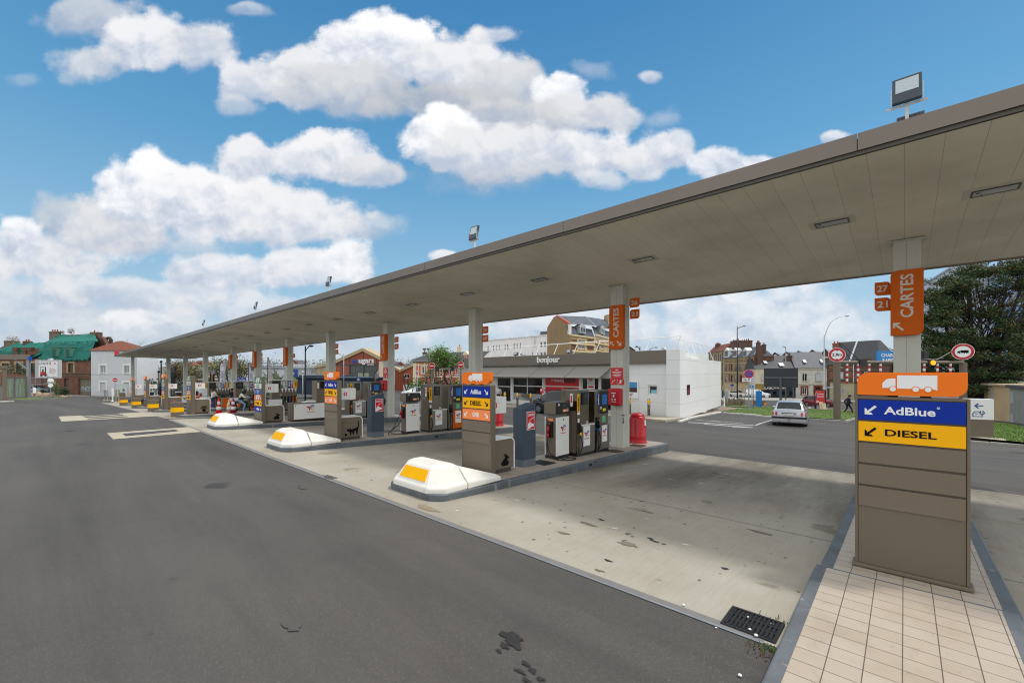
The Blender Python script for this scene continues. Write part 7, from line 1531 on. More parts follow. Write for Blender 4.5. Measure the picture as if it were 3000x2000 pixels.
b.box(x0-.75*s,x0-.15*s,-.33,-.3205,z0_+.15*s,z0_+.36*s,1);b.box(x0-.66*s,x0-.3*s,-.332,-.3205,z0_+.36*s,z0_+.5*s,1);b.box(x0-.72*s,x0-.68*s,-.333,-.3205,z0_+.36*s,z0_+.92*s,2);b.box(x0-.72*s,x0-.36*s,-.333,-.3205,z0_+.92*s,z0_+.96*s,2);b.box(x0-.3*s,x0-.2*s,-.333,-.3205,z0_+.2*s,z0_+.95*s,2);b.box(x0-.2*s,x0-.0*s,-.333,-.3205,z0_+.16*s,z0_+.19*s,2);b.box(x0-.56*s,x0-.42*s,-.334,-.3205,z0_+.5*s,z0_+.75*s,2)
for q in(-.64,-.26):disc(b,x0+q*s,z0_+.15*s,.1*s,-.336,-.3205,16,2)
ring(b,x0+.62*s,z1_-.2*s,.03*s,.08*s,0,2*pi,-.33,-.3205,1)
for k in range(6):w=[.5,.6,.55,.62,.4,.5][k]*s;z=z0_+(.82-.09*k)*s;b.add([(x0+.12*s,-.325,z),(x0+.12*s+w,-.325,z-.08*s),(x0+.12*s+w,-.325,z-.05*s),(x0+.12*s,-.325,z+.03*s)],[(0,1,2,3)],1 if k in(0,1,4)else 3)
for k in range(3):b.box(x0+(-.75+.55*k)*s,x0+(-.4+.55*k)*s,-.33,-.3205,z0_+.03*s,z0_+.06*s,2)
b.build('poster_print',[INK,RED,BLACK,M('print_grey',(90,90,96))],po)
p2=Vector((*world(88,79),0));p2.z=gz(p2.x,p2.y);t=thing('inspection_catwalk','grey metal catwalk platform left of the LOUTZ pole','platform',p2,face_cam(p2));w=50/F*79;b=MB();z=hgt(p2,1125);b.box(0,w,-.5,.5,z-.12,z)
for k in range(6):b.cyl((w*k/5,-.5,z),(w*k/5,-.5,z+1.15),.035,n=6)
for zz in(.4,.8,1.15):b.cyl((0,-.5,z+zz),(w,-.5,z+zz),.03,n=6)
b.cyl((w*.15,0,-1),(w*.15,0,z),.16,n=8);b.cyl((w*.2,0,.6),(w*.62,0,z),.06,n=6);b.build('frame',GALV,t)
p=gnd(148,1160);t=thing('road_sign_backs','pale road sign backs on a thin grey post before the billboard pole','traffic sign',p,face_cam(p));d=dep(p);b=MB();b.cyl((0,.05,-.2),(0,.05,hgt(p,1110)),.06,n=8);b.build('post',GALV,t);b=MB();q=d/F;b.prism([(-6*q,hgt(p,1118)),(7*q,hgt(p,1118)),(7*q,hgt(p,1112)),(3*q,hgt(p,1108)),(-4*q,hgt(p,1108)),(-6*q,hgt(p,1112))],-.02,0);disc(b,0,hgt(p,1128.5),5.6*q,-.02,0,20,0,1);b.box(-7*q,10*q,-.02,0,hgt(p,1121),hgt(p,1119.5));b.build('plates',SIGNW,t)
random.seed(21)
def rock(p,s,lb,k):
 b=bmesh.new();bmesh.ops.create_icosphere(b,subdivisions=2,radius=1)
 for v in b.verts:v.co*=1+random.uniform(-.18,.18);v.co.x*=s[0];v.co.y*=s[1];v.co.z=max(-.1,v.co.z)*s[2]
 me=bpy.data.meshes.new('boulder');b.to_mesh(me);b.free();me.materials.append(M('boulder',(150,130,108),.9,0,.25,1.2,.5,4));o=bpy.data.objects.new('boulder',me);COL.objects.link(o);o.location=p;tag(o,lb,'boulder','boulders by the LOUTZ pole')
for k,(px,py,sx,sz,lb)in enumerate(((98,1160,1.0,.75,'long brownish boulder left of the LOUTZ pole, first of the row'),(113,1161,.9,.75,'reddish boulder just left of the LOUTZ pole base'),(136,1161,.8,.7,'pale boulder right before the LOUTZ pole base'),(184,1163,.8,.35,'low flat boulder right of the dark shrub'))):rock(gnd(px,py),(sx,.6,sz),lb,k)
p=gnd(157,1162);b=MB();b.box(-.5,.5,-.3,.3,-.1,.8);tag(b.build('concrete_block',PALE,None,loc=p,rz=face_cam(p),bevel=.04),'grey concrete block beside the boulders','concrete block')
def marker(px,y0,y1,lb,w=.11,red=False):
 p=gnd(px,y0);t=thing('marker_post',lb,'post',p,face_cam(p),'white marker posts');h=hgt(p,y1);b=MB();b.box(-w,w,-.05,.05,h*.45,h);b.build('panel',SIGNW,t,bevel=.02);b=MB();b.box(-w*.6,w*.6,-.04,.04,0,h*.45-.002);b.lathe([(w*1.6,-.02),(w*1.6,.04),(w*.8,.1)],12);b.build('foot',SIGNW if not red else TAUPE,t)
marker(330,1176.5,1137,'white marker post just left of the no entry sign');marker(370,1170,1137,'white marker post left of the farthest totem');marker(101,1164,1135.5,'white marker post before the parked car at left',.16,True);marker(13,1172,1136,'white panel post on the taupe pillar at the far left',.14,True)
def twin(px,y0,y1,lb):
 p=gnd(px,y0);t=thing('barrier_posts',lb,'post',p,face_cam(p),'twin striped barrier posts');d=dep(p);h=hgt(p,y1);b=MB()
 for s in(-1,1):b.box(s*.12-.07,s*.12+.07,-.07,.07,.1,h)
 b.build('posts',TAUPE,t);b=MB()
 for s in(-1,1):b.box(s*.12-.012,s*.12+.012,-.078,-.0705,.12,h)
 b.build('white_stripe',SIGNW,t);b=MB();b.box(-.3,.75,-.25,.25,-.1,.14);b.build('foot',PALE,t,bevel=.05)
twin(311,1174,1142,'twin striped barrier posts left of the no entry sign');twin(344,1180,1141,'twin striped barrier posts right of the no entry sign, on a white kerb')
p=gnd(358,1164);t=thing('glass_shelter','small clear panelled shelter with taupe base by the white house','shelter',p,face_cam(p));d=dep(p);q=d/F;GL2=M('shelter_glass',(186,198,194),.1,0,.05,2);b=MB();b.box(-9*q,9*q,0,.1,.0,.9);b.build('base',TAUPE,t);b=MB();b.box(-9*q,9*q,.02,.06,.9,hgt(p,1124));b.build('panel',GL2,t);b=MB();b.box(1*q,5*q,-.02,.015,1.2,hgt(p,1139));b.build('dark_box',SLATEB,t)
d=47;p=Vector((*world(-40,d),0));p.z=zat(1165,d);t=thing('wash_canopy','taupe flat roofed carport with a galvanised post at the left edge','carport',p,face_cam(p)*.0+YAW+.72);q=d/F;w=126*q;z0_,z1_=zat(1053,d)-p.z,zat(1038,d)-p.z
t.rotation_euler=(0,0,atan2((Vector(world(86,d))-Vector(world(-40,d))).y,(Vector(world(86,d))-Vector(world(-40,d))).x))
b=MB();b.box(-1,w,-.1,.12,z0_,z1_);b.build('roof',FASCIA,t);b=MB();b.box(w-.33,w-.08,0,.22,0,z0_-.002);b.tube([(w-.2,.1,z0_*.72),(w-1.75,.1,z0_)],.06,6);b.build('steel_post',GALV,t)
b=MB();b.box(w+.0,w+.1,-.14,.2,z0_-.05,z0_+.35);b.build('blue_lamp',SIGNBLUE,t)
p=Vector((*world(14,45.5),0));p.z=zat(1166,45.5);t=thing('bamboo_gate','double gate with taupe frame and green bamboo pattern on grey panels','gate',p,atan2((Vector(world(79,46))-Vector(world(14,45.5))).y,(Vector(world(79,46))-Vector(world(14,45.5))).x));L=(Vector(world(79,46))-Vector(world(14,45.5))).length;h=zat(1107,45.7)-p.z
b=MB();b.box(-.1,L,-.06,.06,h,h+.16);b.box(-.1,L,-.06,.06,0,.1);b.box(L*.44-.05,L*.44+.05,-.055,.055,.1,h);b.box(L-.1,L-.001,-.055,.055,.1,h);b.box(-.1,0,-.055,.055,.1,h);b.build('frame',TAUPE,t)
b=MB();b.box(0,L-.1,.0,.03,.1,h);pn=b.build('panel',M('gate_grey',(140,150,150),.6,0,.06,1),t)
b=MB();random.seed(4)
for k in range(14):
 x=L*(k+.5)/14.5;a=random.choice((-1,1))*random.uniform(.12,.28);
 if abs(x-L*.44)<.15:continue
 xe=clamp(x+a,.05,L-.2);b.add([(x-.025,-.012,.12),(x+.025,-.012,.12),(xe+.02,-.012,h-.05),(xe-.02,-.012,h-.05)],[(0,1,2,3)],k%2);b.add([(xe,-.014,lerp(.12,h,.6)),(xe+.12*a/abs(a),-.014,lerp(.12,h,.8)),(xe,-.014,lerp(.12,h,.66))],[(0,1,2)],k%2)
b.build('bamboo_pattern',[M('bamboo_a',(104,140,66),.6),M('bamboo_b',(134,158,92),.6)],pn)
p=Vector((*world(6,43),0));p.z=zat(1173,43);t=thing('taupe_pillars','taupe gate pillars with a beam at the far left edge','pillar',p,face_cam(p));b=MB();hh=zat(1080,43)-p.z;b.box(-.6,-.1,-.3,.3,0,hh);b.box(.02,.32,-.3,.3,0,hh);b.box(-2,.36,-.34,.34,hh,hh+.3);b.build('pillars',TAUPE,t)
kerb_line('white_kerb',[gnd(-60,1181),gnd(42,1176.5)],.5,.12,KERBW)
def lamp(px,base,top,lb,mat,arm=0,rise=0,w=.07,head=.5,dd=None,curve=False,headm=None):
 if dd:p=Vector((*world(px,dd),0));p.z=gz(p.x,p.y)
 else:p=gnd(px,base)
 t=thing('street_lamp',lb,'street lamp',p,YAW,'street lamps');h=hgt(p,top);q=dep(p)/F;a=arm*q
 b=MB()
 if curve:P=hose_pts([(0,0,-.1),(0,0,h*.72),(a*.04,0,h*.8),(a*.3,0,h*.93),(a*.7,0,h*.99),(a,0,h)]);b.tube(P,w*1.2,10,0,w*.5)
 else:b.cyl((0,0,-.2),(0,0,h),w*1.15,w*.75,10);
 if not curve and arm:b.tube([(0,0,h-.5),(a*.5,0,h-.2+rise*q),(a,0,h-.02+rise*q)],w*.6,8)
 b.build('mast',mat,t,smooth=True)
 b=MB()
 if arm:s=1 if a>0 else-1;b.lathe([(.05,-.1),(.16,-.06),(.18,0),(.1,.07),(.03,.08)],12,(a+s*head*.3,0,h+rise*q-.0),0,0,head*2.6,1.2)
 else:b.lathe([(.05,0),(.15,.05),(.16,.12),(.08,.25),(.03,.28)],12,(0,0,h))
 b.build('lantern',headm or mat,t,smooth=True)
 return t
lamp(2160,1177.5,955,'tall black street lamp left of the no stopping sign',BLACKPOST,17,0,.1,.55)
t=lamp(2160,1177.5,1030,'second low lantern on the black mast',BLACKPOST,-14,0,.03,.4);t['label']='lower lantern arm on the tall black lamp mast'
lamp(2415,1197,925.5,'tall white street lamp with a long curved arm beside the red poster',M('mast_white',(214,216,216),.4),62,0,.075,.6,None,True,GREYL)
lamp(2302,0,1015,'thin grey street lamp behind the dark board',M('mast_grey',(150,140,132),.6),-3.4,0,.09,.45,80)
lamp(2323.5,1172,1093,'low grey lamp with a flat head in front of the dark board',POSTGREY,-10,0,.05,.5)
lamp(894.5,0,1013,'tall black street lamp with a short arm above the wide white pump panel',BLACKPOST,12,0,.07,.5,40)
lamp(1007,0,1035,'thin grey lamp with a long arm left of the ugars factory',POSTGREY,-15,0,.07,.35,58)
lamp(472,0,1062,'black lamp post rising behind the slim totem',BLACKPOST,0,0,.09,.4,56)
lamp(465,0,1092,'old fashioned lantern on a post left of the slim totem',BLACKPOST,0,0,.05,.4,50)
lamp(887,0,1092.5,'small flat topped garden lamp before the navy building',GREYL,0,0,.06,.4,56)
lamp(792,0,1052,'thin distant lamp behind the white leaf flag',POSTGREY,5,0,.09,.4,90)
lamp(1222,0,1093,'thin grey post before the pink villa garden wall',POSTGREY,0,0,.05,.2,52)
lamp(2207,1190,1115,'thin pale post with small head beside the blue column',POSTGREY,-1,0,.05,.2)
lamp(1875,0,1015,'dark lamp head rising above the shop roof',BLACKPOST,-7,0,.08,.45,58);lamp(1893,0,1017,'pale curved lamp arm rising above the shop roof',POSTGREY,26,0,.08,.5,58,True);lamp(1538,0,1037,'small black lamp arm above the shop fascia',BLACKPOST,-10,0,.06,.3,52)
p=gnd(2209,1150);d=50;p=Vector((*world(2203,d),0));p.z=gz(p.x,p.y);t=thing('route_sign','small blue road number 1 sign behind the no stopping sign','traffic sign',p,face_cam(p));b=MB();q=d/F;z=hgt(p,1132);b.prism([(-6*q,z-3.6*q),(3.5*q,z-4*q),(6*q,z),(3.5*q,z+4*q),(-6*q,z+3.6*q)],-.03,0);pl=b.build('plate',M('charge_blue',(30,128,196)),t);b=MB();letters(b,'1',-1*q,z,h=4.6*q,y=-.0305);b.build('numeral',SIGNW,pl);b=MB();b.cyl((0,.03,-.2),(0,.03,z),.04,n=8);b.build('post',POSTGREY,t)
for px,py,lb in((2145,1128,'small blue street name sign on a post before the striped building'),):
 p=Vector((*world(px,88),0));p.z=gz(p.x,p.y);t=thing('street_name_sign',lb,'sign',p,face_cam(p));b=MB();b.box(-.16*1.0,.16*1.0,-.03,.03,hgt(p,1130)-.1,hgt(p,1126)+.1);b.box(-.35,.35,-.03,.03,hgt(p,1130),hgt(p,1126));b.build('plate',SIGNBLUE,t);b=MB();b.cyl((0,.05,0),(0,.05,hgt(p,1127)),.04,n=8);b.build('post',POSTGREY,t)
p=Vector((*world(2430,72),0));p.z=gz(p.x,p.y);t=thing('direction_signs','small direction signs on a thin pole beside the white mast','traffic sign',p,face_cam(p));b=MB();b.box(-.7,.1,-.02,.02,hgt(p,1137),hgt(p,1133));b.lathe([(.3,0),(.34,.1),(.3,.3)],12,(.2,0,hgt(p,1138)));b.box(-.9,-.5,-.02,.02,hgt(p,1133),hgt(p,1124));b.build('plates',GREYL,t);b=MB();b.cyl((0,.05,0),(0,.05,hgt(p,1132)),.05,n=8);b.build('post',POSTGREY,t)
p=Vector((*world(1050,30),0));p.z=gz(p.x,p.y);t=thing('crossing_sign','square blue pedestrian crossing sign over the AdBlue pumps','traffic sign',p,face_cam(p));b=MB();q=30/F;z=hgt(p,1109);b.box(-6*q,6*q,-.02,0,z-5*q,z+5*q);pl=b.build('plate',SIGNBLUE,t);b=MB();b.prism([(-4.5*q,z-4*q),(4.5*q,z-4*q),(0,z+4*q)],-.026,-.0205);b.prism([(-1*q,z-3*q),(1*q,z-3*q),(0,z+1.5*q)],-.03,-.0265,'y',1);b.build('symbol',[SIGNW,INK],pl);b=MB();b.cyl((0,.03,-.1),(0,.03,z),.03,n=8);b.build('post',POSTGREY,t)
p=Vector((*world(736,36),0));p.z=gz(p.x,p.y);d=36;
X=xat(708,19.5);p=Vector((X,19.5,gz(X,19.5)));d=dep(p);q=d/F;t=thing('services_board','blue services board with white lettering behind the motorcyclist','sign',p,YAW);b=MB();z0_,z1_=hgt(p,1122),hgt(p,1104.5);b.box(-13*q,13*q,-.04,.04,z0_,z1_);pl=b.build('board',SIGNBLUE,t);b=MB();letters(b,'Aire',4*q,lerp(z0_,z1_,.82),w=9*q,y=-.041);letters(b,'Services',2*q,lerp(z0_,z1_,.56),w=18*q,y=-.041)
arrow(b,-9.5*q,lerp(z0_,z1_,.8),4*q,False,y=-.041);b.box(-10*q,10*q,-.045,-.041,lerp(z0_,z1_,.1),lerp(z0_,z1_,.3));b.build('lettering',SIGNW,pl);b=MB();b.cyl((0,.08,-.1),(0,.08,z0_),.06,n=8);b.build('post',POSTGREY,t)
def flag(pxb,pxt,w,y0,y1,lb,mat,dd,fn=None,lean=0,wt=None,inv=False):
 p=Vector((*world(pxb,dd),0));p.z=gz(p.x,p.y);t=thing('feather_flag',lb,'flag',p,YAW,'feather flags behind the pumps');q=dd/F;z0_,z1_=hgt(p,y0),hgt(p,y1);W_=w*q;Lx=(pxt-pxb)*q
 n=14;P=[];Lf=[];R=[]
 for k in range(n+1):
  s=k/n;z=lerp(z0_,z1_,s);xl=Lx*s+(W_*.0);
  if inv:wl=W_*(1-s)**.8+.02
  else:wl=W_*(lerp(.85,1,s))
  if not inv and s>.72:xl+=W_*.9*((s-.72)/.28)**2.2
  xr=max(xl+.04,Lx*s+wl)
  Lf.append((xl,0,z));R.append((xr,.05*sin(s*9)+.03,z))
 b=MB();b.v=[c for k in range(n+1)for c in(Lf[k],((Lf[k][0]+R[k][0])/2,.06*sin(k*.9),Lf[k][2]),R[k])]
 for k in range(n):i=k*3;b.f+=[(i,i+1,i+4,i+3),(i+1,i+2,i+5,i+4)];b.m+=[0 if not isinstance(mat,list)else(1 if k>n*.62 else 0)]*2
 o=b.build('cloth',mat if isinstance(mat,list)else[mat],t,smooth=True);o.modifiers.new('s','SOLIDIFY').thickness=.01
 b=MB();b.tube([(0,0,-.1),(0,0,z0_)]+[(x-.02,0,z)for x,y,z in Lf],.03,6);b.build('pole',BLACK,t)
 if fn:b=MB();m_=fn(b,lambda x:Lx*.5+x*W_,z0_,z1_,W_);b.build('print',m_,t)
FW=M('flag_white',(214,216,228),.8,0,.04,1);NAVYI=M('navy_ink',(44,48,100),.6);FB=M('flag_black',(38,38,44),.8,0,.1,1);FG=M('flag_grey',(150,150,162),.8)
def rugby(b,X,z0_,z1_,W_):
 for k,s in enumerate(('On roule','pour','la Coupe','du Monde','de Rugby','France','2023')):letters(b,s,X(.42),lerp(z0_,z1_,.5-k*.045),h=W_*.13,y=-.09)
 for f in(.85,.1):b.prism([(X(.5)+W_*x,lerp(z0_,z1_,f)+W_*z)for x,z in((-.12,.14),(.12,.14),(.13,0),(0,-.14),(-.13,0))],-.095,-.09,'y',1)
 b.box(X(.38),X(.66),-.095,-.09,lerp(z0_,z1_,.725),lerp(z0_,z1_,.745),2);ring(b,X(.52),lerp(z0_,z1_,.77),W_*.27,W_*.29,0,2*pi,-.093,-.09,0)
 return[NAVYI,M('rugby_red',(90,40,70),.6),RED]
flag(642.5,645,18,1122,1052,'tall white rugby flag with navy lettering between two columns',FW,40,rugby)
flag(728,728.5,16,1122,1062,'white rugby flag narrowing to a point, edge on',FW,40,lambda b,X,z0_,z1_,W_:([letters(b,s,X(.45),lerp(z0_,z1_,.46-k*.06),h=W_*.12,y=-.09)for k,s in enumerate(('On roule','pour','la Coupe','du Monde'))],[NAVYI])[1],0,None,True)
def leafs(b,X,z0_,z1_,W_):
 for k in range(6):ring(b,X(.45-.03*k),lerp(z0_,z1_,.16+.1*k),W_*.09*(1-.06*k),W_*.13*(1-.06*k),0,2*pi,-.09,-.085,k%3)
 return[M('ring_orange',(220,110,70),.6),M('ring_blue',(120,160,200),.6),M('ring_green',(140,190,170),.6)]
flag(784.5,785,16,1122,1046,'pale flag with small coloured rings narrowing to a point',M('flag_cream',(216,212,208),.8),40,leafs,0,None,True)
def lavage(b,X,z0_,z1_,W_):letters(b,'LAVAGE',X(.5),lerp(z0_,z1_,.4),w=(z1_-z0_)*.5,h=W_*.36,y=-.09,vert=True);return[M('lavage_gold',(190,140,50),.6)]
flag(613,619,14,1122,1080,'black LAVAGE flag with gold lettering beside a column',[FB,FG],42,lavage)
flag(1093,1097,12,1150,1084,'navy LAVAGE flag in front of the brick factory',[M('flag_navy',(56,54,72),.8),FG],33,lavage)
flag(502,505,10,1122,1073,'dark flag with a broad top before the brown trees',[FB,M('flag_dgrey',(70,70,76),.8)],46)
LEAF=lambda nm,rgb,v=.35:M(nm,rgb,.75,0,v,3.5)
BARK=M('bark',(74,60,48),.95,0,.25,3,.5,8);BARKD=M('bark_dark',(50,42,34),.95,0,.25,3,.5,8)
def branches(mb,p,d,l,r,n,out,rnd,spread=.6,up=.15,shrink=.72,kids=(2,3)):
 q=p+d*l;m=(p+q)/2+Vector((rnd.uniform(-1,1),rnd.uniform(-1,1),rnd.uniform(-.5,.5)))*l*.07
 mb.tube([p,m,q],r,5 if r>.03 else 3,0,r*.62);out.append((q,n))
 if n==0:return
 for k in range(rnd.randint(*kids)):
  a=d.orthogonal().normalized();a.rotate(Matrix.Rotation(rnd.uniform(0,2*pi),3,d));nd_=(d+a*rnd.uniform(.3,1)*spread+Vector((0,0,up))).normalized()
  branches(mb,p.lerp(q,rnd.uniform(.55,1)),nd_,l*shrink*rnd.uniform(.75,1.15),r*.6,n-1,out,rnd,spread,up,shrink,kids)
def leaves(mb,c,n,R,s,rnd,nm=1,flat=1.0):
 for _ in range(n):
  v=Vector((rnd.gauss(0,1),rnd.gauss(0,1),rnd.gauss(0,flat)))*R*.5;p=c+v;a=Vector((rnd.uniform(-1,1),rnd.uniform(-1,1),rnd.uniform(-.6,.6))).normalized();b=a.orthogonal().normalized();b.rotate(Matrix.Rotation(rnd.uniform(0,6.28),3,a));w=s*rnd.uniform(.6,1.3)
  mb.add([p-a*w,p+b*w*.5,p+a*w,p-b*w*.5],[(0,1,2,3)],rnd.randrange(nm))
def tree(px,dd,top,lb,crown_w,kind,seed,base=None,leaf=None,name='tree',cat='tree',group=None,trunk=.18,levels=4,lf=(26,.9,.22),spread=.7,h0=None):
 rnd=random.Random(seed);p=Vector((*world(px,dd),0));p.z=gz(p.x,p.y)if base is None else zat(base,dd);h=zat(top,dd)-p.z;t=thing(name,lb,cat,p,rnd.uniform(0,6),group)
 b=MB();out=[];l0=(h0 or h*.3);b.tube([(0,0,-.3),(.05,0,l0*.5),(0,0,l0)],trunk,8,0,trunk*.75)
 scale=(h-l0)/(sum(.72**k for k in range(levels+1))*.8)
 for k in range(4):a=rnd.uniform(0,6.28);branches(b,Vector((0,0,l0*rnd.uniform(.75,1))),Vector((cos(a)*spread,sin(a)*spread,1)).normalized(),scale*rnd.uniform(.7,1),trunk*.6,levels-1,out,rnd,spread)
 mz=max(q.z for q,_ in out);mr=max(sqrt(q.x**2+q.y**2)for q,_ in out);k=h/mz;kr=crown_w/2/mr
 b.v=[(x*kr,y*kr,z*k if z>0 else z)for x,y,z in b.v];b.build('trunk',BARK if kind!='dark' else BARKD,t)
 if leaf:
  b=MB();
  for q,n in out:
   if n<=1:leaves(b,Vector((q.x*kr,q.y*kr,q.z*k)),lf[0],lf[1],lf[2],rnd,len(leaf))
  b.build('crown',leaf,t)
 return t
G1=[LEAF('leaf_olive',(80,78,46)),LEAF('leaf_green',(66,70,40)),LEAF('leaf_yellowish',(104,92,58))];G2=[LEAF('leaf_willow',(120,122,72)),LEAF('leaf_pale',(136,138,92)),LEAF('leaf_olive',(84,92,44))];G3=[LEAF('leaf_brown',(112,94,62)),LEAF('leaf_dull',(92,86,54)),LEAF('leaf_olive',(84,92,44))]
tree(1318,62,1025,'bushy olive green tree in front of the pink villa',7.0,'',5,None,G1,'leafy_tree','tree',None,.25,5,(46,.9,.11),.95,1.0)
for k,(px,dd,top,w,lb,lf)in enumerate(((445,95,1056,10,'brown budding tree behind the right edge of the white house',G3),(470,90,1060,10,'brown budding tree right of the white house, second in the row',G3),(498,92,1062,10,'brown budding tree behind the dark flag',G3),(525,88,1072,8,'low brown budding tree left of the black LAVAGE flag',G3),(632,80,1048,9,'pale willow like tree behind the tall rugby flag',G2),(680,84,1047,9,'pale willow like tree left of the blue services board',G2),(958,120,1052,9,'pale round tree left of the ugars factory',G2),(1190,60,1093,2,'slim bare street tree before the brick shed',None))):
 tree(px,dd,top,lb,w,'',30+k,None,lf,'budding_tree','tree','trees behind the pumps',.2,6 if lf else 4,(4,1.1,.15),.75)
for k,(px,dd,top,w,lb)in enumerate(((385,100,985,9,'bare tree rising behind the white house roof, left one'),(418,100,990,10,'bare tree rising behind the white house roof, right one'),(708,66,1050,5,'bare twiggy tree left of the narrow CARTES board'),(820,66,1075,6,'bare twiggy bush right of the leaf flag'),(296,95,1000,3,'bare twigs beside the derelict building gable'))):tree(px,dd,top,lb,w,'',60+k,None,None,'bare_tree','tree','bare trees',.16,6,(0,0,0),.75)
def shrub(px,base,dd,w,h,lb,mats,seed,n=900,s=.12,name='shrub',grp=None,zz=None):
 rnd=random.Random(seed);p=Vector((*world(px,dd),0));p.z=zz if zz is not None else(gz(p.x,p.y)if base is None else zat(base,dd));t=thing(name,lb,'shrub',p,0,grp)
 b=MB()
 for k in range(n):
  a=rnd.uniform(0,6.28);e=rnd.uniform(0,1);r=rnd.random()**.4;c=Vector((cos(a)*w/2*r*sqrt(max(0,1-(e-.35)**2*1.5)),sin(a)*w/2*r*.8,e*h*(1-.35*r*r)+.05));leaves(b,c,1,.15,s,rnd,len(mats))
 b.build('foliage',mats,t);b=MB()
 for k in range(5):a=k*1.26;b.tube([(0,0,-.1),(cos(a)*w*.12,sin(a)*w*.12,h*.3),(cos(a)*w*.25,sin(a)*w*.25,h*.7)],.04,4,0,.015)
 b.build('stems',BARK,t)
HG=[LEAF('hedge_bright',(92,140,44)),LEAF('hedge_mid',(60,104,34)),LEAF('hedge_dark',(40,70,28))];DG=[LEAF('shrub_dark',(44,60,36)),LEAF('shrub_grey',(64,78,58))]
shrub(1217,None,60,2.6,2.9,'bright green clipped shrub before the pink villa, left one',HG,1);shrub(1237,None,59,2.4,2.9,'bright green clipped shrub before the pink villa, right one',HG,2);shrub(1262,None,60,4.0,3.9,'grey green shrub left of the bushy villa tree',DG,3,1200);shrub(1310,None,60,5,3.0,'dark shrubs under the bushy villa tree',DG,4,1300,.14);shrub(1342,None,58,2.6,2.9,'olive shrub by the right gantry post',G1,5)
shrub(189,1156,78,1.7,1.35,'dark round shrub at the foot of the derelict building',DG,6,700,.12);shrub(166,1158,76,.6,2.4,'thin columnar cypress shoot right of the LOUTZ pole',HG,7,300,.1);shrub(128,1154,79,1.0,.9,'low dark shrub behind the boulders',DG,8,300,.1)
shrub(795,None,60,4.0,3.9,'green bush behind the pale leaf flag',HG,9,1300,.13);q_=gnd(2168,1190);shrub(2168,None,dep(q_),1.6,1.0,'grey dead shrub at the end of the picket fence',[LEAF('dead_grey',(120,112,92))],10,350,.07,zz=q_.z)
shrub(55,1096,84,6,2.2,'dark creeper heap below the boarded windows of the derelict wing',DG,12,900,.16);shrub(545,None,84,5,2.5,'dark hedge under the brown trees left of the plant pot cabinet',DG,13,900,.16);shrub(488,None,84,7,4.2,'dark hedge behind the slim truck totem',DG,14,1100,.18)
for px,py,dd,w,h,lb in((37,998,92,2.4,1.0,'dry weeds growing from the left wing chimney'),(208,977.5,89,1.3,1.3,'dry bush growing from the roof ridge of the derelict building'),(176,978,89,1.6,.7,'dry weeds beside the round chimney')):shrub(px,py,dd,w,h,lb,[LEAF('dry_weed',(92,76,60))],int(px),160,.1,'roof_weeds')
rnd=random.Random(8);b=MB()
for k in range(1500):
 px=rnd.uniform(520,1260)if k<820 else rnd.uniform(2000,2700);d=rnd.uniform(190,300);x,y=world(px,d);yb=lerp(1092,1068,(d-190)/110)
 leaves(b,Vector((x,y,zat(yb,d)+rnd.uniform(-2,1.5))),22,rnd.uniform(2.5,4.5),.5,rnd,3)
tag(b.build('hill_trees',[LEAF('wood_a',(92,92,84),.2),LEAF('wood_b',(104,100,92),.2),LEAF('wood_c',(84,90,78),.2)],None),'grey brown woods along the far hill ridge','woods',None,'stuff')
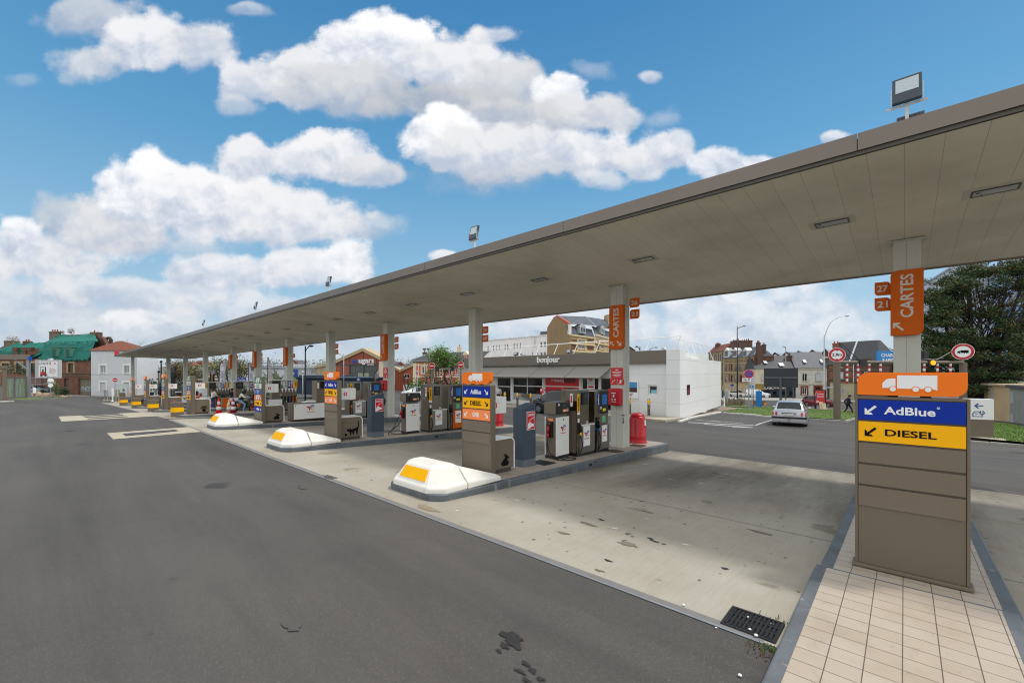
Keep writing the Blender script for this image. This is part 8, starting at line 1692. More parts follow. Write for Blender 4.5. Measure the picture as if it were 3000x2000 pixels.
def cypress():
 rnd=random.Random(17);dd=40;p=Vector((*world(2848,dd),0));p.z=zat(1203,dd);t=thing('dark_cypress','large dark spreading cypress with layered foliage behind the no lorries sign','tree',p,0)
 q=dd/F;R=Vector((CY,SY,0));Fw=Vector((-SY,CY,0));Z=lambda py:zat(py,dd)-p.z
 b=MB();lf=MB();pads=[]
 def limb(x0,z0,x1,z1,y1,r):
  A=R*x0+Vector((0,0,z0));B=R*x1+Fw*y1+Vector((0,0,z1));mid=A.lerp(B,.5)+Vector((0,0,-(B-A).length*.07))+R*rnd.uniform(-.2,.2);b.tube(hose_pts([A,mid,B],5),r,7,0,r*.3);return A,mid,B
 for x1,z1,y1 in((-12,820,0),(10,800,.6),(60,790,1),(110,800,-.5),(150,830,.8),(-60,880,.4)):limb(rnd.uniform(-.3,.3),0 if x1 else 0,x1*q,Z(z1+40),y1*2,.3)
 outline=[(1165,2850,2990),(1130,2780,3020),(1100,2720,3060),(1060,2700,3080),(1030,2700,3090),(1000,2700,3100),(970,2715,3100),(940,2705,3110),(910,2710,3110),(885,2706,3120),(850,2750,3110),(825,2765,3090),(800,2810,3060),(775,2870,3010)]
 for i in range(230):
  py=rnd.uniform(778,1150);
  k=min(range(len(outline)),key=lambda j:abs(outline[j][0]-py));xl,xr=outline[k][1],outline[k][2]
  px=rnd.uniform(xl,xr)if rnd.random()<.68 else rnd.choice((rnd.uniform(xl,xl+50),rnd.uniform(xr-60,xr)))
  wz=rnd.uniform(-3.0,3.0)*(1-abs(px-2900)/420)
  c=R*((px-2848)*q)+Fw*wz+Vector((0,0,Z(py)));tr=R*rnd.uniform(-.5,1.8)+Vector((0,0,max(.6,c.z*rnd.uniform(.45,.75))));
  b.tube(hose_pts([tr,tr.lerp(c,.55)+Vector((0,0,-.25)),c],4),.07,4,0,.015)
  out=(c-tr);out.z*=.3;out.normalize();n=rnd.randint(5,9)
  for j in range(n):
   cc=c+out*rnd.uniform(-.9,.6)+Vector((rnd.uniform(-.6,.6),rnd.uniform(-.6,.6),rnd.uniform(-.3,.3)))
   leaves(lf,cc,74,rnd.uniform(.4,.65),.09,rnd,4 if rnd.random()<.35 else 3,.5)
  for j in range(3):e=c+out*rnd.uniform(.2,.9)+Vector((rnd.uniform(-.5,.5),rnd.uniform(-.5,.5),rnd.uniform(-.2,.3)));b.tube([c,e],.02,3,0,.006)
 b.build('trunk',BARKD,t);lf.build('crown',[LEAF('cypress_dark',(38,60,30)),LEAF('cypress_green',(54,82,36)),LEAF('cypress_mid',(70,84,42)),LEAF('cypress_rust',(112,84,32))],t)
cypress()
def blades(name,pxs,n,h,dz):
 rnd=random.Random(2);b=MB();P=[gnd(*p)for p in pxs];xs=[p.x for p in P];ys=[p.y for p in P]
 def inside(x,y):
  c=False
  for i in range(len(P)):
   a,d=P[i],P[i-1]
   if(a.y>y)!=(d.y>y)and x<(d.x-a.x)*(y-a.y)/(d.y-a.y)+a.x:c=not c
  return c
 k=0
 while k<n:
  x,y=rnd.uniform(min(xs),max(xs)),rnd.uniform(min(ys),max(ys))
  if not inside(x,y):continue
  k+=1;z=gz(x,y)+dz;a=rnd.uniform(0,6.28);l=h*.6*rnd.uniform(.5,1.3);b.add([(x-.02*cos(a),y-.02*sin(a),z),(x+.02*cos(a),y+.02*sin(a),z),(x+rnd.uniform(-.06,.06),y+rnd.uniform(-.06,.06),z+l)],[(0,1,2)],rnd.randrange(2))
 tag(b.build(name,[LEAF('blade_a',(84,116,40)),LEAF('blade_b',(104,128,52))],None),'short green grass blades on the lawn '+('before the striped house row' if 'main' not in name else ''),'grass',None,'stuff')
blades('grass',LAWN,9000,.09,.1);blades('grass',[(2890,1290),(3000,1303),(3060,1310),(3060,1258),(3000,1256),(2957,1245),(2895,1241)],6000,.08,.12)
for i,o in enumerate([o for o in bpy.data.objects if o.name.startswith('grass')]):o['label']=['short green grass on the lawn behind the silver car','short green grass before the beige kiosk'][i]
TYRE=M('tyre',(20,20,21),.8,0,.2,8);RIM=M('rim',(150,152,154),.35,.7,.08,6);LENSR=M('tail_red',(160,14,18),.2,0,.1,6,coat=.5);LENSW=M('headlight',(200,206,210),.12,.2,.1,10,coat=.6);TRIMB=M('bumper_black',(26,26,28),.55);PLATE=M('number_plate',(206,206,204),.5,0,.06,8)
CARGLASS=glass('car_glass',(34,44,46),.05);CARGLASS.node_tree.nodes['Principled BSDF'].inputs['Specular IOR Level'].default_value=.4;CHROME=M('chrome',(200,200,200),.15,1)
def paint(nm,rgb,metal=.2):return M(nm,rgb,.3,metal,.03,1,coat=.7)
def car(name,label,px,py,rz,L,W,H,pm,roof,belt=.62,nose=.5,cowl=.2,wsb=.08,tail=-.5,group=None,wheel=.31,wb=.6,hood=.58,plate=True,hatch=True,at_=None,open_top=False,bump=None):
 p=at_ if at_ is not None else gnd(px,py)
 t=thing(name,label,'car',p,rz,group)
 xw=[-wb/2*L-.02*L,wb/2*L+.0*L];R=wheel;Ra=R*1.17
 xs=set([q[0]*L for q in roof])
 for x in xw:xs|={x+Ra*c for c in(-1.02,-.85,-.5,0,.5,.85,1.02)}
 xs|={-.5*L,.5*L,-.44*L,.44*L};xs=sorted(xs);xs=[x for i,x in enumerate(xs)if i==0 or x-xs[i-1]>.025]
 def top(x):
  f=x/L
  for(a,za),(b,zb)in zip([q[:2]for q in roof],[q[:2]for q in roof[1:]]):
   if a<=f<=b:return lerp(za,zb,(f-a)/(b-a+1e-9))*H
  return roof[0][1]*H if f<roof[0][0]else roof[-1][1]*H
 xr0=[r for r in roof if len(r)>2]
 zb0=.17
 def sec(x):
  f=x/L;zt=top(x);e=max(0,(abs(f)-.36)/.14);wb_=W/2*(1-.16*e**2);zbelt=min(belt*H+.02*H*(-f),zt-.02)
  zl=zb0+.1*max(0,(abs(f)-.44)/.06)
  for w in xw:
   if abs(x-w)<Ra:zl=max(zl,R*.95+sqrt(max(0,Ra*Ra-(x-w)**2))-.03)
  cab=zt>zbelt+.12*H
  wt=wb_*(.80 if cab else .9);wt=lerp(wb_*.92,W/2*.71,clamp((zt-zbelt)/(H*.34),0,1))
  zs=lerp(zl,zbelt,.55)
  return[(wb_*.86,zl),(wb_*.99,zl+.02),(wb_*1.0,max(zl+.04,zs)),(wb_*.97,max(zl+.06,zbelt-.03)),(wb_*.945,max(zl+.07,zbelt)),(wt,zt-.045*clamp((zt-zbelt)/.2,0,1)-.01),(wt*.86,zt-.005),(wt*.45,zt+.012),(0,zt+.018)]
 S=[sec(x)for x in xs];n=len(S[0]);body=MB();gl=MB()
 V=[]
 for i,x in enumerate(xs):
  e=clamp((abs(x)/L-.47)/.03,0,1)
  V.append([(x,w,z)for w,z in S[i]]+[(x,-w,z)for w,z in S[i][-2::-1]])
 m=2*n-1
 for i in range(len(xs)-1):
  za,zb_=top(xs[i]),top(xs[i+1]);xm=(xs[i]+xs[i+1])/2/L;cab=min(za,zb_)>belt*H+.2*H
  fr=[r for r in roof];
  tagp=None
  for a,b in zip(fr,fr[1:]):
   if a[0]<=xm<=b[0]and len(a)>2:tagp=a[2]
  for k in range(m-1):
   kk=k if k<n-1 else m-2-k
   q=(V[i][k],V[i+1][k],V[i+1][k+1],V[i][k+1])
   pil=any(abs(xm-pp)<.012 for pp in PILL.get(name,(-.02,)))
   is_glass=(tagp in('ws','rw')and kk in(6,7))or(cab and kk==4 and tagp!='ws' and tagp!='rw' and not pil)
   (gl if is_glass and not open_top else body).add(q,[(0,1,2,3)])
 for i in(0,len(xs)-1):body.add(V[i],[tuple(range(m))if i==0 else tuple(range(m-1,-1,-1))])
 o=body.build('body',pm,t);
 bm=bmesh.new();bm.from_mesh(o.data);bmesh.ops.remove_doubles(bm,verts=bm.verts,dist=.001);bmesh.ops.recalc_face_normals(bm,faces=bm.faces);bm.to_mesh(o.data);bm.free();smooth_angle(o,38)
 if gl.v:
  g=gl.build('windows',CARGLASS,t);bm=bmesh.new();bm.from_mesh(g.data);bmesh.ops.remove_doubles(bm,verts=bm.verts,dist=.001);bmesh.ops.recalc_face_normals(bm,faces=bm.faces);bm.to_mesh(g.data);bm.free();smooth_angle(g,30)
 b=MB();b.box(-.47*L,.47*L,-W*.40,W*.40,.2,belt*H*.8);b.build('underbody',DARK,t)
 for x in xw:
  for s in(-1,1):
   b=MB();y=s*(W/2-.1)
   b.v=[];N=24
   for(r,dy)in((R*.6,.1),(R*.86,.105),(R*.98,.085),(R,.04),(R,-.08),(R*.6,-.1)):b.v+=[(x+r*cos(2*pi*k/N),y+s*dy,R+r*sin(2*pi*k/N))for k in range(N)]
   for j in range(5):
    for k in range(N):b.f.append((j*N+k,j*N+(k+1)%N,(j+1)*N+(k+1)%N,(j+1)*N+k));b.m.append(0)
   wo=b.build('wheel',TYRE,t,smooth=True)
   b=MB()
   for k in range(5):a=2*pi*k/5;b.tube([(x,y+s*.085,R),(x+R*.58*cos(a),y+s*.09,R+R*.58*sin(a))],.045,6)
   b.cyl((x,y+s*.02,R),(x,y+s*.06,R),R*.62,n=20,mi=1);ring_=[(x+R*.62*cos(2*pi*k/20),y+s*.1,R+R*.62*sin(2*pi*k/20))for k in range(21)];b.tube(ring_,.02,5);b.build('rim',[RIM,DARK],wo)
 zb=belt*H
 for s in(-1,1):
  b=MB();b.lathe([(.02,-.06),(.09,-.03),(.1,.03),(.05,.07)],10,(cowl*L,s*(W/2+.07),zb+.07));b.cyl((cowl*L,s*(W/2-.08),zb),(cowl*L,s*(W/2+.06),zb+.04),.025,n=6);b.build('door_mirror',pm,t,smooth=True)
  b=MB();b.box(-.02*L,.02*L,s*(W/2-.012),s*(W/2+.012),zb-.16,zb-.12);b.box(-.22*L,-.18*L,s*(W/2-.02),s*(W/2+.01),zb-.14,zb-.1);b.build('door_handle',TRIMB,t)
 return t
PILL={}
def lights(t,L,W,H,zf,zr,plate=True,front=LENSW,fw=.36,rw=.2,fh=.16,rh=.22):
 for s in(-1,1):
  b=MB();y0,y1=s*W*.26,s*W*.455;b.add([(.485*L,y0,zf),(.435*L,y1,zf+.02),(.41*L,y1,zf+fh),(.46*L,y0,zf+fh*.9),(.44*L,y0,zf),(.39*L,y1*.97,zf),(.39*L,y1*.97,zf+fh),(.42*L,y0,zf+fh)],[(0,1,2,3),(4,7,6,5),(0,3,7,4),(1,5,6,2),(0,4,5,1),(3,2,6,7)]);b.build('headlight',front,t,bevel=.02)
  b=MB();y0,y1=s*W*.33,s*W*.485;b.add([(-.503*L,y0,zr),(-.47*L,y1,zr+.0),(-.455*L,y1,zr+rh),(-.49*L,y0,zr+rh),(-.47*L,y0,zr),(-.43*L,y1*.97,zr),(-.43*L,y1*.97,zr+rh),(-.46*L,y0,zr+rh)],[(0,1,2,3),(4,7,6,5),(0,3,7,4),(1,5,6,2),(0,4,5,1),(3,2,6,7)]);b.build('tail_light',LENSR,t,bevel=.02)
pc=gnd(2311,1249);rzc=atan2(1,0)+.12
L_,W_,H_=3.9,1.74,1.47
PILL['silver_hatchback']=(-.3,-.05,.17)
HB=[(-.5,.36),(-.495,.56),(-.47,.66),(-.455,.7,'rw'),(-.37,.955),(-.30,.99),(-.1,1.0),(.02,.985),(.08,.955,'ws'),(.26,.68),(.3,.66),(.44,.56),(.49,.44),(.5,.33)]
zc_=Vector((pc.x,pc.y,gz(pc.x,pc.y)));fx=Vector((cos(rzc),sin(rzc),0))
sc=zc_+fx*L_*.5;sc.z=gz(sc.x,sc.y)
SILV=paint('silver_paint',(168,170,176),.55)
t=car('silver_hatchback','silver five door hatchback parked with its back to the camera',0,0,rzc,L_,W_,H_,SILV,HB,.6,cowl=.2,at_=sc,wheel=.3)
lights(t,L_,W_,H_,.62,.66,rh=.2)
b=MB();b.box(-.512*L_,-.49*L_,-W_*.49,W_*.49,.5,.6);b.box(-.49*L_,-.42*L_,-W_*.5,-W_*.49,.5,.58);b.box(-.49*L_,-.42*L_,W_*.49,W_*.5,.5,.58);b.build('bumper_strip',TRIMB,t,bevel=.02)
b=MB();b.box(-.512*L_,-.45*L_,-W_*.485,W_*.485,.24,.49);b.build('rear_bumper',SILV,t,bevel=.06,seg=3)
b=MB();b.box(-.508*L_,-.498*L_,-.27,.27,.69,.79);b.build('number_plate',PLATE,t);b=MB();b.box(-.508*L_,-.49*L_,-.36,.36,.8,.83);b.build('plate_trim',TRIMB,t)
b=MB();b.box(-.517*L_,-.505*L_,-.06,.06,.42,.47);b.build('fog_light',LENSR,t);b=MB();b.cyl((-.53*L_,0,.33),(-.47*L_,0,.3),.035,n=8);b.cyl((-.545*L_,0,.33),(-.53*L_,0,.4),.04,n=8);b.build('tow_ball',STEEL_D,t)
b=MB();b.cyl((-.515*L_,.45,.28),(-.46*L_,.45,.28),.04,n=10);b.build('exhaust',DARK,t);b=MB();b.tube([(-.47*L_,0,.98),(-.425*L_,.18,1.18),(-.4*L_,.3,1.26)],.012,5);b.build('rear_wiper',BLACK,t)
b=MB();b.lathe([(.11,0),(.11,.004)],16,(0,0,0));o=b.build('round_sticker',M('sticker_mint',(120,190,180),.5),t,loc=(-.428*L_,-.0+.42,1.02+.03),rot=(0,radians(-52),0))
MPV=[(-.5,.4),(-.49,.62),(-.47,.7,'rw'),(-.42,.97),(-.35,.99),(-.1,1.0),(.08,.985),(.15,.95,'ws'),(.34,.66),(.36,.64),(.45,.55),(.49,.42),(.5,.32)]
PILL['dark_family_car']=(-.33,-.09,.13)
p=Vector((xat(1640,26.4),26.4,0));p.z=gz(p.x,p.y);NAVYP=paint('night_blue_paint',(24,27,36),.3)
t=car('dark_family_car','dark blue black family car parked in front of the shop windows',0,0,pi-.03,4.5,1.8,1.74,NAVYP,MPV,.6,cowl=.28,at_=p,wheel=.33);lights(t,4.5,1.8,1.74,.72,.9)
b=MB();b.box(.488*4.5,.503*4.5,-.7,.7,.42,.6);b.build('grille',TRIMB,t);b=MB();b.box(-1.5,1.0,-.62,-.58,1.74,1.79);b.box(-1.5,1.0,.58,.62,1.74,1.79);b.build('roof_rails',TRIMB,t)
SUV=[(-.5,.4),(-.49,.6),(-.46,.68,'rw'),(-.4,.93),(-.3,.98),(-.08,1.0),(.02,.98),(.06,.95,'ws'),(.24,.69),(.28,.67),(.45,.58),(.49,.46),(.5,.34)]
for k,(px,py,rz,pm,lb,prof,dim,cat)in enumerate(((2402,1190,YAW-.92,paint('wine_red_paint',(112,14,28),.3),'wine red SUV driving behind the red poster stand',SUV,(4.5,1.85,1.62),0),(1222,1167,pi+YAW*0+.35,paint('white_car_paint',(226,228,230),0),'white compact SUV behind the pump numbered 17',SUV,(4.4,1.82,1.6),0),(1310,1160,pi+.6,paint('royal_blue_paint',(30,54,120),.2),'blue small car behind the stainless pump numbered 18',HB,(3.9,1.7,1.45),0),(1232,1148,.2+YAW,paint('white_car_paint',(226,228,230),0),'white car farther back with only its roof showing beside the fence',HB,(4.1,1.75,1.5),0),(2578,1190,YAW+.1,paint('pale_car_paint',(206,210,214),.2),'pale car mostly hidden behind the walking man and totem',HB,(4.2,1.75,1.5),0),(112,1152,YAW+.2,paint('grey_blue_paint',(130,146,156),.3),'grey blue car parked behind the boulders at left',HB,(4.0,1.7,1.45),0))):
 nm=['red_suv','white_suv','blue_small_car','white_car','pale_car','grey_car'][k];PILL[nm]=(-.26,-.04,.13)
 t=car(nm,lb,px,py,rz,*dim,pm,prof,.6,cowl=.2,group='parked and passing cars');lights(t,*dim,.66,.78);b=MB();b.box(.49*dim[0],.506*dim[0],-.6,.6,.4,.56);b.build('grille',TRIMB,t);b=MB();b.box(.5*dim[0],.512*dim[0],-.26,.26,.42,.52);b.build('number_plate',PLATE,t)
VAN=[(-.5,.2),(-.495,.9),(-.47,.985),(-.2,1.0),(.06,.99),(.13,.94,'ws'),(.32,.62),(.36,.6),(.46,.52),(.495,.4),(.5,.25)]
PILL['white_van']=(-.42,-.36,-.3,-.24,-.18,-.12,-.06,0,.02,-.4,-.34,-.28,-.22,-.16,-.1,-.04,-.02,-.14,-.2,-.26,-.32,-.38,-.44,-.45,-.46)
t=car('white_van','white delivery van driving along the street beside the blue column',2221,1165,YAW-.85,4.6,1.85,1.85,paint('white_car_paint',(226,228,230)),VAN,.56,cowl=.26,group='parked and passing cars',wheel=.33);lights(t,4.6,1.85,1.85,.72,.9);b=MB();b.box(.492*4.6,.506*4.6,-.75,.75,.3,.72);b.build('grille',TRIMB,t);b=MB();b.box(.505*4.6,.512*4.6,-.26,.26,.44,.54);b.build('number_plate',PLATE,t)
CAB=[(-.5,.42),(-.48,.62),(-.4,.69),(-.1,.68),(.1,.68),(.2,.68),(.3,.64),(.45,.54),(.49,.42),(.5,.32)]
t=car('white_convertible','small cream white convertible with black hood folded, by the black lamp mast',2161,1162.5,YAW-.95,3.7,1.68,1.4,paint('cream_paint',(214,212,200)),CAB,.64,cowl=.16,group='parked and passing cars',open_top=False);lights(t,3.7,1.68,1.4,.62,.64)
b=MB();b.lathe([(.5,0),(.55,.1),(.35,.25),(.1,.3)],14,(-1.15,0,.92),0,0,1,1.3);b.build('folded_hood',M('hood_black',(24,24,26),.9),t,smooth=True);b=MB();b.add([(.72,-.66,.94),(.72,.66,.94),(.36,.56,1.38),(.36,-.56,1.38)],[(0,1,2,3)]);o=b.build('windscreen',CARGLASS,t);o.modifiers.new('s','SOLIDIFY').thickness=.02
b=MB()
for y in(-.35,.35):b.box(-.35,-.2,y-.22,y+.22,.9,1.22)
b.build('seats',TRIMB,t);b=MB();b.tube([(.72,-.66,.94),(.36,-.56,1.4),(.36,.56,1.4),(.72,.66,.94)],.03,6);b.build('screen_frame',TRIMB,t)
b=MB();b.box(.497*3.7,.51*3.7,-.5,.5,.4,.5);b.build('grille',TRIMB,t)
p=on_isl(672,6,3.9);X=-43.6;p=Vector((X,10.4,gz(X,10.4)))
PILL['dark_grey_hatchback']=(-.3,-.05,.17)
t=car('dark_grey_hatchback','dark grey hatchback being fuelled behind the woman in white',0,0,pi/2-.04,4.2,1.78,1.48,paint('graphite_paint',(62,66,72),.4),HB,.6,cowl=.2,at_=Vector((-42.6,12.55,gz(-42.6,12.55))));lights(t,4.2,1.78,1.48,.62,.8)
b=MB();b.box(-.51*4.2,-.5*4.2,-.27,.27,.7,.8);b.build('number_plate',PLATE,t)
X=-50.8;PILL['white_small_van']=PILL['white_van']
t=car('white_small_van','white van with red tail lights half hidden by the plant pot cabinet frame',0,0,pi/2,4.3,1.8,1.85,paint('white_car_paint',(226,228,230)),VAN,.56,cowl=.26,at_=Vector((X,12.4,gz(X,12.4))));lights(t,4.3,1.8,1.85,.7,.95,rh=.45)
b=MB();b.box(-.508*4.3,-.497*4.3,-.6,.6,1.15,1.6);b.build('rear_window',CARGLASS,t)
def motorbike(p,rz):
 t=thing('motorcycle','black motorcycle with orange wheels and a long exhaust, ridden past the cones','motorcycle',p,rz);OW=M('wheel_orange',(214,92,24),.4)
 for x in(-.68,.72):
  b=MB();N=28;ringp=[(x+.31*cos(2*pi*k/N),0,.32+.31*sin(2*pi*k/N))for k in range(N+1)];b.tube(ringp[:-1]+[ringp[0]],.065 if x<0 else .05,8);w=b.build('wheel',TYRE,t,smooth=True)
  b=MB();ringp=[(x+.24*cos(2*pi*k/N),0,.32+.24*sin(2*pi*k/N))for k in range(N+1)];b.tube(ringp,.028,6)
  for k in range(8):a=k*pi/4;b.cyl((x,0,.32),(x+.24*cos(a),0,.32+.24*sin(a)),.01,n=5)
  b.cyl((x,-.08,.32),(x,.08,.32),.05,n=10);b.build('rim',OW,w)
 b=MB();b.tube(hose_pts([(-.6,0,.72),(-.2,0,.78),(.25,0,.86),(.42,0,.92)],4),.1,8,0,.06);b.build('seat',M('seat_black',(24,24,25),.8),t,smooth=True)
 b=MB();b.lathe([(.02,-.14),(.13,-.1),(.16,0),(.12,.1),(.02,.13)],12,(.2,0,.9),0,0,1.6,.9);b.build('tank',M('tank_grey',(120,122,122),.3,.4),t,smooth=True)
 b=MB();b.box(-.12,.32,-.15,.15,.34,.66);b.lathe([(.1,0),(.13,.05),(.12,.2)],12,(.22,0,.55))
 for z in(.42,.5,.58):b.box(-.14,.34,-.17,.17,z,z+.02)
 b.build('engine',M('engine_dark',(46,46,46),.45,.5),t,bevel=.03)
 b=MB();b.tube([(.72,.09,.32),(.5,.09,.98)],.03,8);b.tube([(.72,-.09,.32),(.5,-.09,.98)],.03,8);b.tube([(-.68,.12,.32),(-.05,.12,.42)],.035,6);b.tube([(-.68,-.12,.32),(-.05,-.12,.42)],.035,6);b.tube([(-.55,.13,.4),(-.38,.13,.72)],.03,6);b.build('fork_and_swingarm',STEEL_D,t,smooth=True)
 b=MB();b.tube(hose_pts([(.25,-.15,.45),(.1,-.2,.3),(-.3,-.22,.3),(-.9,-.24,.42)],5),.05,10,0,.06);b.build('exhaust',M('exhaust_bronze',(92,84,70),.3,.9),t,smooth=True)
 b=MB();b.tube([(.4,-.38,1.08),(.48,-.2,1.02),(.5,0,1.0),(.48,.2,1.02),(.4,.38,1.08)],.016,6);b.lathe([(.02,-.05),(.1,-.02),(.1,.04),(.04,.06)],12,(.6,0,.95));b.build('handlebar',BLACK,t)
 for s in(-1,1):
  b=MB();b.cyl((.44,s*.3,1.06),(.42,s*.36,1.3),.008,n=5);b.cyl((.41,s*.36,1.32),(.43,s*.36,1.32),.065,n=14);b.build('mirror',STEEL,t)
 b=MB();b.tube(hose_pts([(-1.02,0,.45),(-.98,0,.62),(-.8,0,.73),(-.6,0,.74)],4),.07,6,0,.05);b.box(-.98,-.9,-.08,.08,.66,.72,1);b.build('rear_mudguard',[M('mudguard_orange',(208,96,30),.4),LENSR],t)
 return t
X=-35.9;Y=yat(714,X);pm_=Vector((-35.6,yat(712,-35.6),0));pm_.z=gz(pm_.x,pm_.y)
RZM=pi/2-.55
motorbike(pm_,RZM)
SKIN=M('skin',(196,148,122),.6,0,.06,6);HAIRB=M('hair_brown',(58,40,28),.8,0,.25,20);SKIND=M('skin_ruddy',(178,116,96),.6,0,.06,6)
def skin_mesh(name,pts,edges,mat,par,sub=1):
 me=bpy.data.meshes.new(name);keys=list(pts);me.from_pydata([pts[k][:3]for k in keys],[(keys.index(a),keys.index(b))for a,b in edges],[])
 o=bpy.data.objects.new(name,me);COL.objects.link(o);o.parent=par
 sk=o.modifiers.new('skin','SKIN');sk.use_smooth_shade=True
 for i,k in enumerate(keys):
  r=pts[k][3];me.skin_vertices[0].data[i].radius=(r,r)if not isinstance(r,tuple)else r
 me.skin_vertices[0].data[0].use_root=True
 s=o.modifiers.new('sub','SUBSURF');s.levels=s.render_levels=sub
 me.materials.append(mat);return o
def hand(pts,edges,wrist,s,d):
 w=Vector(pts[wrist][:3]);d=Vector(d).normalized();sd=d.cross(Vector((0,1,0))).normalized()if abs(d.y)<.9 else Vector((1,0,0))
 pk=wrist+'_palm';pp=w+d*.07;pts[pk]=(*pp,.032);edges.append((wrist,pk))
 for i,(o,l)in enumerate(((-.03,.065),(-.01,.08),(.012,.075),(.032,.06))):
  a=pp+d*.03+sd*o;b=a+d*l*.5;c=a+d*l*.9+Vector((0,.015,-.008));k1,k2=f'{wrist}_f{i}a',f'{wrist}_f{i}b'
  pts[k1]=(*b,.0095);pts[k2]=(*c,.008);edges+=[(pk,k1),(k1,k2)]
 t1=pp+sd*(-.045)+d*.0;t2=t1+d*.04+sd*-.01;pts[wrist+'_t1']=(*t1,.011);pts[wrist+'_t2']=(*t2,.009);edges+=[(pk,wrist+'_t1'),(wrist+'_t1',wrist+'_t2')]
def person(label,p,rz,J,top,bottom,shoes,hair,group=None,skin=None,longhair=False,hood=None,helmet=None,cap=None,coat_len=0,scale=1):
 t=thing('person',label,'person',p,rz);t.scale=(scale,)*3
 g=lambda k,r:(*J[k],r)
 skin=skin or SKIN
 P={'pelvis':g('pelvis',.1),'belly':(*(Vector(J['pelvis']).lerp(Vector(J['chest']),.5)),.1),'chest':g('chest',.12),'neck':g('neck',.05),'chin':(*(Vector(J['neck']).lerp(Vector(J['head']),.5)+Vector((0,.02,0))),.055),'head':g('head',.088),'crown':(J['head'][0],J['head'][1]-.015,J['head'][2]+.075,.07)}
 E=[('pelvis','belly'),('belly','chest'),('chest','neck'),('neck','chin'),('chin','head'),('head','crown')]
 for s in 'lr':
  for a,r in(('shoulder',.055),('elbow',.04),('wrist',.027),('hip',.085),('knee',.055),('ankle',.038),('toe',.035)):P[s+a]=g(s+a,r)
  E+=[('chest',s+'shoulder'),(s+'shoulder',s+'elbow'),(s+'elbow',s+'wrist'),('pelvis',s+'hip'),(s+'hip',s+'knee'),(s+'knee',s+'ankle'),(s+'ankle',s+'toe')]
  hand(P,E,s+'wrist',s,Vector(J[s+'wrist'])-Vector(J[s+'elbow']))
 body=skin_mesh('body',P,E,skin,t)
 hd=Vector(J['head']);b=MB()
 for s in(-1,1):b.lathe([(.002,-.012),(.012,0),(.002,.012)],8,(hd.x+s*.032,hd.y+.088,hd.z+.012));
 b.build('eyes',M('eye_dark',(30,24,22),.3),body);b=MB();b.add([(hd.x-.014,hd.y+.085,hd.z-.03),(hd.x+.014,hd.y+.085,hd.z-.03),(hd.x,hd.y+.12,hd.z-.025),(hd.x,hd.y+.088,hd.z+.015)],[(0,2,3),(1,3,2),(0,1,2)]);b.lathe([(.004,-.02),(.016,0),(.004,.022)],8,(hd.x-.094,hd.y,hd.z-.01));b.lathe([(.004,-.02),(.016,0),(.004,.022)],8,(hd.x+.094,hd.y,hd.z-.01));b.build('face_features',skin,body);b=MB();b.box(hd.x-.025,hd.x+.025,hd.y+.08,hd.y+.09,hd.z-.062,hd.z-.052);b.build('mouth',M('lips',(150,84,78),.6),body)
 cl=coat_len;pv=Vector(J['pelvis'])
 Q={'waist':(pv.x,pv.y,pv.z-cl,.165),'mid':(*(Vector(J['pelvis']).lerp(Vector(J['chest']),.55)),.155),'chest':g('chest',.165),'collar':(*(Vector(J['chest']).lerp(Vector(J['neck']),.75)),.085)}
 EQ=[('waist','mid'),('mid','chest'),('chest','collar')]
 for s in 'lr':
  w=Vector(J[s+'elbow']).lerp(Vector(J[s+'wrist']),.9);Q[s+'sh']=g(s+'shoulder',.088);Q[s+'el']=g(s+'elbow',.068);Q[s+'wr']=(*w,.05);EQ+=[('chest',s+'sh'),(s+'sh',s+'el'),(s+'el',s+'wr')]
 skin_mesh('jacket',Q,EQ,top,t)
 Q={'pelvis':g('pelvis',.135)};EQ=[]
 for s in 'lr':
  Q[s+'h']=g(s+'hip',.1);Q[s+'k']=g(s+'knee',.075);Q[s+'a']=(*(Vector(J[s+'knee']).lerp(Vector(J[s+'ankle']),.93)),.06);EQ+=[('pelvis',s+'h'),(s+'h',s+'k'),(s+'k',s+'a')]
 skin_mesh('trousers',Q,EQ,bottom,t)
 for s in 'lr':a,tt=Vector(J[s+'ankle']),Vector(J[s+'toe']);skin_mesh('shoe',{'a':(a.x,a.y-.03,a.z-.03,.05),'m':(*(a.lerp(tt,.5)+Vector((0,0,-.01))),.048),'t':(tt.x,tt.y+.02,tt.z,.042)},[('a','m'),('m','t')],shoes,t)
 if hair:b=MB();b.lathe([(.03,.125),(.075,.11),(.1,.06),(.108,0),(.1,-.05),(.085,-.08 if not longhair else-.2),(.05,-.085 if not longhair else-.24)],16,(hd.x,hd.y-.03,hd.z),0,0,1,1.05);b.build('hair',hair,t,smooth=True)
 if hood:b=MB();b.lathe([(.06,-.06),(.15,-.03),(.17,.03),(.12,.06)],16,(J['neck'][0],J['neck'][1]-.05,J['neck'][2]-.03));b.build('hood',hood,t,smooth=True)
 if helmet:b=MB();b.lathe([(.08,-.13),(.13,-.1),(.15,-.02),(.145,.06),(.11,.13),(.05,.165),(.01,.17)],18,(hd.x,hd.y,hd.z));b.build('helmet',helmet,t,smooth=True)
 if cap:b=MB();b.lathe([(.105,.02),(.108,.06),(.09,.11),(.03,.13)],16,(hd.x,hd.y,hd.z));b.prism([(hd.x-.07,hd.y+.08),(hd.x+.07,hd.y+.08),(hd.x+.05,hd.y+.19),(hd.x-.05,hd.y+.19)],hd.z+.02,hd.z+.04,'z');b.build('cap',cap,t,smooth=False)
 return t
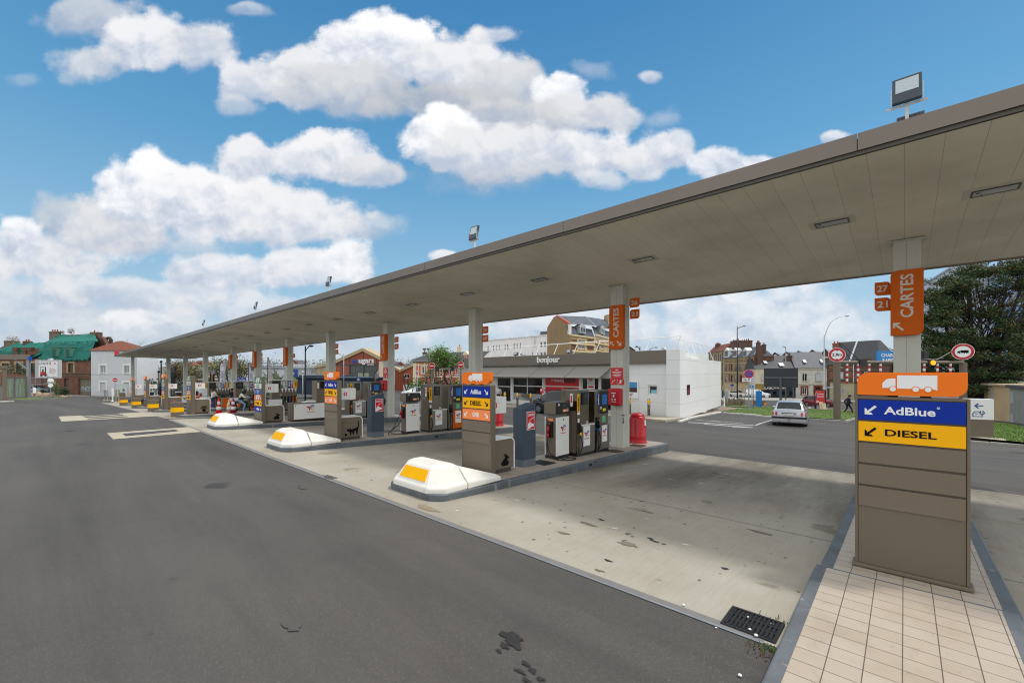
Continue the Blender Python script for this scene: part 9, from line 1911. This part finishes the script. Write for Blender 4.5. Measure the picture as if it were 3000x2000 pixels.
def pose(lean=0,**k):
 J=dict(pelvis=(0,0,.95),chest=(0,.02+lean*.5,1.33),neck=(0,.02+lean*.8,1.5),head=(0,.05+lean,1.64),lshoulder=(-.19,lean*.5,1.42),lelbow=(-.24,-.02+lean*.3,1.14),lwrist=(-.23,.08,.9),rshoulder=(.19,lean*.5,1.42),relbow=(.24,-.02+lean*.3,1.14),rwrist=(.23,.08,.9),lhip=(-.1,0,.9),lknee=(-.11,.03,.5),lankle=(-.11,-.02,.09),ltoe=(-.12,.13,.04),rhip=(.1,0,.9),rknee=(.11,.03,.5),rankle=(.11,-.02,.09),rtoe=(.12,.13,.04))
 J.update(k);return J
JW=M('jacket_cream',(214,206,192),.85,0,.06,6,.3,30);JEAN=M('jeans',(40,64,110),.85,0,.12,8);JEANL=M('jeans_light',(120,146,176),.85,0,.12,8);BLK=M('cloth_black',(26,25,28),.85,0,.15,6);NAVYC=M('cloth_navy',(24,28,44),.85,0,.15,6);SHOE=M('shoe_dark',(24,22,22),.7);SHOEW=M('shoe_pale',(190,190,186),.7)
p=Vector((-43.2,yat(624.5,-43.2),0));p.z=gz(p.x,p.y)
person('woman in pale padded jacket and jeans seen from behind at the pump',p,.25,pose(.02,relbow=(.33,.08,1.16),rwrist=(.3,.28,1.05),lelbow=(-.31,.06,1.16),lwrist=(-.24,.26,1.08),lknee=(-.07,.02,.5),lankle=(-.05,-.1,.09),ltoe=(-.1,.05,.04)),JW,JEAN,SHOE,HAIRB,None,None,True,M('fur_brown',(122,84,48),.95,0,.3,25),None,None,.12)
X=-41.2;Y=yat(681,X);p=Vector((X,Y,gz(X,Y)))
person('man in black leaning over the dark grey car at the pump',p,-pi/2-.5,pose(.14,relbow=(.26,.2,1.12),rwrist=(.2,.42,1.05),lelbow=(-.26,.2,1.12),lwrist=(-.16,.4,1.0)),BLK,BLK,SHOE,HAIRB,None,SKIND,False,None,None,None,.15)
p=gnd(2484,1212);
person('man in dark jacket and navy cap walking across the road by the lawn',p,YAW-pi/2-.25,pose(.1,rknee=(.1,.24,.52),rankle=(.1,.34,.1),rtoe=(.1,.5,.06),lknee=(-.1,-.02,.5),lankle=(-.1,-.3,.12),ltoe=(-.1,-.16,.05),rwrist=(.28,.3,.92),relbow=(.27,.05,1.1),lelbow=(-.26,-.16,1.12),lwrist=(-.26,-.1,.88)),NAVYC,NAVYC,SHOE,HAIRB,None,SKIND,False,None,None,NAVYC,.08)
person('motorcycle rider in white and navy jacket, black helmet and light jeans, seen from behind',pm_+Vector((-.15*cos(RZM),-.15*sin(RZM),0)),RZM-pi/2,pose(.12,pelvis=(0,-.05,.86),chest=(0,.08,1.22),neck=(0,.16,1.4),head=(0,.22,1.55),lshoulder=(-.19,.1,1.32),rshoulder=(.19,.1,1.32),lelbow=(-.34,.32,1.12),lwrist=(-.36,.52,1.08),relbow=(.34,.32,1.12),rwrist=(.36,.52,1.08),lhip=(-.12,0,.84),lknee=(-.27,.36,.62),lankle=(-.26,.22,.14),ltoe=(-.28,.36,.06),rhip=(.12,0,.84),rknee=(.27,.36,.6),rankle=(.3,.25,.12),rtoe=(.32,.4,.05)),JW,JEANL,SHOEW,None,None,None,False,M('hood_teal',(34,66,74),.85),M('helmet_black',(20,20,22),.2,coat=.6),None,.0)
o=[x for x in bpy.data.objects if x.name.startswith('person')][-1]
b=MB();b.lathe([(.165,.0),(.182,.06),(.18,.2),(.175,.28)],16,(0,.02,.92));b.v=[(x,y+(z-.92)*.3,z)for x,y,z in b.v];b.build('navy_jacket_panel',NAVYC,[x for x in bpy.data.objects if x.get('category')=='person'][-1],smooth=True)
X=xat(1115,17.6);p=Vector((X,17.6,gz(X,17.6)));person('person in grey top half hidden behind the column with the red fire box',p,1.2,pose(.0),M('cloth_grey',(150,150,154),.85,0,.08,6),NAVYC,SHOE,HAIRB)
u=sh.u(1482);q=Vector(sh.loc)+Matrix.Rotation(sh.rz,3,'Z')@Vector((u,-.9,0));q.z=gz(q.x,q.y)
person('man in pale shirt standing by the left shop window',q,pi+.4,pose(.02),M('shirt_pale',(188,190,192),.85,0,.06,6),BLK,SHOE,M('hair_grey',(120,112,104),.8,0,.2,20))
SUN_EL,SUN_AZ=radians(60),radians(45)
w=bpy.data.worlds.new('World');SC.world=w;w.use_nodes=True;nt=w.node_tree;nt.nodes.clear();L=nt.links.new
def mth(op,a,b=None,c=None,cl=False):
 n=nt.nodes.new('ShaderNodeMath');n.operation=op;n.use_clamp=cl
 for i,v in enumerate((a,b,c)):
  if v is None:continue
  if isinstance(v,(int,float)):n.inputs[i].default_value=v
  else:L(v,n.inputs[i])
 return n.outputs[0]
def mixc(f,a,b):
 n=nt.nodes.new('ShaderNodeMix');n.data_type='RGBA'
 for i,v in((0,f),(6,a),(7,b)):
  if isinstance(v,(tuple,float,int)):n.inputs[i].default_value=v
  else:L(v,n.inputs[i])
 return n.outputs[2]
tc=nt.nodes.new('ShaderNodeTexCoord');D=tc.outputs['Generated']
sky=nt.nodes.new('ShaderNodeTexSky');sky.sky_type='NISHITA';sky.sun_disc=False;sky.sun_elevation=SUN_EL;sky.sun_rotation=SUN_AZ;sky.air_density=1.0;sky.dust_density=.6;sky.ozone_density=2.2;sky.altitude=10
def dot(v):
 n=nt.nodes.new('ShaderNodeVectorMath');n.operation='DOT_PRODUCT';L(D,n.inputs[0]);n.inputs[1].default_value=v;return n.outputs['Value']
fw=dot((-SY,CY,0));rt=dot((CY,SY,0));upz=dot((0,0,1));fwc=mth('MAXIMUM',fw,.08)
u0=mth('DIVIDE',rt,fwc);v0=mth('DIVIDE',upz,fwc)
cb=nt.nodes.new('ShaderNodeCombineXYZ');L(u0,cb.inputs[0]);L(v0,cb.inputs[1])
def noise(scale,det,rough=.55,sy=1.0,off=0):
 mp=nt.nodes.new('ShaderNodeMapping');mp.inputs['Scale'].default_value=(1,sy,1);mp.inputs['Location'].default_value=(off,off*.7,off*.3);L(cb.outputs[0],mp.inputs[0])
 n=nt.nodes.new('ShaderNodeTexNoise');n.inputs['Scale'].default_value=scale;n.inputs['Detail'].default_value=det;n.inputs['Roughness'].default_value=rough;L(mp.outputs[0],n.inputs[0]);return n
n1=noise(8,10,.64,1.15);n2=noise(5.0,4,.5,1.2,3.3);n3=noise(26,6,.6,1.1,7.1)
sw=nt.nodes.new('ShaderNodeSeparateColor');L(n2.outputs[1],sw.inputs[0])
vo=nt.nodes.new('ShaderNodeTexVoronoi');vo.feature='SMOOTH_F1';vo.inputs['Scale'].default_value=15;vo.inputs['Smoothness'].default_value=.35
wm=nt.nodes.new('ShaderNodeVectorMath');wm.operation='MULTIPLY_ADD';L(n1.outputs[1],wm.inputs[0]);wm.inputs[1].default_value=(.07,.07,0);L(cb.outputs[0],wm.inputs[2]);L(wm.outputs[0],vo.inputs[0])
bil=mth('MULTIPLY',mth('SUBTRACT',.42,vo.outputs['Distance']),.9)
def shifted(scale,det,dv,rough):
 mp=nt.nodes.new('ShaderNodeMapping');mp.inputs['Scale'].default_value=(1,1.15,1);mp.inputs['Location'].default_value=(dv*.4,dv,0);L(wm.outputs[0],mp.inputs[0])
 n=nt.nodes.new('ShaderNodeTexNoise');n.inputs['Scale'].default_value=scale;n.inputs['Detail'].default_value=det;n.inputs['Roughness'].default_value=rough;L(mp.outputs[0],n.inputs[0]);return n.outputs[0]
relief=mth('ADD',mth('MULTIPLY',mth('SUBTRACT',shifted(6,5,0,.55),shifted(6,5,.035,.55)),2.3),mth('MULTIPLY',mth('SUBTRACT',shifted(18,3,0,.5),shifted(18,3,.012,.5)),.8))
fb=mth('SUBTRACT',n1.outputs[0],.5)
edge=mth('ADD',mth('ADD',mth('MULTIPLY',fb,1.7),mth('MULTIPLY',bil,.9)),mth('MULTIPLY',mth('SUBTRACT',n3.outputs[0],.5),.55))
u=mth('ADD',u0,mth('MULTIPLY',mth('SUBTRACT',sw.outputs[0],.5),.09));v=mth('ADD',v0,mth('MULTIPLY',mth('SUBTRACT',sw.outputs[1],.5),.06))
PUFF=[(300,960,560,90,110,.9,.75,.8),(900,980,420,80,90,.9,.7,.82),(60,880,260,90,90,.8,.7,.82),(2250,930,460,130,140,.9,.75,.92),(1700,960,500,120,120,.9,.75,.9),(1250,930,400,90,90,.9,.6,.88),(2000,860,260,60,60,.8,.6,.98),(2330,800,180,60,50,.8,.55,1.0),(1500,900,220,50,50,.8,.6,.98),(120,770,330,110,70,.5,.95,.85),(420,860,420,70,60,.6,.8,.84),(640,790,260,70,60,.45,.9,.92),(900,800,200,90,60,.4,.9,.9),(1010,770,100,90,80,.35,.95,.98),(700,900,300,50,50,.6,.7,.86),(1290,745,40,22,26,.4,.9,.9),(380,945,120,40,30,.5,.7,.95),(210,640,170,80,80,.55,.75,.7),(60,700,90,80,80,.35,.95,1.0),(330,680,200,150,90,.4,.97,.8),(420,560,180,140,110,.3,1,1.02),(620,610,260,150,110,.32,1,.95),(850,650,260,120,90,.35,.97,.9),(1080,660,110,50,50,.7,.6,.8),(520,712,380,55,50,1.3,.5,.78),(730,470,130,80,70,.35,.97,.9),(960,470,190,110,90,.3,1,.92),(1080,520,110,70,50,.5,.85,.8),(270,60,170,90,80,.6,.75,.75),(420,130,150,110,90,.35,.95,.92),(580,120,130,70,90,.4,.93,.85),(260,190,130,70,70,.6,.85,.8),(740,30,75,26,28,.7,.55,.85),(75,225,50,26,30,.9,.25,.8),(760,240,120,80,80,.4,.93,.88),(900,220,150,110,120,.35,.96,.88),(1120,150,220,130,150,.25,1,1.0),(1020,260,240,90,90,.5,.85,.72),(1350,200,200,120,120,.4,.97,.9),(1480,260,160,90,100,.5,.9,.75),(1290,300,280,70,70,.6,.85,.62),(700,320,90,40,40,.6,.6,.8),(1460,115,95,36,26,.6,.75,.9),(1900,225,46,22,26,.7,.7,.9),(1960,340,70,50,36,.8,.4,.85),(1730,215,80,36,40,.9,.3,.85),(1650,280,110,80,90,.25,1,1.03),(1720,330,150,80,70,.4,.95,.8),(1480,350,240,70,70,.5,.9,.7),(1300,400,150,100,110,.25,1,1.02),(1460,440,280,90,110,.35,.98,.86),(1720,440,170,80,90,.35,.97,.92),(1450,515,300,50,60,1.2,.55,.68),(1760,530,110,40,40,.6,.75,.85),(1960,430,120,80,70,.4,.93,.92),(2110,480,120,70,60,.4,.92,.98),(2230,490,90,50,50,.45,.9,1.0),(2440,400,50,24,24,.6,.8,.9),(1870,480,90,60,60,.5,.85,.85),]
hs=nt.nodes.new('ShaderNodeHueSaturation');hs.inputs['Saturation'].default_value=1.18;hs.inputs['Hue'].default_value=.485;L(sky.outputs[0],hs.inputs['Color']);hs.inputs['Value'].default_value=1.02;col=hs.outputs[0]
gr=nt.nodes.new('ShaderNodeValToRGB');L(upz,gr.inputs[0]);E_=gr.color_ramp.elements
def srgb(c):return tuple((x/255/12.92 if x/255<=.04045 else((x/255+.055)/1.055)**2.4)for x in c)+(1,)
for i,(ps,c)in enumerate(((0,(206,220,236)),(.1,(186,214,236)),(.22,(152,200,232)),(.42,(104,172,220)),(.65,(70,141,198)),(1,(44,104,170)))):
 e=E_[i]if i<2 else E_.new(ps)
 e.position=ps;e.color=srgb(c)
vs_=nt.nodes.new('ShaderNodeVectorMath');vs_.operation='SCALE';L(gr.outputs[0],vs_.inputs[0]);vs_.inputs[3].default_value=6.9
col=mixc(.8,col,vs_.outputs[0])
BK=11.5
front=mth('GREATER_THAN',fw,.09)
for(px,py,rx,ru,rd,soft,op,wh)in PUFF:
 cu,cv=(px-1500)/F,(HZ-py)/F;a=mth('MULTIPLY_ADD',u,F/rx,-cu*F/rx);t1=mth('MULTIPLY_ADD',v,F/ru,-cv*F/ru);t2=mth('MULTIPLY_ADD',v,-F/rd,cv*F/rd)
 b=mth('MAXIMUM',t1,t2);r=mth('SQRT',mth('MULTIPLY_ADD',a,a,mth('MULTIPLY',b,b)))
 den=mth('ADD',mth('SUBTRACT',1.0,r),mth('MULTIPLY',edge,.42+.35*soft))
 mr=nt.nodes.new('ShaderNodeMapRange');mr.interpolation_type='SMOOTHSTEP';mr.inputs[1].default_value=-.08*soft;mr.inputs[2].default_value=.08+.62*soft;mr.inputs[3].default_value=0;mr.inputs[4].default_value=op;L(den,mr.inputs[0])
 al=mth('MULTIPLY',mr.outputs[0],front)
 sh_=mth('MULTIPLY_ADD',t1,.5,.62);sh_=mth('ADD',mth('ADD',sh_,mth('MULTIPLY',edge,.22)),relief)
 ms=nt.nodes.new('ShaderNodeMapRange');ms.interpolation_type='SMOOTHSTEP';ms.inputs[1].default_value=.0;ms.inputs[2].default_value=1.0;L(sh_,ms.inputs[0])
 W1=7.6*wh;G0=4.5*min(1,wh+.14)
 cc=mixc(ms.outputs[0],(G0*.86,G0*.98,G0*1.2,1),(W1*min(1,.82+.2*wh),W1*min(1,.92+.09*wh),W1*1.02,1))
 col=mixc(al,col,cc)
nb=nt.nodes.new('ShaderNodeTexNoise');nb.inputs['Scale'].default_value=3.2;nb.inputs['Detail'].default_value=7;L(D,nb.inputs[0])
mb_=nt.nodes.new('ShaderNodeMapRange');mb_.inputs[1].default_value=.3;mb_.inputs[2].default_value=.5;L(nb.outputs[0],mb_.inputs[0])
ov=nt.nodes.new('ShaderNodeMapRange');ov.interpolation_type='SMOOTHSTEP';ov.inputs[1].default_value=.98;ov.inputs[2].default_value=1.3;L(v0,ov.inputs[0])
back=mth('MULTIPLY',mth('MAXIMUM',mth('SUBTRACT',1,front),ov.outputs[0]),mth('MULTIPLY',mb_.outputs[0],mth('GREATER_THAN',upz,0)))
col=mixc(mth('MULTIPLY',back,.92),col,(BK,BK*1.0,BK*.99,1))  # bright cloud added out of view, overhead and behind, to fill shaded faces
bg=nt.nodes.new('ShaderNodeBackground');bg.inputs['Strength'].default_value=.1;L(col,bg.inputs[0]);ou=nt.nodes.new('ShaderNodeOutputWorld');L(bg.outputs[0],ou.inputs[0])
w.cycles.sampling_method='MANUAL';w.cycles.sample_map_resolution=512
sl=bpy.data.lights.new('sun','SUN');sl.energy=1.8;sl.angle=radians(6);sl.color=(1,.955,.89);so=bpy.data.objects.new('sun',sl);COL.objects.link(so)
sd=Vector((sin(SUN_AZ)*cos(SUN_EL),cos(SUN_AZ)*cos(SUN_EL),sin(SUN_EL)));so.rotation_euler=sd.to_track_quat('Z','Y').to_euler()
cam=bpy.data.cameras.new('camera');co=bpy.data.objects.new('camera',cam);COL.objects.link(co);SC.camera=co
co.location=(0,0,CH);co.rotation_euler=(pi/2,0,YAW);cam.sensor_width=36;cam.lens=36*F/3000;cam.shift_y=(HZ-1000)/3000;cam.clip_end=3000;cam.clip_start=.05
vs=SC.view_settings;vs.view_transform='Standard';vs.look='None';vs.exposure=.4;vs.gamma=1
SC.cycles.use_denoising=True;SC.cycles.filter_width=1.1;SC.cycles.max_bounces=6
